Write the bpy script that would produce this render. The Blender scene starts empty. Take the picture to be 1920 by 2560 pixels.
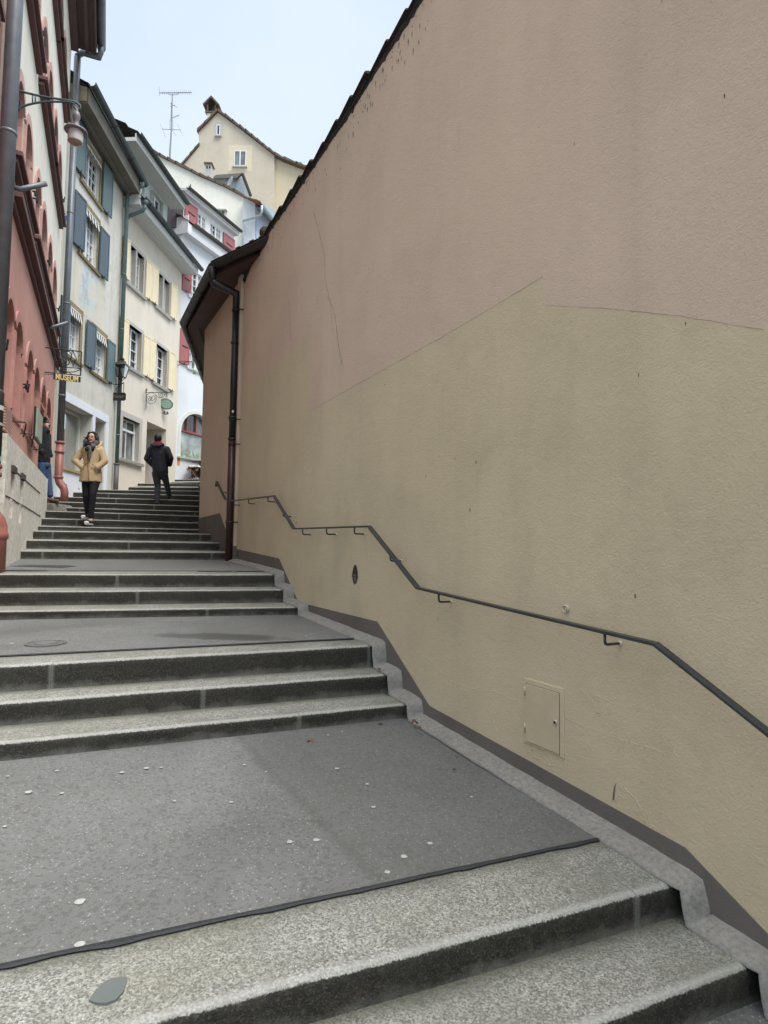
import bpy, math, random
from mathutils import Vector as V, noise as mnoise
R = math.radians
random.seed(7)
scene = bpy.context.scene
COL = scene.collection
# ------------------------------------------------------------------ camera model (used to survey the place)
F = 1500.0; TH = math.atan(90/1500); RO = .013; EZ = 1.75
fw = V((0, math.cos(TH), math.sin(TH))); r0 = V((1, 0, 0)); u0 = V((0, -math.sin(TH), math.cos(TH)))
RT = r0*math.cos(RO) + u0*math.sin(RO); UP = u0*math.cos(RO) - r0*math.sin(RO)
CAM = V((0, 0, EZ))
def ray(x, y): return fw*F + RT*(x-960) + UP*(1280-y)
def onY(x, y, Y):
    v = ray(x, y); return CAM + v*(Y/v.y)
def onZ(x, y, z):
    v = ray(x, y); return CAM + v*((z-EZ)/v.z)
cd = bpy.data.cameras.new('camera'); cam = bpy.data.objects.new('camera', cd); COL.objects.link(cam)
from mathutils import Matrix
m = Matrix((RT, UP, -fw)).transposed().to_4x4(); m.translation = CAM; cam.matrix_world = m
cd.sensor_fit = 'VERTICAL'; cd.sensor_height = 24; cd.lens = 24*F/2560; cd.clip_start = .05; cd.clip_end = 2000
scene.camera = cam
# ------------------------------------------------------------------ materials
def nt(name):
    m = bpy.data.materials.new(name); m.use_nodes = True
    t = m.node_tree; b = t.nodes['Principled BSDF']; return m, t, b
class N:
    """tiny node helper"""
    def __init__(s, t): s.t = t
    def n(s, typ, **k):
        o = s.t.nodes.new(typ)
        for a, v in k.items():
            if a.startswith('i_'):
                key = a[2:].replace('_', ' ')
                o.inputs[int(key) if key.isdigit() else key].default_value = v
            else: setattr(o, a, v)
        return o
    def l(s, a, b): s.t.links.new(a, b)
    def coord(s, out='Object'): return s.n('ShaderNodeTexCoord').outputs[out]
    def map(s, vec, scale=(1, 1, 1), loc=(0, 0, 0)):
        o = s.n('ShaderNodeMapping'); o.inputs['Scale'].default_value = scale; o.inputs['Location'].default_value = loc
        s.l(vec, o.inputs['Vector']); return o.outputs[0]
    def noise(s, vec, sc, det=4, rough=.55, dist=0):
        o = s.n('ShaderNodeTexNoise'); o.inputs['Scale'].default_value = sc; o.inputs['Detail'].default_value = det
        o.inputs['Roughness'].default_value = rough; o.inputs['Distortion'].default_value = dist
        if vec is not None: s.l(vec, o.inputs['Vector'])
        return o.outputs['Fac']
    def ramp(s, fac, stops, interp='LINEAR'):
        o = s.n('ShaderNodeValToRGB'); o.color_ramp.interpolation = interp
        e = o.color_ramp.elements
        while len(e) < len(stops): e.new(.5)
        for i, (p, c) in enumerate(stops):
            e[i].position = p; e[i].color = (c if isinstance(c, tuple) else (c, c, c)) + (1,)
        s.l(fac, o.inputs[0]); return o.outputs[0]
    def mix(s, f, a, b, mode='MIX'):
        o = s.n('ShaderNodeMix', data_type='RGBA', blend_type=mode)
        for i, v in ((0, f), (6, a), (7, b)):
            if isinstance(v, (int, float)): o.inputs[i].default_value = v
            elif isinstance(v, tuple): o.inputs[i].default_value = v + (1,)
            else: s.l(v, o.inputs[i])
        return o.outputs[2]
    def math(s, op, a, b=0., c=0., clamp=False):
        o = s.n('ShaderNodeMath', operation=op, use_clamp=clamp)
        for i, v in enumerate((a, b, c)):
            if isinstance(v, (int, float)): o.inputs[i].default_value = v
            else: s.l(v, o.inputs[i])
        return o.outputs[0]
    def bump(s, h, st, dist=.01, nrm=None):
        o = s.n('ShaderNodeBump'); o.inputs['Strength'].default_value = st; o.inputs['Distance'].default_value = dist
        s.l(h, o.inputs['Height'])
        if nrm is not None: s.l(nrm, o.inputs['Normal'])
        return o.outputs[0]
    def xyz(s, vec):
        o = s.n('ShaderNodeSeparateXYZ'); s.l(vec, o.inputs[0]); return o.outputs
def mul(c, k): return tuple(min(1, x*k) for x in c)
MC = {}
def flat(name, c, rough=.6, var=.12, sc=6, metal=0, bump=.0, bsc=40, spec=.5, streak=False):
    """painted / metal / wood surface with slight wear and variation"""
    if name in MC: return MC[name]
    m, t, b = nt(name); k = N(t); co = k.coord()
    v = k.map(co, (1, 1, .15)) if streak else co
    n = k.noise(v, sc, 5, .6)
    col = k.ramp(n, [(.25, mul(c, 1-var)), (.55, c), (.8, mul(c, 1+var))])
    k.l(col, b.inputs['Base Color']); b.inputs['Metallic'].default_value = metal
    b.inputs['Specular IOR Level'].default_value = spec
    rr = k.math('MULTIPLY_ADD', n, .25, rough-.12); k.l(rr, b.inputs['Roughness'])
    if bump: k.l(k.bump(k.noise(co, bsc, 3), bump, .01), b.inputs['Normal'])
    MC[name] = m; return m
def plaster(name, c, dirt=(.18, .15, .12), amt=.35, bsc=70, bst=.5, streak=.5, var=.1, low=0, wet=None):
    if name in MC: return MC[name]
    m, t, b = nt(name); k = N(t); co = k.coord()
    n1 = k.noise(co, .9, 6, .6, .3); n2 = k.noise(k.map(co, (2.2, 2.2, .12)), 1.3, 6, .65)
    n3 = k.noise(co, 14, 4)
    c1 = k.ramp(n1, [(.3, mul(c, 1-var)), (.5, c), (.72, mul(c, 1+var*.8))])
    c2 = k.mix(k.ramp(n2, [(.52, 0.), (.78, amt*streak)]), c1, dirt)
    c3 = k.mix(k.ramp(n3, [(.62, 0.), (.85, amt*.5)]), c2, mul(c, .6))
    n4 = k.noise(k.map(co, (.9, .9, .05), (7, 3, 0)), 1.1, 5, .6)
    c3 = k.mix(k.ramp(n4, [(.5, 0.), (.72, .35)]), c3, mul(c, 1.18))
    n5 = k.noise(k.map(co, (1, 1, .7), (2, 9, 4)), 2.4, 7, .68, .5)
    c3 = k.mix(k.ramp(n5, [(.53, 0.), (.72, amt*.95)]), c3, mul(dirt, 1.15))
    k.l(c3, b.inputs['Base Color']); b.inputs['Roughness'].default_value = .85
    b.inputs['Specular IOR Level'].default_value = .25
    h = k.math('ADD', k.noise(co, bsc, 4, .6, .6), k.math('MULTIPLY', k.noise(co, bsc*.23, 3), .7))
    nb = k.bump(h, bst, .006)
    if low: nb = k.bump(k.noise(k.map(co, (1, 1, .35)), 1.1, 3), low, .12, nb)
    k.l(nb, b.inputs['Normal']); MC[name] = m; return m
def granite_step():
    m, t, b = nt('worn granite'); k = N(t); co = k.coord(); uv = k.n('ShaderNodeUVMap').outputs[0]
    u, v, _ = k.xyz(uv)
    big = k.noise(co, 2.2, 5, .6); mid = k.noise(co, 22, 5, .7); fine = k.noise(co, 120, 3, .7, .4)
    vo = k.n('ShaderNodeTexVoronoi'); vo.inputs['Scale'].default_value = 150; k.l(co, vo.inputs['Vector'])
    cells = k.xyz(vo.outputs['Color'])[0]
    sp = k.math('ADD', k.math('MULTIPLY', fine, .75), k.math('MULTIPLY', cells, .25))
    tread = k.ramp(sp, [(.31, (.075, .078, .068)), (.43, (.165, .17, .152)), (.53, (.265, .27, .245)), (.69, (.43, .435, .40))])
    tread = k.mix(k.ramp(mid, [(.45, 0.), (.7, .55)]), tread, (.15, .142, .11))
    tread = k.mix(k.ramp(big, [(.45, 0.), (.62, .55)]), tread, (.13, .135, .115))
    tread = k.mix(k.ramp(k.noise(k.map(co, (1, 1, 1), (4, 4, 1)), 1.4, 5, .6), [(.5, 0.), (.7, .35)]), tread, (.19, .185, .12))
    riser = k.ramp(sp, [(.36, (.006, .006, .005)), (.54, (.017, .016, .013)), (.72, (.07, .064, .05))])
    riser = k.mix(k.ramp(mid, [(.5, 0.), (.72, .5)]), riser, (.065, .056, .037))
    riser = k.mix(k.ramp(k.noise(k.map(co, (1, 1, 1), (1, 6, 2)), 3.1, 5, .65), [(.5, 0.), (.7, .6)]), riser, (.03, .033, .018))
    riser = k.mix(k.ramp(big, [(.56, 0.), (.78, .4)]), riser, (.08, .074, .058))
    vn = k.math('ADD', v, k.math('MULTIPLY_ADD', k.noise(co, 60, 4, .75), .022, -.011))
    isT = k.ramp(k.math('MULTIPLY_ADD', vn, 60, .62), [(.3, 0.), (.62, 1.)])
    worn = k.ramp(k.math('MULTIPLY', k.math('ABSOLUTE', k.math('SUBTRACT', vn, .012)), 22), [(.0, .7), (.6, .0)])  # pale nosing line: wear plus a lit-edge highlight put into the colour
    tread = k.mix(worn, tread, k.mix(fine, (.2, .2, .19), (.52, .52, .495)))
    # grime in the back corner of each tread
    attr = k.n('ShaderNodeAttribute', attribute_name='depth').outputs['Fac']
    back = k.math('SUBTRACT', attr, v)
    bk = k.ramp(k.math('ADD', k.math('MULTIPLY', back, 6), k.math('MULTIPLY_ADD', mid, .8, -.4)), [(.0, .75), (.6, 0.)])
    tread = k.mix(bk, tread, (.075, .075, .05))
    # smear of old mortar at the foot of the riser
    foot = k.math('ADD', v, k.n('ShaderNodeAttribute', attribute_name='rise').outputs['Fac'])
    mo = k.ramp(k.math('ADD', k.math('MULTIPLY', foot, 14), k.math('MULTIPLY_ADD', k.noise(co, 5, 5, .7), 2.2, -.75)), [(.05, .6), (.9, 0.)])
    riser = k.mix(mo, riser, k.mix(fine, (.10, .10, .088), (.30, .30, .27)))
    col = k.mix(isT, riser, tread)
    rnd = k.n('ShaderNodeObjectInfo').outputs['Random']
    jt = k.math('FRACT', k.math('ADD', k.math('DIVIDE', k.math('ADD', u, k.math('MULTIPLY', k.noise(co, 30), .012)), 2.3), rnd))
    jm = k.math('LESS_THAN', k.math('ABSOLUTE', k.math('SUBTRACT', jt, .5)), .0013)
    jw = k.ramp(k.math('MULTIPLY', k.math('ABSOLUTE', k.math('SUBTRACT', jt, .5)), 90), [(.2, .32), (.9, 0.)])
    col = k.mix(jw, col, k.mix(fine, (.16, .16, .145), (.45, .45, .42)))
    col = k.mix(k.math('MULTIPLY', jm, .55), col, (.06, .06, .05))
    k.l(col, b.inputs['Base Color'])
    k.l(k.ramp(mid, [(.3, .6), (.7, .85)]), b.inputs['Roughness'])
    h = k.math('ADD', fine, k.math('MULTIPLY', mid, .8))
    k.l(k.bump(h, .8, .006), b.inputs['Normal']); return m
def asphalt(name='asphalt', seam=None, wet=None):
    m, t, b = nt(name); k = N(t); co = k.coord()
    big = k.noise(co, .8, 6, .62, .4); mid = k.noise(co, 7, 4); fine = k.noise(co, 210, 2, .6)
    vo = k.n('ShaderNodeTexVoronoi'); vo.inputs['Scale'].default_value = 75; k.l(co, vo.inputs['Vector'])
    cid = k.xyz(vo.outputs['Color'])[0]
    base = k.ramp(big, [(.3, (.122, .129, .124)), (.5, (.160, .167, .162)), (.7, (.205, .213, .208))])
    base = k.mix(k.ramp(mid, [(.3, .3), (.7, 0.)]), base, (.11, .107, .10))
    base = k.mix(k.ramp(fine, [(.35, .45), (.6, 0.)]), base, (.05, .05, .05))
    gr = k.math('MULTIPLY', k.math('GREATER_THAN', cid, .80), k.math('LESS_THAN', vo.outputs['Distance'], .26))
    base = k.mix(k.math('MULTIPLY', gr, .55), base, (.40, .40, .38))
    dk = k.math('LESS_THAN', cid, .22)
    base = k.mix(k.math('MULTIPLY', dk, .35), base, (.05, .05, .048))
    if seam:
        (px, py), (qx, qy) = seam; dx, dy = qx-px, qy-py; L = math.hypot(dx, dy); nx, ny = -dy/L, dx/L
        o = k.xyz(co); sd = k.math('ADD', k.math('ADD', k.math('MULTIPLY', o[0], nx), k.math('MULTIPLY', o[1], ny)), -(px*nx+py*ny))
        sd = k.math('ADD', sd, k.math('MULTIPLY_ADD', k.noise(co, 3, 4, .6), .10, -.05))
        base = k.mix(k.ramp(k.math('MULTIPLY_ADD', sd, 18, .5), [(.4, 0.), (.6, .26)]), base, (.075, .078, .074))
        base = k.mix(k.ramp(k.math('MULTIPLY', k.math('ABSOLUTE', sd), 20), [(.1, .35), (.9, 0.)]), base, (.07, .07, .066))
    rg = k.ramp(big, [(.3, .5), (.7, .75)])
    if wet:
        o = k.xyz(co); ex = k.math('DIVIDE', k.math('SUBTRACT', o[0], wet[0]), wet[2]); ey = k.math('DIVIDE', k.math('SUBTRACT', o[1], wet[1]), wet[3])
        rr = k.math('SQRT', k.math('ADD', k.math('MULTIPLY', ex, ex), k.math('MULTIPLY', ey, ey))); rr = k.math('ADD', rr, k.math('MULTIPLY_ADD', k.noise(co, 4, 5, .65), 1.2, -.6))
        wm_ = k.ramp(rr, [(.7, 1.), (1., 0.)]); base = k.mix(k.math('MULTIPLY', wm_, .7), base, (.055, .058, .058)); rg = k.mix(wm_, rg, (.3, .3, .3))
    k.l(base, b.inputs['Base Color']); k.l(rg, b.inputs['Roughness'])
    k.l(k.bump(k.math('ADD', fine, k.math('MULTIPLY', mid, .4)), .5, .004), b.inputs['Normal']); return m
def speck(name, c, c2, sc=60, rough=.9, bump=.6):
    if name in MC: return MC[name]
    m, t, b = nt(name); k = N(t); co = k.coord()
    n = k.noise(co, sc, 5, .7); n2 = k.noise(co, sc*.12, 4, .6)
    col = k.mix(k.ramp(n2, [(.4, 0.), (.75, .5)]), k.ramp(n, [(.3, c2), (.6, c)]), c2)
    k.l(col, b.inputs['Base Color']); b.inputs['Roughness'].default_value = rough
    b.inputs['Specular IOR Level'].default_value = .3
    k.l(k.bump(n, bump, .01), b.inputs['Normal']); MC[name] = m; return m
def glassm(name, c=(.05, .06, .065), rough=.06, spec=1.):
    if name in MC: return MC[name]
    m, t, b = nt(name); k = N(t); co = k.coord()
    n = k.noise(co, 1.7, 3)
    k.l(k.ramp(n, [(.35, mul(c, .55)), (.65, mul(c, 1.5))]), b.inputs['Base Color'])
    b.inputs['Roughness'].default_value = rough; b.inputs['Specular IOR Level'].default_value = spec
    k.l(k.bump(k.noise(co, 3, 2), .08, .02), b.inputs['Normal']); MC[name] = m; return m
def clear_glass():
    m, t, b = nt('shop glass'); t.nodes.remove(b); k = N(t)
    tr = k.n('ShaderNodeBsdfTransparent'); gl = k.n('ShaderNodeBsdfGlossy'); gl.inputs[0].default_value = (.7, .72, .72, 1); gl.inputs['Roughness'].default_value = .03
    tr.inputs[0].default_value = (.62, .68, .66, 1)
    fr = k.n('ShaderNodeFresnel'); fr.inputs[0].default_value = 1.25
    mx = k.n('ShaderNodeMixShader'); k.l(k.math('MULTIPLY_ADD', fr.outputs[0], .8, .03, clamp=True), mx.inputs[0])
    k.l(tr.outputs[0], mx.inputs[1]); k.l(gl.outputs[0], mx.inputs[2])
    k.l(mx.outputs[0], t.nodes['Material Output'].inputs[0]); return m
GRAN = granite_step(); ASPH = asphalt()
WUP = plaster('render pinkish', (.51, .413, .318), (.36, .285, .22), .3, 85, .75, .8, .08, .22)
WLO = plaster('render olive', (.495, .43, .295), (.31, .27, .185), .3, 85, .8, .6, .10, .22)
BAND = plaster('render taupe base', (.125, .114, .103), (.06, .055, .05), .4, 50, .5, .3, .14)
MORT = speck('cement mortar', (.29, .282, .262), (.17, .165, .148), 45, .95, .6)
# ------------------------------------------------------------------ mesh building
class MB:
    def __init__(s): s.v = []; s.f = []; s.mi = []; s.uv = None
    def face(s, pts, mi=0):
        i = len(s.v); s.v += [V(p) for p in pts]; s.f.append(tuple(range(i, i+len(pts)))); s.mi.append(mi)
    def add(s, vs, fs, mi=0):
        i = len(s.v); s.v += [V(p) for p in vs]
        for f in fs: s.f.append(tuple(i+j for j in f)); s.mi.append(mi)
    def hexa(s, b4, t4, mi=0):
        s.add(list(b4)+list(t4), [(0, 3, 2, 1), (4, 5, 6, 7), (0, 1, 5, 4), (1, 2, 6, 5), (2, 3, 7, 6), (3, 0, 4, 7)], mi)
    def box(s, o, ax, ay, az, mi=0):
        o, ax, ay, az = V(o), V(ax), V(ay), V(az)
        s.hexa([o, o+ax, o+ax+ay, o+ay], [o+az, o+ax+az, o+ax+ay+az, o+ay+az], mi)
    def cbox(s, c, sx, sy, sz, mi=0): s.box(V(c)-V((sx/2, sy/2, sz/2)), (sx, 0, 0), (0, sy, 0), (0, 0, sz), mi)
    def prism(s, poly, vec, mi=0):
        n = len(poly); vec = V(vec); a = [V(p) for p in poly]; i = len(s.v)
        s.v += a + [p+vec for p in a]
        s.f.append(tuple(range(i, i+n))); s.f.append(tuple(range(i+2*n-1, i+n-1, -1))); s.mi += [mi, mi]
        for j in range(n):
            q = (j+1) % n; s.f.append((i+j, i+n+j, i+n+q, i+q)); s.mi.append(mi)
    def tube(s, path, r, n=10, caps=True, mi=0, sq=None):
        path = [V(p) for p in path]; L = len(path); rings = []
        rr = r if isinstance(r, (list, tuple)) else [r]*L
        prev = None
        for i, p in enumerate(path):
            d = (path[min(i+1, L-1)] - path[max(i-1, 0)])
            if d.length < 1e-9: d = V((0, 0, 1))
            d.normalize()
            a = prev - d*prev.dot(d) if prev is not None else (V((0, 0, 1)).cross(d) if abs(d.z) < .95 else V((1, 0, 0)).cross(d))
            if a.length < 1e-6: a = V((1, 0, 0)).cross(d)
            a.normalize(); prev = a; b = d.cross(a)
            k = 1.0
            if 0 < i < L-1:
                c = (path[i]-path[i-1]).normalized().dot((path[i+1]-path[i]).normalized()); k = 1/max(.5, math.sqrt((1+c)/2))
            ring = []
            for j in range(n):
                an = 2*math.pi*j/n; ca, sa = math.cos(an), math.sin(an)
                if sq: ring.append(p + a*ca*rr[i]*sq[0]*k + b*sa*rr[i]*sq[1]*k)
                else: ring.append(p + a*ca*rr[i]*k + b*sa*rr[i]*k)
            rings.append(ring)
        i0 = len(s.v)
        for q in rings: s.v += q
        for i in range(L-1):
            for j in range(n):
                k = (j+1) % n; s.f.append((i0+i*n+j, i0+i*n+k, i0+(i+1)*n+k, i0+(i+1)*n+j)); s.mi.append(mi)
        if caps:
            s.f.append(tuple(i0+j for j in range(n-1, -1, -1))); s.f.append(tuple(i0+(L-1)*n+j for j in range(n))); s.mi += [mi, mi]
    def lathe(s, c, prof, n=20, mi=0, ax=V((0, 0, 1)), close=True):
        c = V(c); ax = V(ax).normalized(); a = ax.orthogonal().normalized(); b = ax.cross(a); i0 = len(s.v)
        for r, z in prof:
            for j in range(n):
                an = 2*math.pi*j/n; s.v.append(c + ax*z + (a*math.cos(an)+b*math.sin(an))*r)
        for i in range(len(prof)-1):
            for j in range(n):
                k = (j+1) % n; s.f.append((i0+i*n+j, i0+i*n+k, i0+(i+1)*n+k, i0+(i+1)*n+j)); s.mi.append(mi)
        if close:
            s.f.append(tuple(i0+j for j in range(n-1, -1, -1))); s.f.append(tuple(i0+(len(prof)-1)*n+j for j in range(n))); s.mi += [mi, mi]
    def ell(s, c, r, n=14, mi=0, ax=None):
        """ellipsoid with optional axis matrix"""
        c = V(c); m = max(6, n//2+1); i0 = len(s.v)
        for i in range(1, m):
            t = math.pi*i/m
            for j in range(n):
                p = 2*math.pi*j/n; q = V((r[0]*math.sin(t)*math.cos(p), r[1]*math.sin(t)*math.sin(p), r[2]*math.cos(t)))
                s.v.append(c + (ax @ q if ax else q))
        tp = len(s.v); s.v.append(c + (ax @ V((0, 0, r[2])) if ax else V((0, 0, r[2])))); s.v.append(c - (ax @ V((0, 0, r[2])) if ax else V((0, 0, r[2]))))
        for i in range(m-2):
            for j in range(n):
                k = (j+1) % n; s.f.append((i0+i*n+j, i0+(i+1)*n+j, i0+(i+1)*n+k, i0+i*n+k)); s.mi.append(mi)
        for j in range(n):
            k = (j+1) % n; s.f.append((tp, i0+j, i0+k)); s.f.append((tp+1, i0+(m-2)*n+k, i0+(m-2)*n+j)); s.mi += [mi, mi]
    def cap(s, a, b, ra, rb, n=12, mi=0, sq=1.):
        """tapered capsule"""
        a, b = V(a), V(b); d = (b-a); L = d.length; d.normalize(); pts = []; rr = []
        for t in (-1, -.9, -.6, -.25): pts.append(a + d*ra*t); rr.append(ra*math.sqrt(max(0.0025, 1-t*t)))
        pts.append(a); rr.append(ra); pts.append((a+b)/2); rr.append((ra+rb)/2); pts.append(b); rr.append(rb)
        for t in (.25, .6, .9, 1): pts.append(b + d*rb*t); rr.append(rb*math.sqrt(max(0.0025, 1-t*t)))
        s.tube(pts, rr, n, True, mi, (1, sq))
    def build(s, name, mats, parent=None, smooth=False, loc=None, remesh=0, bevel=0, sm=0):
        o0 = V((0, 0, 0))
        if parent is not None:
            r = parent
            while r.parent: r = r.parent
            o0 = r.location.copy()
        elif loc is not None: o0 = V(loc)
        me = bpy.data.meshes.new(name); me.from_pydata([p-o0 for p in s.v], [], s.f)
        if not isinstance(mats, (list, tuple)): mats = [mats]
        for q in mats: me.materials.append(q)
        if len(mats) > 1: me.polygons.foreach_set('material_index', s.mi)
        if smooth: me.polygons.foreach_set('use_smooth', [True]*len(me.polygons))
        me.update(); o = bpy.data.objects.new(name, me); COL.objects.link(o)
        if parent is not None: o.parent = parent
        elif loc is not None: o.location = loc
        if remesh:
            q = o.modifiers.new('r', 'REMESH'); q.mode = 'VOXEL'; q.voxel_size = remesh; q.use_smooth_shade = True
            if sm: q = o.modifiers.new('s', 'SMOOTH'); q.factor = .5; q.iterations = sm
        if bevel:
            q = o.modifiers.new('b', 'BEVEL'); q.width = bevel; q.segments = 2; q.limit_method = 'ANGLE'
        return o
def tag(o, label=None, cat=None, group=None, kind=None):
    if label: o['label'] = label
    if cat: o['category'] = cat
    if group: o['group'] = group
    if kind: o['kind'] = kind
    return o
def thing(name, label, cat, loc, group=None):
    o = bpy.data.objects.new(name, None); COL.objects.link(o); o.location = loc; o.empty_display_size = .2
    return tag(o, label, cat, group)
class Fr:
    """vertical facade plane X = a + b*Y ; lateral parameter is Y ; o = distance out into the street"""
    def __init__(s, a, b, side=1):
        s.a, s.b = a, b; s.k = math.sqrt(1+b*b); s.n = V((side/s.k, -side*b/s.k, 0)); s.side = side
    def p(s, Y, z, o=0.): return V((s.a+s.b*Y, Y, z)) + s.n*o
    def uv(s, x, y, o=0.):
        v = ray(x, y); q = s.p(0, EZ, o); t = (q-CAM).dot(s.n)/v.dot(s.n); w = CAM + v*t - s.n*o
        return w.y, w.z
    def box(s, mb, y0, y1, z0, z1, o0, o1, mi=0):
        mb.hexa([s.p(y0, z0, o0), s.p(y1, z0, o0), s.p(y1, z0, o1), s.p(y0, z0, o1)],
                [s.p(y0, z1, o0), s.p(y1, z1, o0), s.p(y1, z1, o1), s.p(y0, z1, o1)], mi)
def arc(y0, y1, z0, z1, rise, n=10):
    """outline of the arched head from (y0, spring) to (y1, spring)"""
    c = (y0+y1)/2; h = (y1-y0)/2
    return [(c - h*math.cos(math.pi*i/n), z1-rise + rise*math.sin(math.pi*i/n)) for i in range(n+1)]
def wall(mb, fr, y0, y1, z0, z1, ops, depth=.2, mi=0, mr=0, o=0.):
    ys = sorted(set([y0, y1] + [q for p in ops for q in p[:2]])); zs = sorted(set([z0, z1] + [q for p in ops for q in p[2:4]]))
    ys = [q for q in ys if y0 <= q <= y1]; zs = [q for q in zs if z0 <= q <= z1]
    for i in range(len(ys)-1):
        for j in range(len(zs)-1):
            cy, cz = (ys[i]+ys[i+1])/2, (zs[j]+zs[j+1])/2
            if any(p[0] < cy < p[1] and p[2] < cz < p[3] for p in ops): continue
            mb.face([fr.p(ys[i], zs[j], o), fr.p(ys[i+1], zs[j], o), fr.p(ys[i+1], zs[j+1], o), fr.p(ys[i], zs[j+1], o)], mi)
    for p in ops:
        a, b, c, d = p[:4]; rise = p[4] if len(p) > 4 else 0; dp = p[5] if len(p) > 5 else depth
        q = lambda y, z, oo: fr.p(y, z, oo)
        if rise:
            A = arc(a, b, c, d, rise); h = len(A)//2
            mb.face([q(a, d, o)] + [q(y, z, o) for y, z in A[:h+1]][::1], mi)
            mb.face([q(b, d, o)] + [q(y, z, o) for y, z in A[h:]][::-1], mi)
            out = [(a, c)] + A + [(b, c)]
        else: out = [(a, c), (a, d), (b, d), (b, c)]
        for i in range(len(out)):
            (ya, za), (yb, zb) = out[i], out[(i+1) % len(out)]
            mb.face([q(ya, za, o), q(yb, zb, o), q(yb, zb, -dp), q(ya, za, -dp)], mr)
def pane_poly(fr, a, b, c, d, o, rise=0):
    if rise: return [fr.p(a, c, o)] + [fr.p(y, z, o) for y, z in arc(a, b, c, d, rise)] + [fr.p(b, c, o)]
    return [fr.p(a, c, o), fr.p(a, d, o), fr.p(b, d, o), fr.p(b, c, o)]
def window(par, fr, a, b, c, d, dep, cols, rows, fm, pm, fwid=.05, mw=.022, rise=0, curtain=None, leaf=2, name='window'):
    """casement: frame, meeting stile, glazing bars; the pane is a sub-part"""
    mb = MB(); o0, o1 = -dep+.02, -dep+.07
    fr.box(mb, a, a+fwid, c, d-rise, o0, o1); fr.box(mb, b-fwid, b, c, d-rise, o0, o1)
    fr.box(mb, a+fwid, b-fwid, c, c+fwid, o0, o1)
    if not rise: fr.box(mb, a+fwid, b-fwid, d-fwid, d, o0, o1)
    top = d-fwid if not rise else d-rise*.25
    if leaf == 2: fr.box(mb, (a+b)/2-fwid*.7, (a+b)/2+fwid*.7, c+fwid, top, o0, o1+.012)
    for i in range(1, cols):
        y = a + (b-a)*i/cols
        if leaf == 2 and abs(y-(a+b)/2) < .02: continue
        fr.box(mb, y-mw/2, y+mw/2, c+fwid, top, o0+.01, o1-.008)
    for j in range(1, rows):
        z = c + (d-c)*j/rows; fr.box(mb, a+fwid, b-fwid, z-mw/2, z+mw/2, o0+.008, o1-.005)
    w = mb.build(name, fm, par)
    g = MB(); g.prism(pane_poly(fr, a, b, c, d, -dep-.004, rise), -fr.n*.01); g.build('pane', pm, w)
    if curtain:
        g = MB(); n = 16
        for (u0_, u1_) in ((.04, .36), (.64, .96)):
            for i in range(n):
                y = a+(b-a)*(u0_+(u1_-u0_)*i/n); y2 = a+(b-a)*(u0_+(u1_-u0_)*(i+1)/n)
                e = .006*math.sin(i*1.9); e2 = .006*math.sin((i+1)*1.9)
                g.face([fr.p(y, c, -dep+.006+e), fr.p(y2, c, -dep+.006+e2), fr.p(y2, d, -dep+.006+e2), fr.p(y, d, -dep+.006+e)])
        g.build('curtain', curtain, w)
    return w
def surround(par, fr, a, b, c, d, w, o, mat, sill=.1, name='window_surround', rise=0):
    mb = MB(); fr.box(mb, a-w, a, c, d, 0, o); fr.box(mb, b, b+w, c, d, 0, o)
    fr.box(mb, a-w, b+w, d, d+w, 0, o+.002)
    mb.build(name, mat, par)
def sill(par, fr, a, b, z, o, h, mat, name='window_sill'):
    mb = MB(); mb.hexa([fr.p(a, z-h, .0), fr.p(b, z-h, .0), fr.p(b, z-h, o*.8), fr.p(a, z-h, o*.8)],
                       [fr.p(a, z, -.05), fr.p(b, z, -.05), fr.p(b, z-.01, o), fr.p(a, z-.01, o)])
    return mb.build(name, mat, par, bevel=.006)
IRON = flat('black iron', (.015, .015, .016), .5, .3, 20, .3)
def shutter(par, fr, a, b, c, d, mat, open_o=.05, swing=0., slat=None):
    """wooden shutter folded back against the wall: board, raised rim, hinges, holdback"""
    mb = MB(); n = fr.n
    def q(y, z, o): return fr.p(y, z, open_o + o + swing*(y-a)/(b-a))
    def bx(y0, y1, z0, z1, o0, o1): mb.hexa([q(y0, z0, o0), q(y1, z0, o0), q(y1, z0, o1), q(y0, z0, o1)], [q(y0, z1, o0), q(y1, z1, o0), q(y1, z1, o1), q(y0, z1, o1)])
    bx(a, b, c, d, 0, .028)
    w = .05
    bx(a+.003, b-.003, c+.002, c+w, .028, .038); bx(a+.003, b-.003, d-w, d-.002, .028, .038)
    bx(a+.003, a+w, c+w, d-w, .028, .038); bx(b-w, b-.003, c+w, d-w, .028, .038)
    s = mb.build('shutter', mat, par)
    h = MB(); y = (a+b)/2
    h.tube([q(y, c-.03, -.04), q(y, c-.03, .05), q(y, c+.05, .06)], .008, 6)
    if slat is not None: h.hexa([q(a+.12*(b-a)/.5, (c+d)/2, .03), q(b-.1*(b-a)/.5, (c+d)/2-.02, .03), q(b-.1*(b-a)/.5, (c+d)/2-.02, .045), q(a+.12*(b-a)/.5, (c+d)/2, .045)],
                               [q(a+.12*(b-a)/.5, (c+d)/2+.03, .03), q(b-.1*(b-a)/.5, (c+d)/2+.01, .03), q(b-.1*(b-a)/.5, (c+d)/2+.01, .045), q(a+.12*(b-a)/.5, (c+d)/2+.03, .045)])
    h.build('shutter_catch', IRON, s); return s
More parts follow.
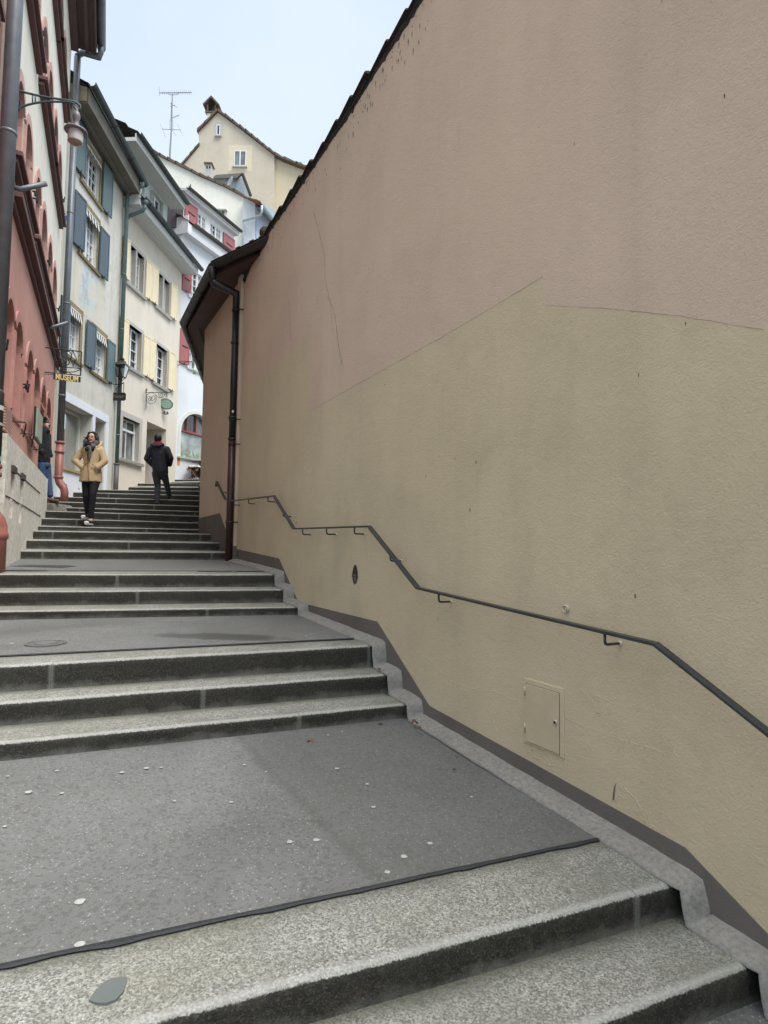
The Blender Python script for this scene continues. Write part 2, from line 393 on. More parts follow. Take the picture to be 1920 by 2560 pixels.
def valance(par, fr, a, b, z, o, m1, m2, drop=.2, n=9):
    """striped scalloped awning valance rolled up under the lintel"""
    mb = MB()
    for i in range(n*2):
        y = a+(b-a)*i/(2*n); y2 = a+(b-a)*(i+1)/(2*n); k = i % 2
        dz = drop*(.82 if k else 1.); ym = (y+y2)/2
        mb.prism([fr.p(y, z, o+.02), fr.p(y2, z, o+.02), fr.p(y2, z-dz*.75, o+.06), fr.p(ym, z-dz, o+.075), fr.p(y, z-dz*.75, o+.06)], -fr.n*.004, k)
    mb.tube([fr.p(a, z, o), fr.p(b, z, o)], .035, 8, True, 1)
    mb.build('awning_valance', [m1, m2], par)
def half_gutter(par, pts, r, mat, name='gutter', bands=0):
    """half-round gutter following pts, with rolled lip and joint bands"""
    mb = MB(); pts = [V(p) for p in pts]; L = len(pts); n = 10; rings = []
    for i, p in enumerate(pts):
        d = pts[min(i+1, L-1)]-pts[max(i-1, 0)]; d.z = 0; d.normalize(); s = V((d.y, -d.x, 0))
        k = 1.
        if 0 < i < L-1:
            c = (pts[i]-pts[i-1]).normalized().dot((pts[i+1]-pts[i]).normalized()); k = 1/max(.5, math.sqrt((1+c)/2))
        rings.append([p + s*k*r*math.cos(math.pi*j/n) + V((0, 0, -r*math.sin(math.pi*j/n))) for j in range(n+1)] +
                     [p + s*k*r*.9*math.cos(math.pi*j/n) + V((0, 0, -r*.9*math.sin(math.pi*j/n))) for j in range(n, -1, -1)])
    m = 2*(n+1); i0 = len(mb.v)
    for q in rings: mb.v += q
    for i in range(L-1):
        for j in range(m):
            k = (j+1) % m; mb.f.append((i0+i*m+j, i0+i*m+k, i0+(i+1)*m+k, i0+(i+1)*m+j)); mb.mi.append(0)
    mb.f.append(tuple(i0+j for j in range(m))); mb.f.append(tuple(i0+(L-1)*m+j for j in range(m))); mb.mi += [0, 0]
    for e in (0, n):  # rolled lips
        mb.tube([q[e] for q in rings], r*.1, 6)
    for i in range(L-1):
        Lg = (pts[i+1]-pts[i]).length
        for t in range(1, int(Lg/bands)+1 if bands else 0):
            c = pts[i] + (pts[i+1]-pts[i])*(t*bands/Lg); d = (pts[i+1]-pts[i]).normalized(); s = V((d.y, -d.x, 0))
            mb.tube([c + s*r*1.04*math.cos(math.pi*j/n) + V((0, 0, -r*1.04*math.sin(math.pi*j/n))) for j in range(n+1)], r*.07, 5)
    return mb.build(name, mat, par)
def tiles(mb, e0, e1, up, rows, cols, mi=0, th=.03, jit=.012):
    """overlapping plain tiles on the plane spanned by eave e0-e1 and the vector up"""
    e0, e1, up = V(e0), V(e1), V(up); d = e1-e0; nrm = d.cross(up).normalized()
    if nrm.z < 0: nrm = -nrm
    for i in range(rows):
        for j in range(cols):
            o = .5*(i % 2)
            a = e0 + d*((j-o)/cols) + up*(i/rows); du = d*(.96/cols); uu = up*(1.25/rows)
            l = nrm*(th*.9+random.uniform(0, jit)); k = nrm*th*.2
            x = random.uniform(-.2, .1)*up/rows*.3
            a = a+x
            p = [a+l, a+du+l, a+du+uu+k, a+uu+k]
            mb.hexa([q-nrm*th*.6 for q in p], p, mi)
TILE = speck('old clay tile', (.16, .12, .09), (.06, .055, .04), 25, .9, .6)
TILED = speck('mossy dark tile', (.055, .05, .042), (.02, .02, .018), 25, .95, .8)
# ------------------------------------------------------------------ survey planes
RWALL = Fr(2.766, -.55, -1); PINK = Fr(-1.28, -.463); GREY = Fr(-6.782, -.073); CREAM = Fr(-9.424, .073); WHITE = Fr(-16.748, .4)
HID = Fr(-1.21, -.2, -1)
def left_X(Y): return -7.5 if Y < 4.6 else -1.28-.463*Y if Y < 13.9 else (-6.782-.073*Y if Y < 17.75 else (-9.424+.073*Y if Y < 22.3 else -16.748+.4*Y))
def right_X(Y): return 2.766-.55*Y if Y < 11.45 else -1.21-.2*Y
def ext(pl, pr, exl=.15, exr=.15):
    """run the nosing line out into the walls on both sides"""
    d = pr-pl; d.z = 0; d.normalize()
    a = pl.copy()
    for _ in range(400):
        if a.x < left_X(a.y)-exl: break
        a -= d*.02
    b = pr.copy(); 
    while b.x > right_X(b.y)+exr and b.x > pl.x+1: b -= d*.02
    for _ in range(400):
        if b.x > right_X(b.y)+exr: break
        b += d*.02
    return a, b
def line_z(rx, ry, Y, lx, ly):
    r = onY(rx, ry, Y); return ext(onZ(lx, ly, r.z), r)
def line_y(lx, ly, YL, rx, ry, YR):
    l = onY(lx, ly, YL); r = onY(rx, ry, YR); z = (l.z+r.z)/2; l.z = r.z = z; return ext(l, r)
def dropl(l, z): return (V((l[0].x, l[0].y, z)), V((l[1].x, l[1].y, z)))
NOSE = {}
NOSE['A2'] = line_z(1848, 2420, 2.31, 1477, 2559); NOSE['A1'] = line_z(1668, 2212, 2.59, 343.6, 2560)
NOSE['B1'] = line_z(1014, 1758, 4.505, 0, 1856); NOSE['B2'] = line_z(965, 1685, 4.77, 0, 1755); NOSE['B3'] = line_z(930, 1612.6, 5.0, 0, 1663)
NOSE['C1'] = line_z(723, 1517, 6.49, 0, 1527); NOSE['C2'] = line_z(705, 1473, 6.9, 0, 1477.5); NOSE['C3'] = line_z(690, 1435, 7.2, 0, 1434)
UP_ = [(24.5, 1374, 8.3, 556, 1381, 9.4), (31, 1348, 8.85, 557, 1357, 10), (38, 1324, 9.6, 553, 1336, 10.6), (83, 1314.5, 10.3, 505, 1323, 11.4),
       (88.6, 1295.5, 10.8, 506, 1305.6, 12.1), (91, 1275, 11.4, 506, 1290, 12.8), (144, 1266.8, 12.4, 507, 1278.4, 13.4), (142, 1254.5, 13.2, 507, 1263.6, 14.1),
       (133, 1240.8, 14.1, 508, 1250.9, 14.8), (228, 1233, 15.2, 508, 1236.7, 15.7), (250, 1223.5, 16.8, 508, 1227, 16.8), (331, 1217, 18.8, 509, 1217.5, 18.6),
       (343, 1208.4, 19.4, 509, 1208.6, 19.3), (430, 1204.7, 21.8, 509, 1204.7, 21.5), (438, 1198, 22.3, 510, 1198, 22.1)]
for i, a in enumerate(UP_): NOSE['D%d' % (i+1)] = line_y(*a)
def lerpl(l, t): return l[0]+(l[1]-l[0])*t
def step_mesh(parent, nose, back, zback, zbot, hid_back=.03):
    """one granite step: tread from the nosing back to zback, worn nosing, rough riser"""
    n = 90; W = (nose[1]-nose[0]).length
    dirn = (nose[1]-nose[0]).normalized(); out = V((dirn.y, -dirn.x, 0))  # towards the viewer
    if out.y > 0: out = -out
    H = nose[0].z - zbot
    prof = []; me_v = []; uvs = []; dep = []
    for i in range(n+1):
        t = i/n; a = lerpl(nose, t); bk = lerpl(back, t); D = (bk-a).length; bw = (V((bk.x, bk.y, 0))-V((a.x, a.y, 0))); D = bw.length; bd = bw.normalized()
        s1 = mnoise.noise(V((a.x*3.1, a.y*3, nose[0].z*7)))*.008; s2 = mnoise.noise(V((a.x*11, a.y*11, nose[0].z*3)))*.004
        s3 = mnoise.noise(V((a.x*1.1+5, a.y, nose[0].z)))*.010
        e = s1+s2; zt = a.z+s3*.4
        u = W*t
        row = [(a+bd*(D+hid_back), zback-.004, D+hid_back), (a+bd*D*.5, (zt+zback)/2, D*.5), (a+bd*.06, zt+.000, .06), (a+bd*.022+out*e, zt-.003, .02), (a+bd*.006+out*(e), zt-.010, .004),
               (a+out*(.002+e), zt-min(.026, H*.25), -.014), (a+out*(e*.8), zt-min(.05, H*.4), -.04), (a+out*(s2), (zt+zbot)/2, -H/2), (a-out*.004, zbot-.02, -H-.02)]
        prof.append([V((p.x, p.y, z)) for p, z, v in row]); uvs.append([(u, v) for p, z, v in row]); dep.append(D)
    m = len(prof[0]); verts = [p for r in prof for p in r]; faces = []
    for i in range(n):
        for j in range(m-1): faces.append((i*m+j, i*m+j+1, (i+1)*m+j+1, (i+1)*m+j))
    # closed underside so the block has body
    b0 = len(verts)
    for i in (0, n):
        q = prof[i]; verts.append(V((q[0].x, q[0].y, zbot-.05)))
    r = parent
    while r.parent: r = r.parent
    me = bpy.data.meshes.new('step'); me.from_pydata([p-r.location for p in verts], [], faces)
    uvl = me.uv_layers.new(name='UVMap')
    fl = [c for r_ in uvs for c in r_] + [(0, 0), (0, 0)]
    for li in me.loops: uvl.data[li.index].uv = fl[li.vertex_index]
    at = me.attributes.new('depth', 'FLOAT', 'POINT'); ri = me.attributes.new('rise', 'FLOAT', 'POINT')
    for i in range(n+1):
        for j in range(m): at.data[i*m+j].value = dep[i]; ri.data[i*m+j].value = H
    me.materials.append(GRAN); me.polygons.foreach_set('use_smooth', [True]*len(me.polygons))
    o = bpy.data.objects.new('step', me); COL.objects.link(o); o.parent = parent; return o
def off_line(l, nxt, w):
    """line parallel-ish to l, w metres behind it, on the sloping landing between l and nxt"""
    out = []
    for i in (0, 1):
        d = nxt[i]-l[i]; D = V((d.x, d.y, 0)).length; dd = (l[1]-l[0]).normalized(); nn = V((-dd.y, dd.x, 0)); nn = nn if nn.y > 0 else -nn
        k = w/max(.2, nn.dot(V((d.x, d.y, 0)).normalized())); out.append(l[i]+d*(k/D))
    return out
flights = {}
def flight(key, label, names, top_back, top_w):
    """names: list of nosing keys bottom to top ; top tread reaches top_w metres back on the landing"""
    l0 = NOSE[names[0][0]]; root = thing('stair_flight', label, 'stairs', (l0[0]+l0[1])/2, 'flights of granite steps climbing the lane')
    for i, (nm, zb) in enumerate(names):
        if i+1 < len(names):
            nx = NOSE[names[i+1][0]]; zbk = names[i+1][1]; back = dropl(nx, zbk)
        else:
            back = off_line(NOSE[nm], dropl(NOSE[top_back[0]], top_back[1]), top_w) if top_back else None
            zbk = (back[0].z+back[1].z)/2
        step_mesh(root, NOSE[nm], back, zbk, zb)
    flights[key] = root; return root
Zb = lambda x, y, Y: onY(x, y, Y).z
zA2b = .075; zA1b = NOSE['A2'][0].z+.006
zB1b = Zb(1016, 1796, 4.505); zC1b = Zb(720, 1538, 6.49); zD1b = Zb(556, 1400, 9.4)
z_ = lambda k: NOSE[k][0].z
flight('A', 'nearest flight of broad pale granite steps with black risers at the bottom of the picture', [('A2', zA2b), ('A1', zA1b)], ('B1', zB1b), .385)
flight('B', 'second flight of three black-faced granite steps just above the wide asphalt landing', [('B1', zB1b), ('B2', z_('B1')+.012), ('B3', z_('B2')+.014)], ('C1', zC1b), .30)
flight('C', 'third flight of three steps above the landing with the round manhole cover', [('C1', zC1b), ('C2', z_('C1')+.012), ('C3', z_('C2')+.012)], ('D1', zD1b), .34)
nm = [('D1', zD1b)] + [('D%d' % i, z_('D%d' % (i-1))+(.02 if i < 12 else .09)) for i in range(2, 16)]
plateau = (NOSE['D15'][0]+V((0, 3, .1)), NOSE['D15'][1]+V((0, 3, .1)))
NOSE['PL'] = plateau
flight('D', 'long upper flight of many weathered steps on which the two pedestrians walk', nm, ('PL', z_('D15')+.1), .5)
# landings: asphalt sheets between flights
def landing(name, lo, w, hi, zhi, lift=.004, mat=None):
    a = off_line(lo, dropl(hi, zhi), w-.01); b = dropl(hi, zhi)
    mb = MB(); n = 40; k = 16
    P = [[None]*(n+1) for _ in range(k+1)]
    for j in range(k+1):
        for i in range(n+1):
            p = lerpl(a, i/n); q = lerpl(b, i/n)+V((0, .03, 0)); r = p+(q-p)*(j/k)
            r.z += lift + (mnoise.noise(V((r.x*.9, r.y*.9, 3)))*.012 if 0 < j < k else 0)
            P[j][i] = r
    i0 = 0; mb.v = [q for r in P for q in r]
    for j in range(k):
        for i in range(n):
            mb.f.append((j*(n+1)+i, j*(n+1)+i+1, (j+1)*(n+1)+i+1, (j+1)*(n+1)+i)); mb.mi.append(0)
    o = mb.build(name, mat or ASPH, None, smooth=True); tag(o, kind='structure'); return a, b
sa, sb_ = onZ(600, 1850, .49), onZ(960, 2215, .40)
L1 = landing('landing', NOSE['A1'], .385, NOSE['B1'], zB1b, mat=asphalt('asphalt with repair', ((sb_.x, sb_.y), (sa.x, sa.y)) if False else ((sa.x, sa.y), (sb_.x, sb_.y))))
wc = onZ(560, 1590, .985)
L2 = landing('landing', NOSE['B3'], .30, NOSE['C1'], zC1b, mat=asphalt('asphalt with damp patch', None, (wc.x, wc.y, .62, .17)))
L3 = landing('landing', NOSE['C3'], .34, NOSE['D1'], zD1b)
# tar joints between asphalt and granite
TAR = speck('tar joint', (.030, .034, .038), (.018, .020, .022), 60, .6, .4)
def tar(l, w, amp):
    mb = MB(); n = 160; d = (l[1]-l[0]).normalized(); nn = V((-d.y, d.x, 0)); nn = nn if nn.y > 0 else -nn; rows = []
    for i in range(n+1):
        p = lerpl(l, i/n); x = (l[1]-l[0]).length*i/n
        f = w*(.55+.3*mnoise.noise(V((x*2.5, 1, 0)))) + abs(mnoise.noise(V((x*13, 7, 0))))*amp
        b = w*.25+mnoise.noise(V((x*3, 3, 5)))*.004
        rows.append((p-nn*f+V((0, 0, .003)), p+nn*b+V((0, 0, .007)), p+nn*b*.2+V((0, 0, .009)), p-nn*f*.6+V((0, 0, .008))))
    for i in range(n):
        a, b = rows[i], rows[i+1]
        mb.face([a[0], b[0], b[3], a[3]]); mb.face([a[3], b[3], b[2], a[2]]); mb.face([a[2], b[2], b[1], a[1]])
    tag(mb.build('tar_joint', TAR, None, smooth=True), kind='structure')
tar(L1[0], .022, .022); tar(L2[0], .02, .008); tar(L3[0], .02, .006)
# low ground around the viewer and terrain far below everything
mb = MB(); mb.face([(-60, -60, -.35), (60, -60, -.35), (60, 120, -.35), (-60, 120, -.35)]); tag(mb.build('ground', ASPH), kind='structure')
mb = MB(); a = dropl(NOSE['A2'], .075); mb.face([a[0]+V((0, .03, 0)), a[1]+V((0, .03, 0)), V((3.5, 1.5, .06)), V((3.5, -8, -.05)), V((-2, -8, -.05)), V((-1.6, .5, .07))])
tag(mb.build('landing', ASPH), kind='structure')
mb = MB(); zt = plateau[0].z+.03
mb.face([plateau[0]+V((-.2, -3+.4, -.06)), plateau[1]+V((2, -3+.4, -.06)), V((4, 40, zt)), V((-9, 40, zt))]); tag(mb.build('street', ASPH), kind='structure')
# mortar fillet running down the foot of the right wall
def curb():
    path = []  # (Y, z) on the wall plane, going down towards the viewer
    def yat(k): 
        l = NOSE[k]; d = l[1]-l[0]
        t = ((RWALL.a - l[0].x) + RWALL.b*l[0].y)/(d.x - RWALL.b*d.y); return l[0].y + d.y*t
    seq = [(9.15, zD1b-.0)]
    def add(k, zb): seq.append((yat(k)-.035, z_(k)+.004)); seq.append((yat(k)-.055, zb+.01))
    add('C3', z_('C2')+.012); add('C2', z_('C1')+.012); add('C1', zC1b); add('B3', z_('B2')+.014); add('B2', z_('B1')+.012); add('B1', zB1b)
    add('A1', zA1b); add('A2', zA2b); seq.append((.4, .06))
    pts = [seq[0]]
    for i in range(1, len(seq)):
        a, b = seq[i-1], seq[i]; L = math.hypot((b[0]-a[0])*1.14, b[1]-a[1]); k = max(2, int(L/.04))
        for j in range(1, k+1): pts.append((a[0]+(b[0]-a[0])*j/k, a[1]+(b[1]-a[1])*j/k))
    sm = pts[:]
    for _ in range(0):
        sm = [sm[0]]+[((sm[i-1][0]+2*sm[i][0]+sm[i+1][0])/4, (sm[i-1][1]+2*sm[i][1]+sm[i+1][1])/4) for i in range(1, len(sm)-1)]+[sm[-1]]
    rows = []; n = len(sm)
    for i in range(n):
        a, b = sm[max(0, i-1)], sm[min(n-1, i+1)]; dy, dz = (b[0]-a[0])*1.14, b[1]-a[1]; L = math.hypot(dy, dz) or 1; ny, nz = dz/L, -dy/L
        if nz < 0: ny, nz = -ny, -nz
        if abs(nz) < .3: ny, nz = -abs(ny), nz
        Y, z = sm[i]; s = i*.04
        w = .112+.010*mnoise.noise(V((s*1.3, 0, 0)))+.006*mnoise.noise(V((s*6, 0, 9))); h = .036+.007*mnoise.noise(V((s*2.1, 4, 0)))+.004*mnoise.noise(V((s*9, 0, 2)))
        row = []
        for (o, f) in ((-.01, 1.25), (w*.12, 1.05), (w*.45, .80), (w*.75, .52), (w*.93, .22), (w, -.05), (w, -.3)):
            hh = h*f; row.append(RWALL.p(Y+ny*hh/1.14, z+nz*hh, o+.004*mnoise.noise(V((s*14, o*40, 1)))))
        rows.append(row)
    mb = MB(); m = len(rows[0]); mb.v = [p for r in rows for p in r]
    for i in range(n-1):
        for j in range(m-1): mb.f.append((i*m+j, (i+1)*m+j, (i+1)*m+j+1, i*m+j+1)); mb.mi.append(0)
    tag(mb.build('kerb', MORT, None, smooth=True), kind='structure')
curb()
# covers let into the landings
def on_land(l, x, y):
    n = (l[0][1]-l[0][0]).cross(l[1][0]-l[0][0]); v = ray(x, y); t = (l[0][0]-CAM).dot(n)/v.dot(n); return CAM+v*t
CAST = speck('cast iron cover', (.135, .135, .13), (.09, .09, .086), 70, .6, .6)
c = on_land(L2, 115, 1611); mb = MB(); mb.lathe(c+V((0, 0, .006)), [(.145, -.02), (.145, .006), (.125, .008), (.122, .002), (.085, .002), (.08, .007)], 40)
o = mb.build('manhole_cover', [CAST], None, loc=c, smooth=False); tag(o, 'round iron manhole cover with pale centre in the middle landing', 'manhole cover')
mb = MB(); mb.lathe(c+V((0, 0, .012)), [(.078, -.01), (.078, .004)], 32); mb.build('cover_inlay', ASPH, o)
c = on_land(L3, 112, 1416)-V((0, 0, .012)); mb = MB(); mb.cbox(c+V((0, 0, .008)), .62, .34, .02); mb.cbox(c+V((0, 0, .012)), .56, .28, .02)
for i in range(9): mb.cbox(c+V((-.24+i*.06, 0, .024)), .02, .24, .008)
tag(mb.build('drain_cover', CAST, None, loc=c), 'rectangular iron cover in the upper landing near the red downpipe boot', 'drain cover')
# patches on asphalt: trodden gum (belongs to the surface), oval repair spot on granite, puddle
GUM = flat('old chewing gum', (.37, .37, .35), .8, .2, 60)
def blobpts(c, rx, ry, n=14, jag=.25, seed=0, z=.008):
    return [c+V((rx*(1+jag*mnoise.noise(V((math.cos(2*math.pi*i/n)*1.5, math.sin(2*math.pi*i/n)*1.5, seed))))*math.cos(2*math.pi*i/n), ry*(1+jag*mnoise.noise(V((i*1.0, seed, 2))))*math.sin(2*math.pi*i/n), z)) for i in range(n)]
def drop_on(l, p, h=.0062):
    n = (l[0][1]-l[0][0]).cross(l[1][0]-l[0][0]); return V((p.x, p.y, l[0][0].z-((p.x-l[0][0].x)*n.x+(p.y-l[0][0].y)*n.y)/n.z+h+mnoise.noise(V((p.x*.9, p.y*.9, 3)))*.012))
mb = MB(); gp = [(72, 1983, .026), (155, 1986, .015), (305, 1934, .018), (366, 1923, .021), (142, 1930, .014), (610, 1913, .015), (436, 2005, .015), (578, 2008, .015), (724, 2108, .020), (790, 2103, .02), (918, 1962, .015), (933, 2021, .016), (842, 1922, .017), (200, 2258, .028), (200, 2365, .024), (20, 1943, .010), (403, 1921, .013), (12, 2068, .013), (665, 1931, .01), (1075, 2112, .018), (1179, 1993, .012), (968, 2183, .018), (1009, 2145, .022), (622, 2065, .008), (1095, 1700, .01), (780, 1815, .012), (855, 1830, .01), (820, 1838, .012)]
for i, (x, y, r) in enumerate(gp):
    c = on_land(L1, x, y); mb.face([drop_on(L1, p) for p in blobpts(c, r*.72, r*.62, 12, .45, i, 0)])
for i, (x, y, r) in enumerate([(28, 1572, .012), (45, 1594, .014), (75, 1572, .016), (48, 1591, .02), (175, 1564, .016), (190, 1576, .012), (230, 1564, .014), (173, 1593, .016), (30, 1610, .02), (254, 1588, .02), (510, 1563, .014), (528, 1583, .018), (560, 1549, .014), (598, 1571, .014), (710, 1562, .02), (730, 1570, .018), (776, 1588, .014), (640, 1560, .012), (592, 1564, .012), (690, 1588, .02), (765, 1590, .016)]):
    c = on_land(L2, x, y); mb.face([drop_on(L2, p) for p in blobpts(c, r*.9, r*.6, 10, .3, i+40, 0)])
for i, (x, y, r) in enumerate([(222, 1415, .014), (390, 1413, .016), (392, 1421, .012), (520, 1411, .012), (300, 1404, .012), (75, 1398, .014)]):
    c = on_land(L3, x, y); mb.face([drop_on(L3, p) for p in blobpts(c, r*.9, r*.6, 10, .3, i+80, 0)])
tag(mb.build('gum_spots', GUM), kind='structure')
mb = MB(); REP = flat('grey repair mortar', (.115, .13, .125), .8, .08, 30)
c = onZ(272, 2470, z_('A1')); ax = (NOSE['A1'][1]-NOSE['A1'][0]).normalized()
pts = [onZ(x, y, z_('A1')+.014) for x, y in [(223, 2500), (235, 2480), (262, 2452), (285, 2444), (318, 2441), (318, 2452), (308, 2478), (290, 2498), (265, 2507), (240, 2506)]]
mb.prism(pts, V((0, 0, -.03))); tag(mb.build('repair_patch', REP), kind='structure')
# dry leaves
LEAF = flat('dry leaf', (.13, .07, .045), .8, .35, 90)
def leaf(x, y, zp, s, label, rot):
    c = onZ(x, y, zp); mb = MB(); pts = []
    for i in range(14):
        a = 2*math.pi*i/14; r = s*(.55+.45*abs(math.cos(a*2.5)))*(1 if i % 2 else .7)
        pts.append(c+V((r*math.cos(a+rot), r*.8*math.sin(a+rot), .006+.012*math.sin(a*2+rot)*s/.03)))
    for i in range(14): mb.prism([c+V((0, 0, .012)), pts[i], pts[(i+1) % 14]], V((0, 0, -.0015)))
    mb.tube([c, c+V((s*1.3*math.cos(rot), s*1.3*math.sin(rot), .004))], .0012, 5)
    o = mb.build('fallen_leaf', LEAF, None, loc=c); tag(o, label, 'leaf', 'dry leaves blown against the steps')
leaf(776, 1855, z_('A1')+.20, .028, 'curled reddish dry leaf lying alone on the wide asphalt landing', .4)
leaf(1036, 1806, zB1b+.03, .035, 'largest brown leaf where the asphalt meets the mortar fillet', 1.9)
leaf(1048, 1820, zB1b+.02, .022, 'small brown leaf just below the largest leaf at the fillet', 3.1)
leaf(972, 1733, z_('B1')+.02, .026, 'brown leaf on the lowest step of the second flight beside the wall', .9)
leaf(948, 1674, z_('B2')+.02, .018, 'tiny brown leaf on the middle step of the second flight beside the wall', 2.2)
leaf(1142, 1893, zB1b-.02, .016, 'small leaf fragment on asphalt below the hatch', 5)
leaf(951, 1811, zB1b-.0, .020, 'pale brown leaf on asphalt close to the foot of the second flight', 2.5)
leaf(1136, 1925, zB1b-.05, .014, 'dark withered leaf on asphalt halfway along the fillet', 1.5)
# ------------------------------------------------------------------ the long rendered house on the right
right = thing('rendered_house', 'long windowless pinkish and olive rendered house wall with a brown base on the right', 'building', RWALL.p(5, .5))
PT = lambda x, y, o=0.: RWALL.uv(x, y, o)
YE = 9.06
top = [(YE, 5.82), (8.7, 5.95), (8.2, 6.06), (6.7, 6.08), (5.8, 6.10), (4.6, 6.17), (2, 6.25), (-7, 6.4)]
div = [PT(590, 985), PT(772, 842), PT(772, 1029), PT(1357, 692), PT(1357, 763), PT(1640, 786), PT(1909, 822)]
div[0] = (YE, div[0][1]); div.append((.9, div[-1][1]-.12)); div.append((-7, div[-1][1]))
base = [(YE, PT(583, 1372)[1]), PT(698, 1396), PT(746, 1505), PT(944, 1554), PT(1074, 1764), PT(1714, 2119), PT(1919, 2333), (1.3, .05), (-7, .02)]
mb = MB()
def band(a, b, mi, o=0.):
    """fill between two polylines that both run along the wall, sampled finely"""
    ys = sorted(set([p[0] for p in a]+[p[0] for p in b]+[YE-i*.4 for i in range(41)]), reverse=True)
    ys = [y for y in ys if -7 <= y <= YE]
    def at(P, y, side):
        best = None
        for i in range(len(P)-1):
            y0, y1 = P[i][0], P[i+1][0]
            if abs(y0-y1) < 1e-6:
                continue
            lo, hi = min(y0, y1), max(y0, y1)
            if lo-1e-7 <= y <= hi+1e-7:
                z = P[i][1]+(P[i+1][1]-P[i][1])*(y-y0)/(y1-y0)
                if best is None or (side == 'R'): best = z if best is None or side == 'R' else best
        return best
    for i in range(len(ys)-1):
        y0, y1 = ys[i], ys[i+1]; ym = (y0+y1)/2
        e = 1e-5
        f = lambda P, y, s: at(P, y, s)
        p = [RWALL.p(y0, f(a, y0-e, 'L'), o), RWALL.p(y1, f(a, y1+e, 'L'), o), RWALL.p(y1, f(b, y1+e, 'L'), o), RWALL.p(y0, f(b, y0-e, 'L'), o)]
        mb.face(p, mi)
d2 = []
for i, p in enumerate(div):
    q = p
    if d2 and abs(d2[-1][0]-p[0]) < .06: q = (d2[-1][0]-.002, p[1])
    d2.append(q)
low = [(YE, -.3), (-7, -.3)]
band(top, d2, 0); band(d2, low, 1)
WB = mb.build('wall', [WUP, WLO], right)
# body behind the facade and the wall beyond the pipe
mb = MB()
RWALL.box(mb, -7, YE, -.3, 5.8, -.6, -.02); mb.build('wall_core', WUP, right)
mb = MB()
mb.face([RWALL.p(9.2, zD1b-.3), RWALL.p(11.45, zD1b-.3), RWALL.p(11.45, 5.97), RWALL.p(9.2, 5.97)])
e = RWALL.p(11.45, 0); h2 = V((HID.a+HID.b*26, 26, 0))
mb.face([V((e.x, e.y, 1)), V((h2.x, h2.y, 1)), V((h2.x, h2.y, 5.97)), V((e.x, e.y, 5.97))])
mb.face([V((h2.x, h2.y, 1)), V((h2.x+4, h2.y, 1)), V((h2.x+4, h2.y, 5.97)), V((h2.x, h2.y, 5.97))])
mb.build('street_wall', WUP, right)
mb = MB(); RWALL.box(mb, YE-.01, 9.22, 1.42, 5.96, -.3, .045); mb.build('corner_pier', WUP, right, bevel=.012)
# brown base band, raised a few millimetres
mb = MB()
bb = []
for i in range(len(base)-1):
    a, b = base[i], base[i+1]
    for j in range(6): bb.append((a[0]+(b[0]-a[0])*j/6, a[1]+(b[1]-a[1])*j/6))
bb.append(base[-1])
for i in range(len(bb)-1):
    a, b = bb[i], bb[i+1]
    mb.hexa([RWALL.p(a[0], -.3, .0), RWALL.p(b[0], -.3, .0), RWALL.p(b[0], -.3, .006), RWALL.p(a[0], -.3, .006)], [RWALL.p(a[0], a[1], .0), RWALL.p(b[0], b[1], .0), RWALL.p(b[0], b[1], .006), RWALL.p(a[0], a[1], .006)])
RWALL.box(mb, YE-.015, 9.226, 1.40, PT(590, 1368)[1]+.02, .0, .050)
q = [PT(507, 1294), PT(550, 1283), PT(560, 1312), (9.22, PT(560, 1312)[1]-.35)]
q[0] = (11.45, q[0][1])
mb.prism([RWALL.p(11.452, 1.5, .006)]+[RWALL.p(a, b, .006) for a, b in q]+[RWALL.p(9.22, 1.5, .006)], -RWALL.n*.02)
mb.build('base_band', BAND, right)
# coping of old tiles along the top and the grime and painted shade line below it
def topz(Y):
    for i in range(len(top)-1):
        if top[i+1][0] <= Y <= top[i][0]: return top[i][1]+(top[i+1][1]-top[i][1])*(Y-top[i][0])/(top[i+1][0]-top[i][0])
    return top[0][1]
mb = MB(); Y = YE+.02
while Y > -7:
    L = .30+random.uniform(-.03, .05); z0 = topz(min(Y, YE))+.01+random.uniform(-.012, .012); z1 = topz(max(-7, Y-L))+.035+random.uniform(-.01, .012); oo = .035+random.uniform(-.012, .012)
    nn = 6; sec0 = []; sec1 = []
    for i in range(nn+1):
        a = math.pi*i/nn; sec0.append((oo-.10+.10*math.cos(a), .034*math.sin(a))); 
    a0 = [RWALL.p(Y, z0+dz, o) for o, dz in sec0]; a1 = [RWALL.p(Y-L-.05, z1+.03+dz*1.1, o+.01) for o, dz in sec0]
    i0 = len(mb.v); mb.v += a0+a1; m = nn+1
    for i in range(nn): mb.f.append((i0+i, i0+i+1, i0+m+i+1, i0+m+i)); mb.mi.append(0)
    mb.f.append(tuple(i0+i for i in range(m))); mb.f.append(tuple(i0+m+i for i in range(m-1, -1, -1))); mb.mi += [0, 0]
    mb.f.append((i0, i0+m, i0+2*m-1, i0+m-1)); mb.mi.append(0)
    mb.hexa([RWALL.p(Y, z0-.03, -.7), RWALL.p(Y-L, z1-.03, -.7), RWALL.p(Y-L, z1-.03, oo-.03), RWALL.p(Y, z0-.03, oo-.03)], [RWALL.p(Y, z0+.18, -.7), RWALL.p(Y-L, z1+.18, -.7), RWALL.p(Y-L, z1+.012, oo-.03), RWALL.p(Y, z0+.012, oo-.03)])
    Y -= L
mb.build('verge_tiles', TILED, right, smooth=False)
SHADE_GRIME = speck('black shade and algae grime', (.022, .018, .015), (.05, .04, .034), 40, .95, .4)
mb = MB(); n = 900
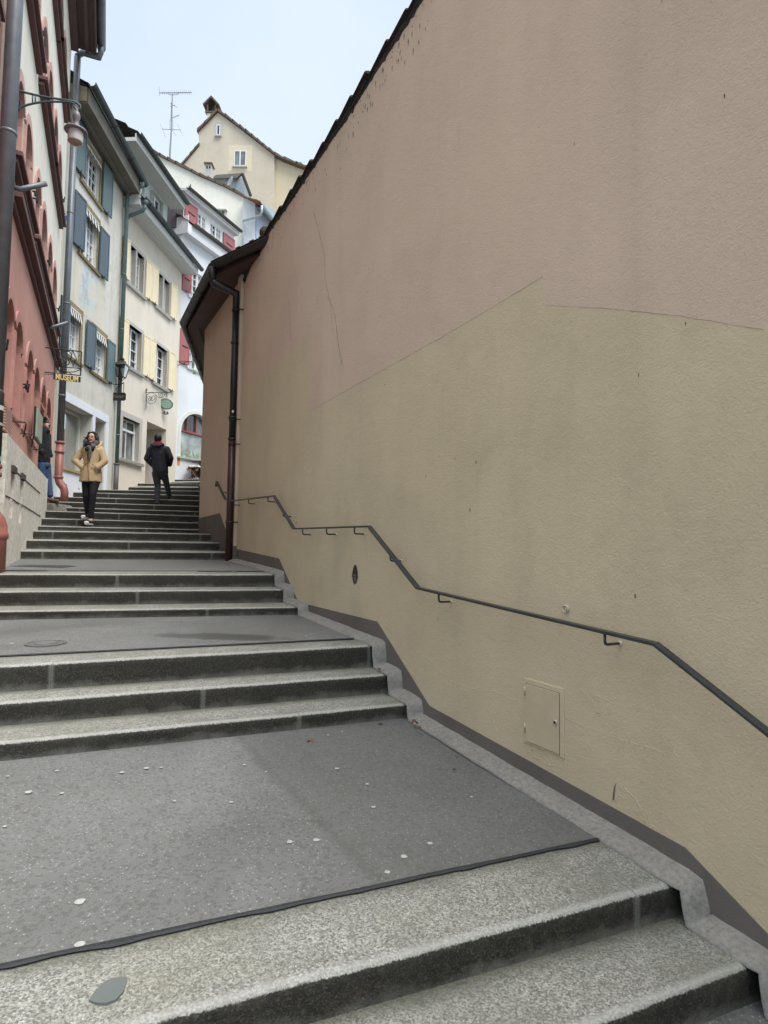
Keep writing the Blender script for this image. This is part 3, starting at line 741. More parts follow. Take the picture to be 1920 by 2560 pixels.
for i in range(n):
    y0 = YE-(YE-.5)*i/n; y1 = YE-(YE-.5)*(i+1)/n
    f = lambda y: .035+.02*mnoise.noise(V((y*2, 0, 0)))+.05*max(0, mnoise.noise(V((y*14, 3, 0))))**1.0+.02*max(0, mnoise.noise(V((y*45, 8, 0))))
    mb.face([RWALL.p(y0, topz(y0)+.03, .002), RWALL.p(y1, topz(y1)+.03, .002), RWALL.p(y1, topz(y1)-f(y1), .002), RWALL.p(y0, topz(y0)-f(y0), .002)])  # ragged strip: shade under the coping and grime in one dark colour
rs = random.Random(5)
for i in range(150):  # short vertical algae runs
    y = rs.uniform(3.2, 8.9); z = topz(y)-.06-abs(rs.gauss(0, .16)); h = rs.uniform(.01, .06); w_ = rs.uniform(.002, .006)
    mb.face([RWALL.p(y-w_, z, .002), RWALL.p(y, z+h*.4, .002), RWALL.p(y+w_, z, .002), RWALL.p(y, z-h, .002)])
for i in range(40):
    y = rs.uniform(2.0, 9); z = rs.uniform(1.2, 5.6); h = rs.uniform(.004, .02); w_ = rs.uniform(.001, .003)
    mb.face([RWALL.p(y-w_, z, .002), RWALL.p(y, z+h*.4, .002), RWALL.p(y+w_, z, .002), RWALL.p(y, z-h, .002)])
tagm = mb.build('shade_and_algae_streaks', SHADE_GRIME, right)
# hairline cracks and old plaster seams
CRK = flat('crack shadow', (.14, .115, .10), .9, .2, 50)
def crack(px, w, mat, name, o=.0015, jit=.008, raised=False, seg=.03):
    mb = MB(); P = []
    for i in range(len(px)-1):
        a, b = PT(*px[i]), PT(*px[i+1]); L = math.hypot(a[0]-b[0], a[1]-b[1]); k = max(1, int(L/seg))
        for j in range(k): P.append((a[0]+(b[0]-a[0])*j/k+rs.uniform(-jit, jit)*.6, a[1]+(b[1]-a[1])*j/k+rs.uniform(-jit, jit)))
    P.append(PT(*px[-1]))
    if raised:
        mb.tube([RWALL.p(y, z, -w*.55) for y, z in P], [w*rs.uniform(.7, 1.15) for _ in P], 8)
    else:
        for i in range(len(P)-1):
            a, b = P[i], P[i+1]; d = V((b[0]-a[0], b[1]-a[1], 0)); d = d.normalized() if d.length > 1e-9 else V((0, 1, 0)); ww = w*rs.uniform(.4, 1.1)
            mb.face([RWALL.p(a[0]-d.y*ww, a[1]+d.x*ww, o), RWALL.p(b[0]-d.y*ww, b[1]+d.x*ww, o), RWALL.p(b[0]+d.y*ww, b[1]-d.x*ww, o), RWALL.p(a[0]+d.y*ww, a[1]-d.x*ww, o)])
    return mb.build(name, mat, right, smooth=raised)
crack([(783, 527), (800, 590), (812, 640), (813, 700), (822, 740), (838, 790), (846, 860), (856, 915)], .0028, CRK, 'crack')
crack([(815, 735), (826, 760), (832, 830)], .0018, CRK, 'crack')
crack([(722, 745), (726, 850)], .0018, CRK, 'crack')
crack([(772, 1029), (900, 957), (1100, 846), (1250, 757), (1357, 692)], .0016, flat('patch edge shadow', (.30, .24, .19), .9, .2, 30), 'crack', jit=.002, seg=.06)
crack([(1365, 763), (1520, 772), (1700, 790), (1909, 824)], .0014, MC['patch edge shadow'], 'crack', jit=.002, seg=.06)
crack([(1415, 1797), (1470, 1820), (1510, 1832), (1560, 1852), (1640, 1872), (1700, 1905)], .0028, WLO, 'plaster_seam', raised=True, jit=.004)
crack([(1310, 1757), (1270, 1742), (1235, 1728), (1180, 1722), (1120, 1700), (1090, 1660), (1060, 1640)], .0030, WLO, 'plaster_seam', raised=True, jit=.004)
crack([(1310, 1857), (1335, 1872), (1365, 1882), (1385, 1905), (1408, 1922)], .0040, WLO, 'plaster_seam', raised=True, jit=.005, seg=.015)
crack([(1315, 1875), (1345, 1895), (1372, 1912), (1395, 1918)], .0045, WLO, 'plaster_seam', raised=True, jit=.006, seg=.012)
crack([(1460, 1730), (1478, 1745), (1488, 1762), (1492, 1785)], .0035, WLO, 'plaster_seam', raised=True, jit=.005, seg=.012)
crack([(1228, 1775), (1235, 1810), (1243, 1832), (1250, 1812)], .0035, WLO, 'plaster_seam', raised=True, jit=.003, seg=.012)
crack([(1560, 1968), (1590, 2000), (1608, 2030), (1614, 2060)], .0040, WLO, 'plaster_seam', raised=True, jit=.006, seg=.014)
crack([(1025, 1650), (1022, 1670), (1035, 1690), (1042, 1680)], .0030, WLO, 'plaster_seam', raised=True, jit=.003, seg=.015)
crack([(850, 1445), (880, 1450), (925, 1458)], .0018, WLO, 'plaster_seam', raised=True, jit=.003)
rq = random.Random(21)
def flake(cx, cy, n, spread, r):
    Y0, Z0 = PT(cx, cy); mb = MB()
    for _ in range(n):
        y, z = Y0+rq.gauss(0, spread), Z0+rq.gauss(0, spread*.6); a = rq.uniform(0, 6.3); P_ = [(y, z)]
        for _ in range(rq.randint(4, 9)): a += rq.uniform(-.9, .9); P_.append((P_[-1][0]+.012*math.cos(a), P_[-1][1]+.009*math.sin(a)))
        mb.tube([RWALL.p(u, v, -r*.5) for u, v in P_], [r*rq.uniform(.5, 1.1) for _ in P_], 6)
    mb.build('blistered_paint', WLO, right, smooth=True)
flake(1360, 1890, 26, .045, .0035); flake(1245, 1800, 9, .035, .0028); flake(1480, 1750, 16, .05, .0030); flake(1600, 2030, 10, .05, .0035); flake(1030, 1680, 6, .03, .0028); flake(970, 1580, 7, .05, .0028); flake(1680, 2150, 8, .05, .004)
# meter hatch
mb = MB()
hf = [(1314, 1693.5), (1412, 1722), (1412, 1893), (1310, 1856)]; hd = [(1321, 1708), (1403, 1732), (1402, 1887), (1314, 1850)]
F4 = [PT(*p) for p in hf]; D4 = [PT(*p) for p in hd]
ya, yb = (F4[0][0]+F4[3][0])/2, (F4[1][0]+F4[2][0])/2; za, zb = (F4[2][1]+F4[3][1])/2, (F4[0][1]+F4[1][1])/2
yc, yd = (D4[0][0]+D4[3][0])/2, (D4[1][0]+D4[2][0])/2; zc, zd = (D4[2][1]+D4[3][1])/2, (D4[0][1]+D4[1][1])/2
mb = MB(); RWALL.box(mb, yb, ya, za, zb, -.02, .008); hatch = mb.build('wall_hatch', WLO, right, bevel=.003)
mb = MB(); RWALL.box(mb, yd, yc, zc, zd, .002, .0095); mb.build('hatch_gap', CRK, hatch)
mb = MB(); RWALL.box(mb, yd+.003, yc-.003, zc+.003, zd-.003, .003, .014); mb.build('hatch_door', flat('hatch paint', (.47, .405, .275), .55, .08, 9), hatch, bevel=.002)
for z in (zd-.045, zc+.075):
    mb = MB(); p = RWALL.p(yc+.002, z, .014); mb.tube([p+V((0, 0, -.028)), p+V((0, 0, -.002)), p+V((0, 0, 0)), p+V((0, 0, .026))], [.006, .006, .0075, .007], 8); mb.build('hinge', WLO, hatch, smooth=True)
LOCKM = flat('worn cream plastic', (.48, .44, .34), .6, .15, 80)
mb = MB(); p = RWALL.p(*PT(1394, 1805), .013); mb.lathe(p, [(.013, 0), (.013, .008), (.010, .010), (.008, .006)], 20, 0, RWALL.n); lk = mb.build('lock', LOCKM, hatch)
mb = MB(); mb.lathe(p, [(.0075, .004), (.006, .011), (.002, .011)], 12, 0, RWALL.n); mb.build('lock_core', IRON, lk)
mb = MB(); p = RWALL.p(*PT(1416.4, 1521.9), 0); mb.lathe(p, [(.021, -.01), (.021, .012), (.018, .015), (.014, .010), (.013, .004), (.009, .004), (.008, .008), (.003, .009)], 28, 0, RWALL.n)
mb.build('wall_socket', LOCKM, right, smooth=False)
# chipped hole: flat patch, the shade of the recess is in its dark colour
HOLE = speck('broken render', (.22, .19, .17), (.035, .03, .025), 55, 1, 1.)
HOLE2 = speck('cavity shade', (.05, .043, .036), (.02, .018, .015), 40, 1, 1.)
y0, z0 = PT(888, 1436); mb = MB(); pts = []
for i in range(22):
    a = 2*math.pi*i/22; pts.append((y0+.047*math.cos(a)*(1+.15*rs.random())*(1 if math.sin(a) < .3 else .85), z0+.083*math.sin(a)*(1+.12*rs.random())))
mb.prism([RWALL.p(y, z, .002) for y, z in pts], -RWALL.n*.001); ho = mb.build('render_hole', HOLE2, right)
mb = MB()
for i in range(34):
    yy = y0+rs.gauss(-.012, .016); zz = z0-.045+rs.gauss(0, .022); mb.ell(RWALL.p(yy, zz, .003), (.005*rs.random()+.002,)*3, 6)
for i in range(22):
    y1_, z1_ = pts[i]; mb.ell(RWALL.p(y1_, z1_, .001), (.004+.003*rs.random(),)*3, 6)
mb.build('rubble', HOLE, ho)
for (x, y) in [(741, 1306), (1588, 1490), (1190, 1155), (1175, 1275)]:
    mb = MB(); yy, zz = PT(x, y); mb.ell(RWALL.p(yy, zz, 0), (.004, .006, .012), 8); mb.build('wall_pit', CRK, right)
mb = MB(); mb.face([RWALL.p(*PT(1531, 2003), .002), RWALL.p(*PT(1535, 1968), .002), RWALL.p(*PT(1540, 1958), .002), RWALL.p(*PT(1536, 1998), .002)])
mb.build('scratch', CRK, right)
# eave of the polygonal end: gutter, fascia, soffit, roof
GZ = 6.0
G = [onZ(684, 584, GZ), onZ(523, 660, GZ), onZ(449, 806, GZ), onZ(508, 960, GZ)]; G.append(G[3]+(G[3]-G[2])*.8)
def inset(P, d):
    out = []
    for i, p in enumerate(P):
        ns = []
        for a, b in ((i-1, i), (i, i+1)):
            if a >= 0 and b < len(P):
                q = (P[b]-P[a]); q.z = 0; q.normalize(); n_ = V((q.y, -q.x, 0)); ns.append(n_ if True else n_)
        s = ns[0] if len(ns) == 1 else (ns[0]+ns[1])
        if len(ns) == 2: s = s/(1+ns[0].dot(ns[1]))
        out.append(p + s*d)
    return out
GB = flat('black painted gutter', (.010, .0115, .013), .42, .25, 5, 0, .05)
MAR = flat('maroon painted boards', (.052, .026, .024), .55, .15, 3)
half_gutter(right, inset(G, .07), .07, GB, 'gutter', .95)
mb = MB(); A = inset(G, .15); B = inset(G, .17); C_ = inset(G, .36)
for i in range(len(G)-1):
    mb.hexa([A[i]+V((0, 0, -.10)), A[i+1]+V((0, 0, -.10)), B[i+1]+V((0, 0, -.10)), B[i]+V((0, 0, -.10))], [A[i]+V((0, 0, .05)), A[i+1]+V((0, 0, .05)), B[i+1]+V((0, 0, .05)), B[i]+V((0, 0, .05))])
mb.build('fascia', MAR, right)
mb = MB()
W_ = [RWALL.p(7.95, 0, -.02), RWALL.p(9.0, 0, -.02), RWALL.p(11.5, 0, -.05), V((HID.a+HID.b*15, 15, 0)), V((HID.a+HID.b*20, 20, 0))]
for i in range(len(G)-1):
    z1, z2 = GZ-.085, GZ-.035
    mb.hexa([B[i]+V((0, 0, z1-GZ)), B[i+1]+V((0, 0, z1-GZ)), C_[i+1]+V((0, 0, z1-GZ)), C_[i]+V((0, 0, z1-GZ))], [B[i]+V((0, 0, .0)), B[i+1], C_[i+1], C_[i]])
    w0, w1 = W_[i], W_[i+1]
    mb.hexa([C_[i]+V((0, 0, z2-GZ-.02)), C_[i+1]+V((0, 0, z2-GZ-.02)), V((w1.x, w1.y, z2-.02)), V((w0.x, w0.y, z2-.02))], [C_[i]+V((0, 0, .01)), C_[i+1]+V((0, 0, .01)), V((w1.x, w1.y, GZ+.01)), V((w0.x, w0.y, GZ+.01))])
mb.build('soffit', MAR, right)
mb = MB(); E_ = inset(G, .03); ap = V((-1.0, 11.2, 6.85)); ap2 = V((-2.6, 17, 6.9))
E3 = [p+V((0, 0, .06)) for p in E_]; mb.face([E3[0], E3[1], ap]); mb.face([E3[1], E3[2], ap]); mb.face([E3[2], E3[3], ap2, ap]); mb.face([E3[3], E3[4], ap2])
mb.face([E3[0], ap, V((-.9, 8.2, 6.3))])
mb.build('roof', TILED, right)
mb = MB(); g0, g1 = E3[0], E3[1]; a = g0+(g1-g0)*-.03; b = g0+(g1-g0)*.62; d = (b-a)
up = V((.25, .42, .26)); tiles(mb, a+V((.02, .03, -.01)), b+V((.02, .03, -.01)), up, 4, 9, 0, .035, .02); mb.build('roof_tiles', TILE, right)
mb = MB(); c = onY(671, 588, 8.35); mb.lathe(c+V((-.03, -.12, -.02)), [(.085, 0), (.092, .05), (.088, .5), (.02, .55)], 14, 0, V((.25, .93, .12))); mb.build('ridge_tile', TILED, right, smooth=True)
# downpipe
mb = MB(); p0 = onZ(531, 668, 5.97); p1 = onY(533, 706, p0.y); YP = 9.12
p2 = onY(580, 737, YP); p3 = onY(578, 770, YP); q2 = RWALL.p(YP, p2.z, .095); base_ = V((q2.x, q2.y, 0))
mb.tube([p0+V((0, 0, -.02)), p0+V((0, 0, -.12)), p1], [.085, .06, .052], 14)
mb.tube([p1+V((0, 0, .03)), p1, V((q2.x, q2.y, p2.z)), V((q2.x, q2.y, p2.z-.25))], .050, 14)
zc = onY(575, 1099, YP).z
mb.tube([V((q2.x, q2.y, p2.z-.05)), V((q2.x, q2.y, zc))], .050, 16, True, 0)
mb.tube([V((q2.x, q2.y, zc+.02)), V((q2.x, q2.y, 1.50))], .054, 16, True, 1)
for y, m_ in ((1046, 0), (1099, 0), (1306, 1), (860, 0)):
    z = onY(575, y, YP).z; mb.lathe(V((q2.x, q2.y, z)), [(.055, -.02), (.063, -.012), (.063, .012), (.055, .02)], 16, m_)
dp = mb.build('drainpipe', [GB, flat('dark maroon cast iron', (.042, .016, .017), .4, .2, 5)], right, smooth=True)
for y in (1052, 1113, 1306, 780):
    z = onY(575, y, YP).z; mb = MB(); mb.tube([V((q2.x, q2.y, z)), RWALL.p(YP-.10, z, .05), RWALL.p(YP-.10, z, -.01)], .008, 6); mb.lathe(V((q2.x, q2.y, z)), [(.058, -.012), (.058, .012)], 14); mb.build('pipe_clamp', IRON, dp)
mb = MB(); c = V((q2.x, q2.y, onY(578, 1032, YP).z)); nn = (CAM-c); nn.z = 0; nn.normalize(); s_ = V((-nn.y, nn.x, 0)); c = c+nn*.051
mb.prism([c+V((0, 0, .022))*1.2, c-s_*.018, c-V((0, 0, .026)), c+s_*.018], nn*.002); mb.build('sticker', flat('white sticker', (.7, .7, .7)), dp)
mb = MB(); mb.lathe(V((q2.x, q2.y, 1.515)), [(.13, -.03), (.11, .005), (.06, .01)], 18); mb.build('pipe_collar', MORT, dp)
# ------------------------------------------------------------------ wall handrail
def flatbar(mb, P, fr, w, t):
    secs = []
    for i, (y, z, o) in enumerate(P):
        def dd(a, b): 
            v = V(((P[b][0]-P[a][0])*fr.k, P[b][1]-P[a][1], 0)); return v.normalized()
        if i == 0: d = dd(0, 1); s = 1
        elif i == len(P)-1: d = dd(i-1, i); s = 1
        else:
            d1, d2_ = dd(i-1, i), dd(i, i+1); d = (d1+d2_).normalized(); s = 1/max(.6, d.dot(d1))
        ny, nz = -d.y, d.x
        if nz < 0: ny, nz = -ny, -nz
        k = t/2*s
        secs.append([fr.p(y+ny*k/fr.k, z+nz*k, o-w/2), fr.p(y+ny*k/fr.k, z+nz*k, o+w/2), fr.p(y-ny*k/fr.k, z-nz*k, o+w/2), fr.p(y-ny*k/fr.k, z-nz*k, o-w/2)])
    i0 = len(mb.v)
    for q in secs: mb.v += q
    for i in range(len(secs)-1):
        for j in range(4): mb.f.append((i0+i*4+j, i0+i*4+(j+1) % 4, i0+i*4+4+(j+1) % 4, i0+i*4+4+j)); mb.mi.append(0)
    mb.f.append((i0, i0+1, i0+2, i0+3)); n = i0+(len(secs)-1)*4; mb.f.append((n+3, n+2, n+1, n)); mb.mi += [0, 0]
RAILM = flat('charcoal rail paint', (.035, .040, .046), .38, .3, 14, .2, .03)
rail = thing('handrail', 'dark grey flat-bar handrail bending down along the olive wall', 'handrail', RWALL.p(5, 1.5, .1))
OR = .105; rp = [(541, 1216), (542, 1204), (563, 1248), (574, 1253), (685, 1240), (735, 1322), (923, 1316), (1045, 1470), (1640, 1610), (1919, 1830), (2250, 2110)]
P = [PT(x, y, OR)+(OR,) for x, y in rp]; P += [(1.35, P[-1][1]-.26, OR), (.6, P[-1][1]-.30, OR), (-.6, P[-1][1]-.34, OR)]
mb = MB(); flatbar(mb, P, RWALL, .042, .016); mb.build('rail', RAILM, rail, bevel=.003)
for x, y in [(553, 1222), (583.8, 1252), (621.7, 1248), (670, 1242), (708, 1278), (756.8, 1322), (816.7, 1320), (886, 1317.5), (976, 1383), (1097, 1483), (1512, 1580), (2230, 2093)]:
    Y, z = PT(x, y, OR); z -= .008; mb = MB(); pts = []
    pts = [RWALL.p(Y, z, OR-.0), RWALL.p(Y, z-.035, OR), RWALL.p(Y, z-.047, OR-.004), RWALL.p(Y, z-.052, OR-.016), RWALL.p(Y, z-.052, -.01)]
    mb.tube(pts, .0068, 8); br = mb.build('bracket', RAILM, rail, smooth=True)
    mb = MB(); mb.lathe(RWALL.p(Y, z-.052, 0), [(.014, 0), (.012, .006), (.008, .009)], 12, 0, RWALL.n); mb.build('wall_plate', LOCKM, br)
# far handrail on the hidden side of the same house
rail2 = thing('handrail', 'short far handrail end showing beyond the rendered house corner above the upper steps', 'handrail', onY(500, 1222, 16.8))
mb = MB(); a = onY(499, 1217, 16.9); b = onY(509, 1198, 19.5); c = b+(b-a)*.8
mb.tube([a+V((0, 0, -.13)), a+V((0, 0, -.02)), a, b, c], .04, 4, True, 0, (.6, 1.)); mb.build('rail', RAILM, rail2)
mb = MB(); q = a+(b-a)*.6; mb.tube([q, q+V((0, 0, -.08)), q+V((.5, 0, -.08))], .01, 6); mb.build('bracket', RAILM, rail2)
# ------------------------------------------------------------------ museum building on the left (light render over red sandstone)
LIGHT = plaster('grey cream streaked render', (.70, .68, .60), (.36, .33, .27), .35, 60, .4, 1., .08)
RED = plaster('red sandstone paint', (.53, .29, .245), (.36, .20, .17), .4, 40, .4, .7, .12)
REDT = flat('red sandstone trim', (.46, .235, .20), .8, .2, 6, 0, .3, 60)
REDL = flat('light red window trim', (.50, .30, .26), .8, .15, 6, 0, .3, 60)
DKR = flat('dark red weathered moulding', (.11, .05, .045), .7, .3, 6, 0, .3, 60)
LIME = speck('pitted limestone', (.74, .72, .66), (.46, .44, .38), 11, .9, .5)
ZINC = flat('weathered zinc', (.15, .165, .185), .45, .25, 4, .3, .05)
CREDM = flat('red painted cast iron', (.27, .10, .08), .45, .25, 9, 0, .15)
DARKG = glassm('dark window', (.035, .037, .04)); GREYG = glassm('pale reflecting window', (.13, .145, .145), .08); MIDG = glassm('mid grey window', (.055, .06, .062))
CURT = flat('white net curtain', (.55, .57, .57), .9, .1, 30)
pk = thing('museum_building', 'tall museum building with grey-cream upper storeys over red sandstone and pale plinth', 'building', PINK.p(10, 1.6))
YS, YN = 6.75, 13.55
cols = [(6.83, 7.42, 7.56, 8.2), (8.72, 9.40, 9.54, 10.36), (10.66, 11.42, 11.60, 12.5)]
rows = [(3.45, 4.70), (6.28, 7.42), (8.72, 9.86), (11.12, 12.3)]
ops = []
def nrect(c, r, rise, dp): return (c[0], c[1], r[0], r[1], rise, dp)
lowops = []; upops = []
for c in cols:
    for y0, y1 in ((c[0], c[1]), (c[2], c[3])):
        if y0 > 10.6:
            lowops.append((y0, y1, 4.34, 4.68, .32, .32))
            if y0 == 11.60: lowops.append((10.78, 12.8, 2.3, 4.30, 0, .62))
        else: lowops.append((y0, y1, rows[0][0], rows[0][1], (y1-y0)*.5, .32))
        y0 = 11.60 if y0 == 11.66 else y0; y1 = 12.5 if y1 == 12.8 else y1
        for r in rows[1:]: upops.append((y0, y1, r[0], r[1], (y1-y0)*.55, .28))
slits = [(PINK.uv(8, 1190)[0]-.12, PINK.uv(8, 1190)[0]+.10, 2.05, 2.62, 0, .25), (PINK.uv(33, 1190)[0]-.10, PINK.uv(33, 1190)[0]+.14, 2.02, 2.62, 0, .25)]
mb = MB(); wall(mb, PINK, YS, YN, 1.2, 5.72, lowops, .3, 0, 1); mb.build('lower_wall', [RED, REDT], pk)
mb = MB(); wall(mb, PINK, YS, YN, 5.90, 13.6, upops, .28, 0, 1)
mb.face([PINK.p(YN, 1, 0), PINK.p(YN, 1, -8), PINK.p(YN, 13.6, -8), PINK.p(YN, 13.6, 0)]); mb.face([PINK.p(YS, 1, 0), PINK.p(YS, 13.6, 0), PINK.p(YS, 13.6, -8), PINK.p(YS, 1, -8)])
mb.build('upper_wall', [LIGHT, REDL], pk)
# plinth
mb = MB(); wall(mb, PINK, YS, 11.62, 1.25, 3.0, slits, .25, 0, 0, .10)
mb.face([PINK.p(YS, 3.0, .10), PINK.p(11.62, 3.0, .10), PINK.p(11.62, 3.06, 0), PINK.p(YS, 3.06, 0)])
mb.face([PINK.p(11.62, 1.25, .10), PINK.p(11.62, 1.25, 0), PINK.p(11.62, 3.06, 0), PINK.p(11.62, 3.0, .10)])
mb.face([PINK.p(YS, 1.25, .10), PINK.p(YS, 3.0, .10), PINK.p(YS, 3.06, -.6), PINK.p(YS, 1.25, -.6)])
for s in slits: mb.face([PINK.p(s[0], s[2], -.15), PINK.p(s[0], s[3], -.15), PINK.p(s[1], s[3], -.15), PINK.p(s[1], s[2], -.15)])
pl = mb.build('plinth', LIME, pk)
for s in slits:
    mb = MB(); PINK.box(mb, s[0]-.04, s[1]+.04, s[3]-.01, s[3]+.07, .09, .13); mb.build('lintel', speck('blackened stone', (.09, .085, .075), (.03, .03, .028), 20), pl)
mb = MB()
for (a, b) in (((13, 1238), (101, 1290)), ((40, 1180), (100, 1233))):
    A = [PINK.uv(*a, .1), PINK.uv(*b, .1)]; n = 14
    pts = [(A[0][0]+(A[1][0]-A[0][0])*i/n, A[0][1]+(A[1][1]-A[0][1])*i/n+rs.uniform(-.006, .006)) for i in range(n+1)]
    mb.tube([PINK.p(min(y, 11.6), z, .104) for y, z in pts], .006, 5)
mb.build('cable', IRON, pl)
# cornice between storeys
mb = MB(); PINK.box(mb, YS, YN, 5.72, 5.80, -.05, .05); PINK.box(mb, YS, YN, 5.80, 5.88, -.05, .13); PINK.box(mb, YS, YN, 5.88, 5.93, -.05, .09); mb.build('cornice', DKR, pk)
FRD = flat('brown red casement', (.22, .085, .065), .6, .2, 8)
for ci, c in enumerate(cols):
    for ri, r in enumerate(rows):
        o_ = .0; y0, y3 = c[0], c[3]; trim = REDT if ri == 0 else REDL
        # moulded stone surround drawn round the twin arch
        mb = MB(); w_ = .11
        PINK.box(mb, y0-w_, y0-.002, (r[0] if not (ri == 0 and ci == 2) else 4.3), r[1]-.38, 0, .025); PINK.box(mb, y3+.002, y3+w_, (r[0] if not (ri == 0 and ci == 2) else 4.3), r[1]-.38, 0, .025)
        for a, b in ((c[0], c[1]), (c[2], c[3])):
            A = arc(a, b, r[0], r[1], (b-a)*.5 if ri == 0 else (b-a)*.55, 14); B = arc(a-w_, b+w_, r[0], r[1]+w_+.02, (b-a)*.5+w_ if ri == 0 else (b-a)*.55+w_+.05, 14)
            for i in range(14):
                if a == c[0] and B[i+1][0] > (c[1]+c[2])/2+.01: continue
                if a == c[2] and B[i][0] < (c[1]+c[2])/2-.01: continue
                mb.hexa([PINK.p(A[i][0], A[i][1], 0), PINK.p(A[i+1][0], A[i+1][1], 0), PINK.p(B[i+1][0], B[i+1][1], 0), PINK.p(B[i][0], B[i][1], 0)],
                        [PINK.p(A[i][0], A[i][1], .025), PINK.p(A[i+1][0], A[i+1][1], .025), PINK.p(B[i+1][0], B[i+1][1], .025), PINK.p(B[i][0], B[i][1], .025)])
        mb.build('window_surround', trim, pk)
        mb = MB(); PINK.box(mb, c[1]+.03, c[2]-.03, r[0] if not (ri == 0 and ci == 2) else 4.2, r[1]-.25, -.2, .035); mb.build('mullion', trim, pk)
        for a, b in ((c[0], c[1]), (c[2], c[3])):
            if ri == 0 and a > 10.6:
                if a == 11.60: window(pk, PINK, 10.78, 12.8, 2.3, 4.30, .6, 4, 3, FRD, DARKG, .08, .03, 0, name='entrance_door')
                window(pk, PINK, a, b, 4.34, 4.68, .28, 1, 1, FRD, DARKG, .04, .02, .32); continue
            window(pk, PINK, a, b, r[0], r[1], .28 if ri == 0 else .24, 2, 3, FRD, DARKG, .04, .02, (b-a)*.5)
        if ri == 0 and ci == 2: continue
        mb = MB(); so_ = .02 if ri == 0 else .13
        PINK.box(mb, y0-.2, y3+.2, r[0]-.06, r[0], -.02, so_); 
        if ri: PINK.box(mb, y0-.17, y3+.17, r[0]-.13, r[0]-.06, -.02, so_*.6)
        mb.build('window_sill', DKR if ri else REDT, pk, bevel=.008)
        for yy in (y0-.17, y3+.17):
            mb = MB(); z = r[0]+.55; mb.tube([PINK.p(yy, z, 0), PINK.p(yy, z, .07), PINK.p(yy, z+.06, .075)], .012, 6); mb.ell(PINK.p(yy, z-.03, .06), (.02, .02, .045), 8); mb.build('shutter_hook', IRON, pk)
# grille, flag holders, hooks
mb = MB(); y, z = PINK.uv(13, 1072, .0); PINK.box(mb, y-.25, y+.33, 3.08, 3.42, -.01, .01)
for i in range(9): PINK.box(mb, y-.22, y+.30, 3.10+i*.035, 3.12+i*.035, .01, .03)
mb.build('vent_grille', REDL, pk)
for x, y in ((27, 1053), (50, 1083), (82, 1123)):
    Y, z = PINK.uv(x, y, .0); mb = MB(); mb.tube([PINK.p(Y, z, 0), PINK.p(Y, z, .16), PINK.p(Y, z-.02, .17), PINK.p(Y+.05, z-.14, .15), PINK.p(Y+.12, z-.17, .13)], .009, 6); mb.build('hook', IRON, pk)
for (x, y) in ((46, 472), (127, 818)):
    Y, z = PINK.uv(x, y, .1); mb = MB(); mb.tube([PINK.p(Y, z, 0), PINK.p(Y, z, .12), PINK.p(Y-.0, z+.14, .38)], [.02, .03, .03], 10); mb.build('flag_holder', ZINC, pk, smooth=True)
# roof eave, gutter and the long grey downpipe
mb = MB(); OV = .50
PINK.box(mb, YS-2, YN-.1, 13.45, 13.53, 0, OV); PINK.box(mb, YS-2, YN-.1, 13.35, 13.45, 0, .16); PINK.box(mb, YS-2, YN-.1, 13.38, 13.46, OV-.2, OV-.12)
PINK.box(mb, YS-2, YN-.1, 13.40, 13.72, OV, OV+.04)
mb.build('eave', flat('mauve brown eave boards', (.085, .05, .05), .6, .25, 4), pk)
mb = MB(); mb.hexa([PINK.p(YS-2, 13.74, OV+.08), PINK.p(YN+.05, 13.74, OV+.08), PINK.p(YN+.05, 15.8, -2), PINK.p(YS-2, 15.8, -2)], [PINK.p(YS-2, 13.82, OV+.08), PINK.p(YN+.05, 13.82, OV+.08), PINK.p(YN+.05, 15.9, -2), PINK.p(YS-2, 15.9, -2)]); mb.build('roof', TILE, pk)
ge = onY(250, 108, 13.5)
half_gutter(pk, [PINK.p(YN+.02, 13.72, OV+.13), PINK.p(YS-2, 13.74, OV+.13)], .09, ZINC, 'gutter', 1.4)
mb = MB(); pt = PINK.p(YN+.22, 0, .12); gx = PINK.p(YN-.15, 13.66, OV+.13)
zE = onY(178, 128, YN+.2).z; zR = onY(137, 1105, YN+.2).z
mb.tube([gx, gx+V((0, 0, -.18)), gx+V((-.05, .03, -.26)), V((pt.x+.12, pt.y, zE+.03)), V((pt.x, pt.y, zE-.06)), V((pt.x, pt.y, zE-.3))], .062, 12)
mb.tube([V((pt.x, pt.y, zE-.1)), V((pt.x, pt.y, zR))], .075, 14)
for z in (5.2, 7.4, 9.6, 11.5): mb.lathe(V((pt.x, pt.y, z)), [(.078, -.02), (.084, 0), (.078, .02)], 14)
dp = mb.build('downpipe', ZINC, pk, smooth=True)
mb = MB(); zb_ = onY(150, 1240, YN+.2).z; ze = zb_+.42
mb.tube([V((pt.x, pt.y, zR+.02)), V((pt.x, pt.y, ze)), V((pt.x+.03, pt.y, ze-.10)), V((pt.x+.13, pt.y, ze-.22)), V((pt.x+.16, pt.y, ze-.32)), V((pt.x+.16, pt.y, zb_-.1))], .085, 14)
for z in (zR, zR-.22, ze+.02): mb.lathe(V((pt.x, pt.y, z)), [(.09, -.03), (.105, -.02), (.105, .02), (.09, .03)], 14)
mb.build('pipe_boot', CREDM, dp, smooth=True)
mb = MB(); PINK.box(mb, 13.3, 13.36, 2.9, 9.5, 0, .03); mb.build('lightning_conductor', flat('cream conduit', (.5, .47, .38), .6), pk)
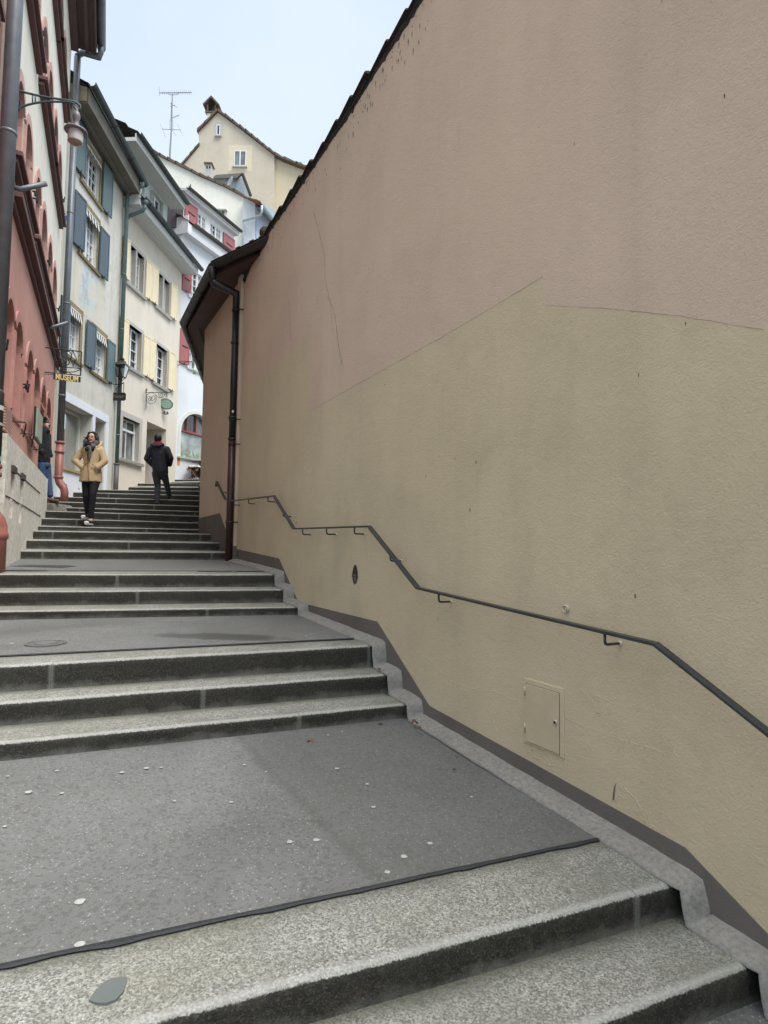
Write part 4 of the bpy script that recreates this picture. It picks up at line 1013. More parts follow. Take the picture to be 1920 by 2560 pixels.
# ------------------------------------------------------------------ neighbour whose corner pipe stands at the picture edge
NB = Fr(-1.45, -.463); nb = thing('corner_house', 'sliver of reddish house behind the big grey downpipe at the left edge', 'building', NB.p(5, 1.3))
mb = MB(); wall(mb, NB, 4.6, YS, .0, 12.2, [(5.1, 6.05, 7.2, 9.0, 0, .25)], .25); mb.face([NB.p(YS, 0, 0), NB.p(YS, 12.2, 0), NB.p(YS, 12.2, -7), NB.p(YS, 0, -7)]); mb.face([NB.p(4.6, 0, 0), NB.p(4.6, 12.2, 0), NB.p(4.6, 12.2, -7), NB.p(4.6, 0, -7)]); mb.build('wall', RED, nb)
window(nb, NB, 5.1, 6.05, 7.2, 9.0, .2, 2, 4, FRD, DARKG)
mb = MB(); a = onY(25, 52, 6.2); NB.box(mb, 4.5, 6.25, a.z, a.z+.12, 0, .06); NB.box(mb, 4.45, 6.32, a.z+.12, a.z+.2, 0, .09); mb.build('cornice', DKR, nb)
mb = MB(); pc = V((onY(-30, 1300, 6.55).x, 6.55, 0)); PRAD = .082
zt_, zb2 = 13., onY(-11, 990, 6.55).z; z3 = onY(-11, 1165, 6.55).z; z4 = onY(-11, 1290, 6.55).z
mb.tube([V((pc.x, pc.y, zb2)), V((pc.x, pc.y, zt_))], PRAD, 18)
for z in (6.4, 9.1): mb.lathe(V((pc.x, pc.y, z)), [(.085, -.02), (.093, 0), (.085, .02)], 18)
dp = mb.build('downpipe', ZINC, nb, smooth=True)
mb = MB(); mb.tube([V((pc.x, pc.y, z3-.02)), V((pc.x, pc.y, zb2+.03)), V((pc.x, pc.y, zb2+.08))], [.093, .093, .08], 18); mb.build('pipe_sleeve', flat('black pipe sleeve', (.02, .022, .025), .5, .3, 9), dp, smooth=True)
for (z, h, cc) in ((z3+.62, .05, (.5, .52, .52)), (z3+.45, .03, (.35, .36, .36)), (z3+.05, .06, (.22, .36, .35))):
    mb = MB(); mb.lathe(V((pc.x, pc.y, z)), [(.0945, 0), (.0945, h)], 18); mb.build('sticker', flat('sticker %.2f' % cc[0], cc, .6, .3, 40), dp)
mb = MB(); mb.tube([V((pc.x, pc.y, z4)), V((pc.x, pc.y, z3))], .088, 18)
for z in (z3, z3-.09, z4+.05): mb.lathe(V((pc.x, pc.y, z)), [(.092, -.03), (.108, -.02), (.108, .02), (.092, .03)], 18)
mb.lathe(V((pc.x, pc.y, 0)), [(.185, 1.42), (.185, z4-.26), (.19, z4-.25), (.20, z4-.24), (.20, z4-.19), (.19, z4-.18), (.185, z4-.10), (.16, z4-.02), (.088, z4+.08)], 22)
mb.build('pipe_boot', CREDM, dp, smooth=True)
# wall lamp on its curved bracket
wl = thing('wall_lamp', 'grey enamel street lamp hanging from a curved iron bracket beside the downpipe', 'street lamp', PINK.p(6.8, 6.6))
wa = PINK.p(6.78, 0, -.02); n3 = PINK.n
LE = None
best = None
for i in range(400):   # bracket reach so that the lamp hangs where it does in the place
    L_ = .2+i*.003; p = wa+n3*L_; q = V((p.x, p.y, EZ)); 
    d = q-CAM; v = ray(191, 300); v2 = V((v.x, v.y, 0)); d2_ = V((d.x, d.y, 0)); e = abs(v2.normalized().cross(d2_.normalized()).z)
    if best is None or e < best[0]: best = (e, L_)
LE = best[1]; lp = wa+n3*LE; zr = onY(191, 265, lp.y).z; zu = onY(30, 225, wa.y).z; zl = onY(28, 279, wa.y).z
BR = flat('blue grey bracket paint', (.045, .065, .075), .45, .2, 12, .2)
A = lambda l, z: V((wa.x, wa.y, z))+n3*l
mb = MB()
def bk(x, y):
    n_ = V((-n3.y, n3.x, 0)); v = ray(x/3.687, y/3.687); t = (V((wa.x, wa.y, EZ))-CAM).dot(n_)/v.dot(n_); return CAM+v*t
def spl(P, n=5):
    out = []
    for i in range(len(P)-1):
        p0, p1, p2, p3 = P[max(0, i-1)], P[i], P[i+1], P[min(len(P)-1, i+2)]
        for j in range(n):
            t_ = j/n; out.append(tuple(.5*((2*p1[k_])+(-p0[k_]+p2[k_])*t_+(2*p0[k_]-5*p1[k_]+4*p2[k_]-p3[k_])*t_*t_+(-p0[k_]+3*p1[k_]-3*p2[k_]+p3[k_])*t_**3) for k_ in (0, 1)))
    return out+[P[-1]]
mb.tube([bk(*q) for q in spl([(60, 812), (120, 825), (370, 885), (560, 915), (640, 928), (700, 945), (732, 975)])], .0125, 6)
mb.tube([bk(*q) for q in spl([(60, 1045), (108, 1022), (200, 985), (300, 955), (420, 938), (560, 938), (640, 942), (690, 962)])], .0125, 6)
for x in (300, 325): mb.tube([bk(x, 868), bk(x, 950)], .008, 5)
mb.tube([bk(90, 870), bk(170, 915), bk(90, 965)], .010, 5)
mb.tube([V((lp.x, lp.y, zr+.04*math.sin(a_)))+n3*(.04*math.cos(a_)) for a_ in [2*math.pi*i/16 for i in range(17)]], .011, 6, False)
mb.build('bracket', BR, wl, smooth=True)
ENA = flat('grey mauve enamel', (.17, .155, .16), .45, .2, 12)
mb = MB(); c = V((lp.x, lp.y, zr)); mb.lathe(c, [(.012, -.03), (.018, -.05), (.012, -.065), (.03, -.08), (.042, -.11), (.044, -.15), (.036, -.165), (.036, -.185), (.032, -.19), (.036, -.25), (.055, -.285), (.06, -.295), (.125, -.31), (.132, -.325), (.125, -.335), (.08, -.33)], 28); mb.build('lamp_hood', ENA, wl, smooth=True)
mb = MB(); mb.lathe(c, [(.084, -.33), (.086, -.36), (.084, -.44), (.08, -.455)], 24, close=False); mb.build('lamp_glass', flat('frosted lamp glass', (.52, .49, .49), .35, .06, 9), wl, smooth=True)
mb = MB(); mb.lathe(c, [(.082, -.452), (.086, -.46), (.07, -.475), (.03, -.49), (.012, -.50), (.010, -.485)], 24); mb.build('lamp_bowl', flat('amber grey bowl', (.30, .24, .19), .3, .2, 20), wl, smooth=True)
# notice board, blue disc sign
bd = MB(); y, z = PINK.uv(92.5, 1020, .12); y2, z2 = PINK.uv(101, 1110, .12); PINK.box(bd, y, y2, z2, z, .11, .14)
o = bd.build('notice_board', flat('grey green board', (.33, .36, .29), .7, .3, 6, 0, .2), None, loc=PINK.p(y, z2, .12), bevel=.004); tag(o, 'weathered grey-green board fixed to the red wall behind the leaning man', 'board')
mb = MB(); PINK.box(mb, y-.03, y2-.01, z2-.02, z+.02, .085, .108); mb.build('board_back', IRON, o)
c = onY(146, 541, 12.9); sg = thing('round_sign', 'blue and white round sign half hidden behind a window sill of the museum building', 'sign', c)
BLU = flat('sign blue', (.02, .06, .30), .4, .1); WHT = flat('sign white', (.75, .77, .78), .5, .05)
mb = MB(); nn = (CAM-c); nn.z = 0; nn.normalize(); mb.lathe(c, [(.17, -.01), (.17, .01)], 28, 0, nn); ds = mb.build('disc', BLU, sg)
mb = MB(); s_ = V((-nn.y, nn.x, 0)); up_ = V((0, 0, 1)); 
for a_ in (.5, -.6): d_ = s_*math.cos(a_)+up_*math.sin(a_); e_ = nn.cross(d_); mb.prism([c+nn*.011-d_*.15-e_*.02, c+nn*.011+d_*.15-e_*.02, c+nn*.011+d_*.15+e_*.02, c+nn*.011-d_*.15+e_*.02], nn*.002)
mb.build('stripe', WHT, ds); mb = MB(); mb.tube([c, PINK.p(12.95, c.z, 0)], .012, 6); mb.build('arm', IRON, sg)
# museum sign: iron frame with snake and bowl, and its lettered board
def text_mesh(body, size, origin, right_, up_, mat, parent, name='lettering', extr=.003, bold=.0, align='CENTER', sx=1.):
    cu = bpy.data.curves.new(name, 'FONT'); cu.body = body; cu.size = size; cu.extrude = extr; cu.offset = bold; cu.align_x = align; cu.align_y = 'CENTER'
    ob = bpy.data.objects.new(name, cu); COL.objects.link(ob); dg = bpy.context.evaluated_depsgraph_get(); me = bpy.data.meshes.new_from_object(ob.evaluated_get(dg))
    bpy.data.objects.remove(ob)
    r_ = V(right_).normalized(); u_ = V(up_).normalized(); n_ = r_.cross(u_); root = parent
    while root.parent: root = root.parent
    for v in me.vertices: v.co = V(origin)-root.location + r_*v.co.x*sx + u_*v.co.y + n_*v.co.z
    me.materials.clear(); me.materials.append(mat); o = bpy.data.objects.new(name, me); COL.objects.link(o); o.parent = parent; return o
ws = PINK.uv(112, 900); wp = V((PINK.a+PINK.b*ws[0], ws[0], 0)); 
def msg(x, y):
    """point on the vertical plane of the sign (perpendicular to the museum wall)"""
    n_ = V((-PINK.n.y, PINK.n.x, 0)); v = ray(x, y); t = (V((wp.x, wp.y, EZ))-CAM).dot(n_)/v.dot(n_); return CAM+v*t
ms = thing('museum_sign', 'hanging black MUSEUM sign with gold letters below an iron snake and bowl', 'sign', msg(112, 900))
Z8 = lambda x, y: msg(100+x/12.76, 860+y/12.76)
IR = IRON
mb = MB()
mb.tube([Z8(170, 112), Z8(1325, 245)], .011, 6); mb.tube([Z8(145, 900), Z8(1295, 1005)], .011, 6); mb.tube([Z8(1325, 245), Z8(1295, 1005)], .011, 6); mb.tube([Z8(480, 160), Z8(455, 960)], .008, 6)
mb.tube([Z8(135, 960), Z8(430, 975)], .006, 5)
mb.build('sign_frame', IR, ms)
def sp(P, r=.0085, n=6):
    out = []
    for i in range(len(P)-1):
        p0, p1, p2, p3 = P[max(0, i-1)], P[i], P[i+1], P[min(len(P)-1, i+2)]
        for j in range(n):
            t_ = j/n; out.append(tuple(.5*((2*p1[k_])+(-p0[k_]+p2[k_])*t_+(2*p0[k_]-5*p1[k_]+4*p2[k_]-p3[k_])*t_*t_+(-p0[k_]+3*p1[k_]-3*p2[k_]+p3[k_])*t_**3) for k_ in (0, 1)))
    out.append(P[-1]); mb.tube([Z8(*q) for q in out], r, 5)
mb = MB()
sp([(600, 190), (560, 280), (590, 400), (700, 490), (820, 560), (800, 610), (620, 640), (540, 700), (560, 820), (660, 930), (740, 945)])
sp([(1010, 430), (1000, 340), (950, 250), (840, 220), (720, 230), (680, 300), (740, 390), (880, 480), (930, 580), (880, 660), (640, 710), (590, 780), (650, 880), (740, 940), (800, 925), (830, 895)])
sp([(1050, 210), (1120, 400), (1160, 470), (1130, 550), (1100, 500)]); sp([(1000, 440), (970, 490), (1010, 570), (1060, 650), (1100, 600), (1110, 540)]); sp([(1060, 650), (1050, 700), (1075, 720)])
sp([(640, 710), (800, 735), (1290, 780)]); sp([(660, 850), (830, 890), (1100, 885), (1290, 810)]); sp([(930, 900), (990, 960), (1080, 995)]); sp([(700, 890), (840, 905), (900, 900)])
mb.build('snake_and_bowl', IR, ms)
mb = MB(); q = [Z8(430, 965), Z8(1300, 1050), Z8(1290, 1215), Z8(425, 1130)]; thk = V((-PINK.n.y, PINK.n.x, 0))*.03
zt1 = (q[0].z+q[1].z)/2; zb1 = (q[2].z+q[3].z)/2
q = [V((q[0].x, q[0].y, zt1)), V((q[1].x, q[1].y, zt1)), V((q[1].x, q[1].y, zb1)), V((q[0].x, q[0].y, zb1))]
mb.prism([p+thk*.5 for p in q], -thk); bd = mb.build('sign_board', flat('sign black', (.012, .012, .013), .4), ms)
cc = (q[0]+q[2])/2 - thk*.55 if (thk.dot(CAM-q[0]) < 0) else (q[0]+q[2])/2 + thk*.55
GOLD = flat('pale gold letters', (.80, .62, .25), .5, .1)
text_mesh('MUSEUM', .155, cc, (q[1]-q[0]), (0, 0, 1), GOLD, bd, bold=.0035, sx=((q[1]-q[0]).length*.92)/.66)
# ------------------------------------------------------------------ grey house with blue shutters and shop
GREYP = plaster('grey beige old render', (.56, .55, .50), (.30, .28, .24), .5, 55, .45, .9, .1)
PALEB = plaster('pale blue white paint', (.66, .70, .76), (.45, .45, .44), .2, 60, .15, .4, .05)
OCHRE = speck('ochre stone surround', (.30, .25, .14), (.16, .13, .08), 18, .9, .4)
BSH = flat('grey blue shutter paint', (.075, .105, .135), .55, .18, 5, 0, .1, 30, streak=True); TSH = flat('teal grey shutter paint', (.095, .145, .155), .55, .18, 5, 0, .1, 30, streak=True)
WF = flat('white window paint', (.66, .68, .69), .5, .08, 10); BLK = flat('awning black', (.015, .015, .017), .9, .2); WHC = flat('awning white', (.62, .62, .6), .9, .1)
VERD = flat('green copper pipe', (.10, .155, .15), .6, .35, 5, .2, .1, 30); DGUT = flat('dark green gutter', (.030, .042, .042), .4, .3, 4, .2, .05)
WOODG = flat('grey weathered eave boards', (.13, .12, .10), .8, .3, 3, 0, .3, 30)
gh = thing('grey_house', 'narrow grey-beige house with blue-grey shutters and pale blue shop front', 'house', GREY.p(15.8, 2.9))
ya, yb = 13.85, 17.75
WINS = [(14.40, 15.15, 6.40, 7.62), (15.98, 16.80, 6.42, 7.58), (14.98, 15.98, 9.18, 10.52), (14.90, 15.98, 11.05, 12.15)]
SH = (14.45, 16.10, 3.62, 5.24); DO = (16.28, 17.0, 2.9, 5.22)
mb = MB(); wall(mb, GREY, ya, yb, 1.8, 12.5, [w+(0, .2) for w in WINS]+[SH+(0, .38), DO+(0, .42)], .2, 0, 0)
mb.face([GREY.p(ya, 1.8, 0), GREY.p(ya, 12.5, 0), GREY.p(ya, 12.5, -8), GREY.p(ya, 1.8, -8)]); mb.face([GREY.p(yb, 1.8, 0), GREY.p(yb, 12.5, 0), GREY.p(yb, 12.5, -8), GREY.p(yb, 1.8, -8)])
mb.build('wall', GREYP, gh)
# shop front: projecting pale frame, recessed show window, door
mb = MB()
GREY.box(mb, 14.30, 17.22, 5.24, 5.46, -.02, .035); GREY.box(mb, 14.30, 14.44, 3.55, 5.24, -.02, .035)
GREY.box(mb, 16.11, 16.27, 2.6, 5.24, -.38, .035); GREY.box(mb, 17.01, 17.22, 2.6, 5.24, -.42, .035)
mb.build('shop_frame', PALEB, gh, bevel=.006)
mb = MB(); GREY.box(mb, ya+.02, 16.10, 1.9, 3.54, -.2, .02); mb.build('base_wall', PALEB, gh)
for x, y in ((166, 1213), (197, 1222)):
    Y, z = GREY.uv(x, y, .02); mb = MB(); mb.ell(GREY.p(Y, z, .02), (.012, .02, .03), 8); mb.build('wall_nail', IRON, gh)
mb = MB(); GREY.box(mb, 14.42, 16.12, 3.545, 3.62, -.38, .06); mb.build('shop_sill', flat('ochre painted sill', (.33, .27, .12), .6, .2), gh, bevel=.006)
CREAMF = flat('cream shop window frame', (.56, .57, .52), .5, .1)
sw = MB()
GREY.box(sw, 14.46, 14.52, 3.63, 5.22, -.36, -.30); GREY.box(sw, 15.98, 16.09, 3.63, 5.22, -.36, -.28); GREY.box(sw, 14.52, 15.98, 3.63, 3.70, -.36, -.30); GREY.box(sw, 14.52, 15.98, 5.14, 5.22, -.36, -.30)
swo = sw.build('shop_window', CREAMF, gh)
mb = MB(); mb.prism([GREY.p(14.52, 3.70, -.33), GREY.p(14.52, 5.14, -.33), GREY.p(15.98, 5.14, -.33), GREY.p(15.98, 3.70, -.33)], -GREY.n*.008); SG = clear_glass(); mb.build('pane', SG, swo)
INT = flat('dim shop interior', (.03, .034, .032), .9, .2, 2); WOOD = flat('brown plank display', (.26, .165, .09), .7, .3, 9, 0, .2, 30)
mb = MB(); GREY.box(mb, 14.40, 16.08, 3.5, 5.3, -1.6, -1.5); GREY.box(mb, 14.40, 16.08, 3.5, 3.60, -1.5, -.37); GREY.box(mb, 14.40, 16.08, 5.26, 5.36, -1.5, -.37); GREY.box(mb, 14.34, 14.42, 3.5, 5.3, -1.5, -.37); GREY.box(mb, 16.09, 16.15, 3.5, 5.3, -1.5, -.40)
mb.build('shop_interior', INT, gh)
mb = MB()
for i in range(9): GREY.box(mb, 15.98-.01*(i % 2), 16.05, 3.62+i*.085, 3.697+i*.085, -1.4, -.40)
mb.build('display_boards', WOOD, gh)
mb = MB(); c = GREY.p(15.35, 4.3, -.62); mb.tube([c, c+V((0, 0, .28)), c+V((0, .02, .5)), c+V((0, .02, .56))], [.11, .13, .15, .05], 12); mb.ell(c+V((0, .02, .66)), (.07, .08, .09), 12); mb.cap(c+V((0, .12, .48)), c+V((0, .3, .62)), .045, .03); mb.cap(c+V((0, -.1, .48)), c+V((0, -.2, .3)), .045, .03)
mb.build('reflected_figure', flat('dark reflected figure', (.03, .03, .03), .7), gh, smooth=True)  # added figure, stands in for a silhouette reflected in the shop glass
mb = MB(); GREY.box(mb, 16.29, 16.99, 2.7, 5.20, -.42, -.37); d = mb.build('door', flat('dark brown door', (.07, .028, .015), .4, .25, 5), gh)
mb = MB(); mb.prism([GREY.p(16.42, 3.6, -.368), GREY.p(16.42, 5.05, -.368), GREY.p(16.72, 5.05, -.368), GREY.p(16.72, 3.6, -.368)], GREY.n*.003); mb.build('pane', DARKG, d)
for i, w in enumerate(WINS):
    a, b, c, d_ = w; window(gh, GREY, a, b, c, d_, .17, 4 if i != 1 else 4, 4, WF, MIDG, .05, .022, 0, CURT if i != 3 else None)
    mb = MB(); ww = .13; GREY.box(mb, a-ww, a, c, d_, -.02, .012); GREY.box(mb, b, b+ww, c, d_, -.02, .012); GREY.box(mb, a-ww, b+ww, d_, d_+.16, -.02, .014); mb.build('window_surround', OCHRE, gh)
    sill(gh, GREY, a-.18, b+.18, c, .07, .08, OCHRE)
    valance(gh, GREY, a+.03, b-.03, d_-.01, .0, BLK, WHC, .30 if i < 3 else .14, 5)
for (a, b, c, d_, m_, sw_) in [(13.93, 14.37, 6.42, 7.66, BSH, .02), (15.42, 15.93, 6.43, 7.64, BSH, .03), (16.84, 17.34, 6.42, 7.62, TSH, .02), (14.42, 14.94, 9.22, 10.56, BSH, .05), (16.02, 16.56, 9.18, 10.5, BSH, .03), (14.30, 14.86, 11.12, 12.38, TSH, .03), (16.04, 16.64, 11.05, 12.38, TSH, .03)]:
    shutter(gh, GREY, a, b, c, d_, m_, .04, sw_)
# faded wall painting
m_, t_, b_ = nt('faded fresco'); k = N(t_); co = k.coord(); yv = k.xyz(co)
n1 = k.noise(k.map(co, (1, 2.2, 1)), 2.6, 6, .7, 1.2); n2 = k.noise(co, 5, 6, .75, 2.); hue = k.ramp(k.noise(k.map(co, (1, 1, 1), (3, 5, 1)), 2.1, 4, .6), [(.3, (.44, .33, .28)), (.42, (.30, .38, .44)), (.55, (.46, .53, .58)), (.68, (.55, .52, .36)), (.8, (.50, .36, .33))])
ey = k.math('MULTIPLY', k.math('ABSOLUTE', k.math('SUBTRACT', yv[1], -.25)), 1.35); ez = k.math('MULTIPLY', k.math('ABSOLUTE', k.math('SUBTRACT', yv[2], 5.58)), 1.25)
ed = k.math('MAXIMUM', ey, ez); edge = k.ramp(k.math('ADD', ed, k.math('MULTIPLY_ADD', n2, .7, -.35)), [(.5, 1.), (.85, 0.)])
msk = k.math('MULTIPLY', edge, k.ramp(n1, [(.34, .25), (.55, 1.)]))
line = k.ramp(k.math('ABSOLUTE', k.math('SUBTRACT', k.noise(k.map(co, (1, 2, .8)), 3.2, 3, .5, 2.5), .5)), [(.0, .6), (.03, 0.)])
base = k.mix(k.ramp(k.noise(co, .9, 6), [(.3, 0.), (.7, 1.)]), (.53, .50, .42), (.60, .565, .48)); col = k.mix(msk, base, hue); col = k.mix(k.math('MULTIPLY', line, edge), col, (.56, .60, .62))
k.l(col, b_.inputs['Base Color']); b_.inputs['Roughness'].default_value = .9; FRES = m_
mb = MB(); GREY.box(mb, 14.70, 16.45, 7.75, 9.06, .002, .004); mb.build('faded_fresco', FRES, gh)
# eave
mb = MB(); ov = .5
GREY.box(mb, ya+.05, yb+.02, 12.42, 12.46, -.02, ov); GREY.box(mb, ya+.05, yb+.02, 12.46, 12.80, ov-.03, ov); GREY.box(mb, ya+.05, yb+.02, 12.36, 12.44, .16, .24)
mb.build('eave', WOODG, gh)
mb = MB(); mb.prism([GREY.p(ya+.04, 12.47, ov-.04), GREY.p(ya+.04, 12.82, ov-.04), GREY.p(ya+.04, 13.02, -.5), GREY.p(ya+.04, 12.47, -.5)], V((0, .04, 0))); mb.build('gable_board', flat('bleached timber', (.32, .27, .19), .8, .3, 8, 0, .3), gh)
mb = MB(); tiles(mb, GREY.p(ya-.02, 12.84, ov+.02), GREY.p(yb+.05, 12.84, ov+.02), -GREY.n*1.6+V((0, 0, .95)), 5, 22, 0, .03, .015); mb.face([GREY.p(ya, 12.86, ov-.05), GREY.p(yb, 12.86, ov-.05), GREY.p(yb, 16.2, -6), GREY.p(ya, 16.2, -6)]); mb.build('roof', TILED, gh)
half_gutter(gh, [GREY.p(yb+.1, 12.86, ov+.09), GREY.p(ya-.02, 12.90, ov+.09)], .095, DGUT, 'gutter', 1.3)
mb = MB(); pY = 17.66; pp = GREY.p(pY, 0, .13); g_ = GREY.p(17.6, 12.80, ov+.09)
zz1 = onY(293, 478, pY).z; zlow = onY(277, 1160, pY).z
mb.tube([g_, g_+V((0, 0, -.14)), V((pp.x+.06, pp.y, zz1+.08)), V((pp.x, pp.y, zz1-.05)), V((pp.x, pp.y, zlow))], .055, 12)
for z in (5.0, 6.6, 8.2, 9.9): mb.lathe(V((pp.x, pp.y, z)), [(.057, -.02), (.066, 0), (.057, .02)], 12)
dp = mb.build('downpipe', VERD, gh, smooth=True)
mb = MB(); mb.tube([V((pp.x, pp.y, zlow+.02)), V((pp.x, pp.y, 2.9))], .07, 12); mb.lathe(V((pp.x, pp.y, zlow)), [(.072, -.03), (.085, -.02), (.085, .02), (.06, .03)], 12); mb.build('pipe_boot', flat('grey brown iron pipe', (.085, .08, .08), .6, .2), dp, smooth=True)
# ------------------------------------------------------------------ cream house
CRP = plaster('cream render', (.62, .575, .50), (.38, .36, .31), .3, 55, .35, .6, .06); STN = flat('pale grey stone trim', (.42, .41, .385), .85, .12, 8, 0, .2, 60)
CSH = flat('cream yellow shutter paint', (.70, .62, .43), .6, .07, 6); WB_ = flat('white grey eave boards', (.52, .54, .54), .6, .08, 4)
ch = thing('cream_house', 'cream rendered house with pale yellow shutters, stone windows and a deep doorway', 'house', CREAM.p(20, 3.5))
ya, yb = 17.75, 22.24
CW = [(18.26, 19.24, 9.90, 11.18, 2), (20.25, 21.20, 9.97, 11.2, 2), (18.38, 19.28, 7.33, 8.67, 1), (20.26, 21.2, 7.32, 8.70, 1), (18.28, 19.36, 4.40, 5.70, 3)]
DR = (19.88, 21.36, 3.0, 5.89)
mb = MB(); wall(mb, CREAM, ya, yb, 2.4, 12.2, [w[:4]+(0, .24) for w in CW]+[DR+(0, 1.3)], .24, 0, 0)
mb.face([CREAM.p(yb, 2, 0), CREAM.p(yb, 12.2, 0), CREAM.p(yb, 12.2, -8), CREAM.p(yb, 2, -8)]); mb.face([CREAM.p(ya, 2, 0), CREAM.p(ya, 12.2, 0), CREAM.p(ya, 12.2, -8), CREAM.p(ya, 2, -8)])
mb.build('wall', CRP, ch)
mb = MB(); CREAM.box(mb, DR[0], DR[1], 3., 5.89, -1.34, -1.3); mb.build('door', flat('taupe passage door', (.12, .095, .075), .7, .1, 4), ch)
for a, b, c, d_, kd in CW:
    mb = MB(); ww = .10 if kd < 3 else .17; oo = .018
    CREAM.box(mb, a-ww, a, c, d_, -.22, oo); CREAM.box(mb, b, b+ww, c, d_, -.22, oo); CREAM.box(mb, a-ww, b+ww, d_, d_+ww, -.22, oo+.002)
    if kd == 2: CREAM.box(mb, (a+b)/2-.05, (a+b)/2+.05, c, d_, -.2, .01)
    mb.build('window_surround', STN, ch)
    if kd == 2:
        for u, v in ((a, (a+b)/2-.05), ((a+b)/2+.05, b)): window(ch, CREAM, u, v, c, d_, .21, 2, 4, WF, GREYG, .04, .02, 0, None, 1)
    elif kd == 1: window(ch, CREAM, a, b, c, d_, .21, 2, 4, WF, MIDG, .05, .022)
    else:
        w_ = window(ch, CREAM, a, b, c, d_, .21, 2, 1, WF, GREYG, .05, .02, 0, None, 1)
        mb = MB(); CREAM.box(mb, a, b, c+.92, c+.99, -.2, -.13); mb.build('transom', WF, w_)
    sill(ch, CREAM, a-ww-.06, b+ww+.06, c, .10 if kd < 3 else .12, .1, STN)
for (a, b, c, d_) in [(17.83, 18.20, 9.95, 11.2), (19.34, 19.76, 9.93, 11.2), (19.80, 20.17, 9.97, 11.24), (21.26, 21.74, 10.02, 11.28), (17.84, 18.30, 7.32, 8.68), (19.36, 19.79, 7.33, 8.68), (19.82, 20.18, 7.33, 8.72), (21.28, 21.78, 7.38, 8.78)]:
    shutter(ch, CREAM, a, b, c, d_, CSH, .03, .03)
ov = .58
mb = MB()
for i in range(5): CREAM.box(mb, ya+.02, yb+.12, 12.06-.0*i, 12.10, .005+i*ov/5, (i+1)*ov/5-.006)
CREAM.box(mb, ya+.0, yb+.12, 12.10, 12.30, 0, ov); mb.build('eave', WB_, ch)
mb = MB()
for i in range(6): CREAM.box(mb, ya-.035, ya-.003, 12.10, 12.62-.06*i, ov-.10*(i+1)+.004, ov-.10*i)
CREAM.box(mb, ya-.05, ya-.003, 12.30, 12.36, -.02, ov+.02); mb.build('gable_board', WB_, ch)
mb = MB(); tiles(mb, CREAM.p(ya-.03, 12.34, ov+.05), CREAM.p(yb+.15, 12.34, ov+.05), -CREAM.n*.9+V((0, 0, .75)), 4, 26, 0, .03, .015); mb.face([CREAM.p(ya, 12.35, ov), CREAM.p(yb, 12.35, ov), CREAM.p(yb, 16.5, -4), CREAM.p(ya, 16.5, -4)]); mb.build('roof', TILE, ch)
half_gutter(ch, [CREAM.p(yb+.25, 12.33, ov+.09), CREAM.p(ya-.02, 12.36, ov+.09)], .085, DGUT, 'gutter', 1.1)
mb = MB(); pY = 17.84; pp = CREAM.p(pY, 0, .12); g_ = CREAM.p(17.85, 12.26, ov+.09); zz1 = onY(299, 545, pY).z
mb.lathe(g_+V((0, 0, -.02)), [(.09, .04), (.10, 0), (.055, -.10)], 12)
mb.tube([g_+V((0, 0, -.08)), g_+V((0, 0, -.2)), g_+V((-.06, 0, -.3)), V((pp.x+.07, pp.y, zz1+.06)), V((pp.x, pp.y, zz1-.06)), V((pp.x, pp.y, 6.2))], .05, 12); mb.build('downpipe', VERD, ch, smooth=True)
# dormer of the cream house
dy0, dy1 = 18.3, 21.3; do = -.22
mb = MB(); PALG = flat('pale green grey dormer boards', (.42, .47, .44), .6, .1, 5)
dw = [(18.6, 19.35), (19.95, 20.75)]
wall(mb, CREAM, dy0, dy1, 12.2, 14.2, [(a, b, 12.95, 13.95, 0, .12) for a, b in dw], .12, 0, 0, do); mb.face([CREAM.p(dy1, 12.2, do), CREAM.p(dy1, 14.2, do), CREAM.p(dy1, 14.6, do-3), CREAM.p(dy1, 12.2, do-3)])
dm = mb.build('dormer', PALG, ch)
FD = Fr(CREAM.a+do*CREAM.k, CREAM.b)
for a, b in dw: window(dm, FD, a, b, 12.95, 13.95, .10, 2, 2, WF, MIDG, .05, .02)
mb = MB(); CREAM.box(mb, dy0-.5, dy1+.25, 14.18, 14.3, do, do+.55); CREAM.box(mb, dy0-.5, dy1+.25, 14.3, 14.42, do+.52, do+.56); mb.build('dormer_eave', WB_, dm)
half_gutter(dm, [CREAM.p(dy1+.3, 14.44, do+.64), CREAM.p(dy0-.5, 14.44, do+.64)], .08, DGUT, 'dormer_gutter', 1.0)
mb = MB(); tiles(mb, CREAM.p(dy0-.5, 14.46, do+.6), CREAM.p(dy1+.3, 14.46, do+.6), -CREAM.n*1.5+V((0, 0, .8)), 4, 18, 0, .03, .015); mb.build('dormer_roof', TILED, dm)
# ------------------------------------------------------------------ white house with red shutters
WHP = plaster('cool white render', (.62, .655, .69), (.45, .45, .45), .15, 55, .2, .4, .04); RSH = flat('raspberry red shutter paint', (.32, .105, .11), .5, .12, 4); WB2 = flat('white painted timber', (.66, .68, .70), .6, .06, 6)
wh = thing('white_house', 'white house with raspberry red shutters, arched shop window and metal clad dormer', 'house', WHITE.p(24, 4.3))
ya, yb = 22.24, 27.5
HW = [(22.74, 23.62, 11.42, 12.50), (22.80, 23.7, 8.62, 9.92)]; AW = (22.52, 24.35, 5.12, 6.92)
mb = MB(); wall(mb, WHITE, ya, yb, 3., 14.0, [w+(0, .16) for w in HW]+[AW+(.85, .22)], .2, 0, 0); mb.face([WHITE.p(yb, 3, 0), WHITE.p(yb, 14, 0), WHITE.p(yb, 14, -8), WHITE.p(yb, 3, -8)]); mb.face([WHITE.p(ya, 3, 0), WHITE.p(ya, 14, 0), WHITE.p(ya, 14, -8), WHITE.p(ya, 3, -8)]); mb.build('wall', WHP, wh)
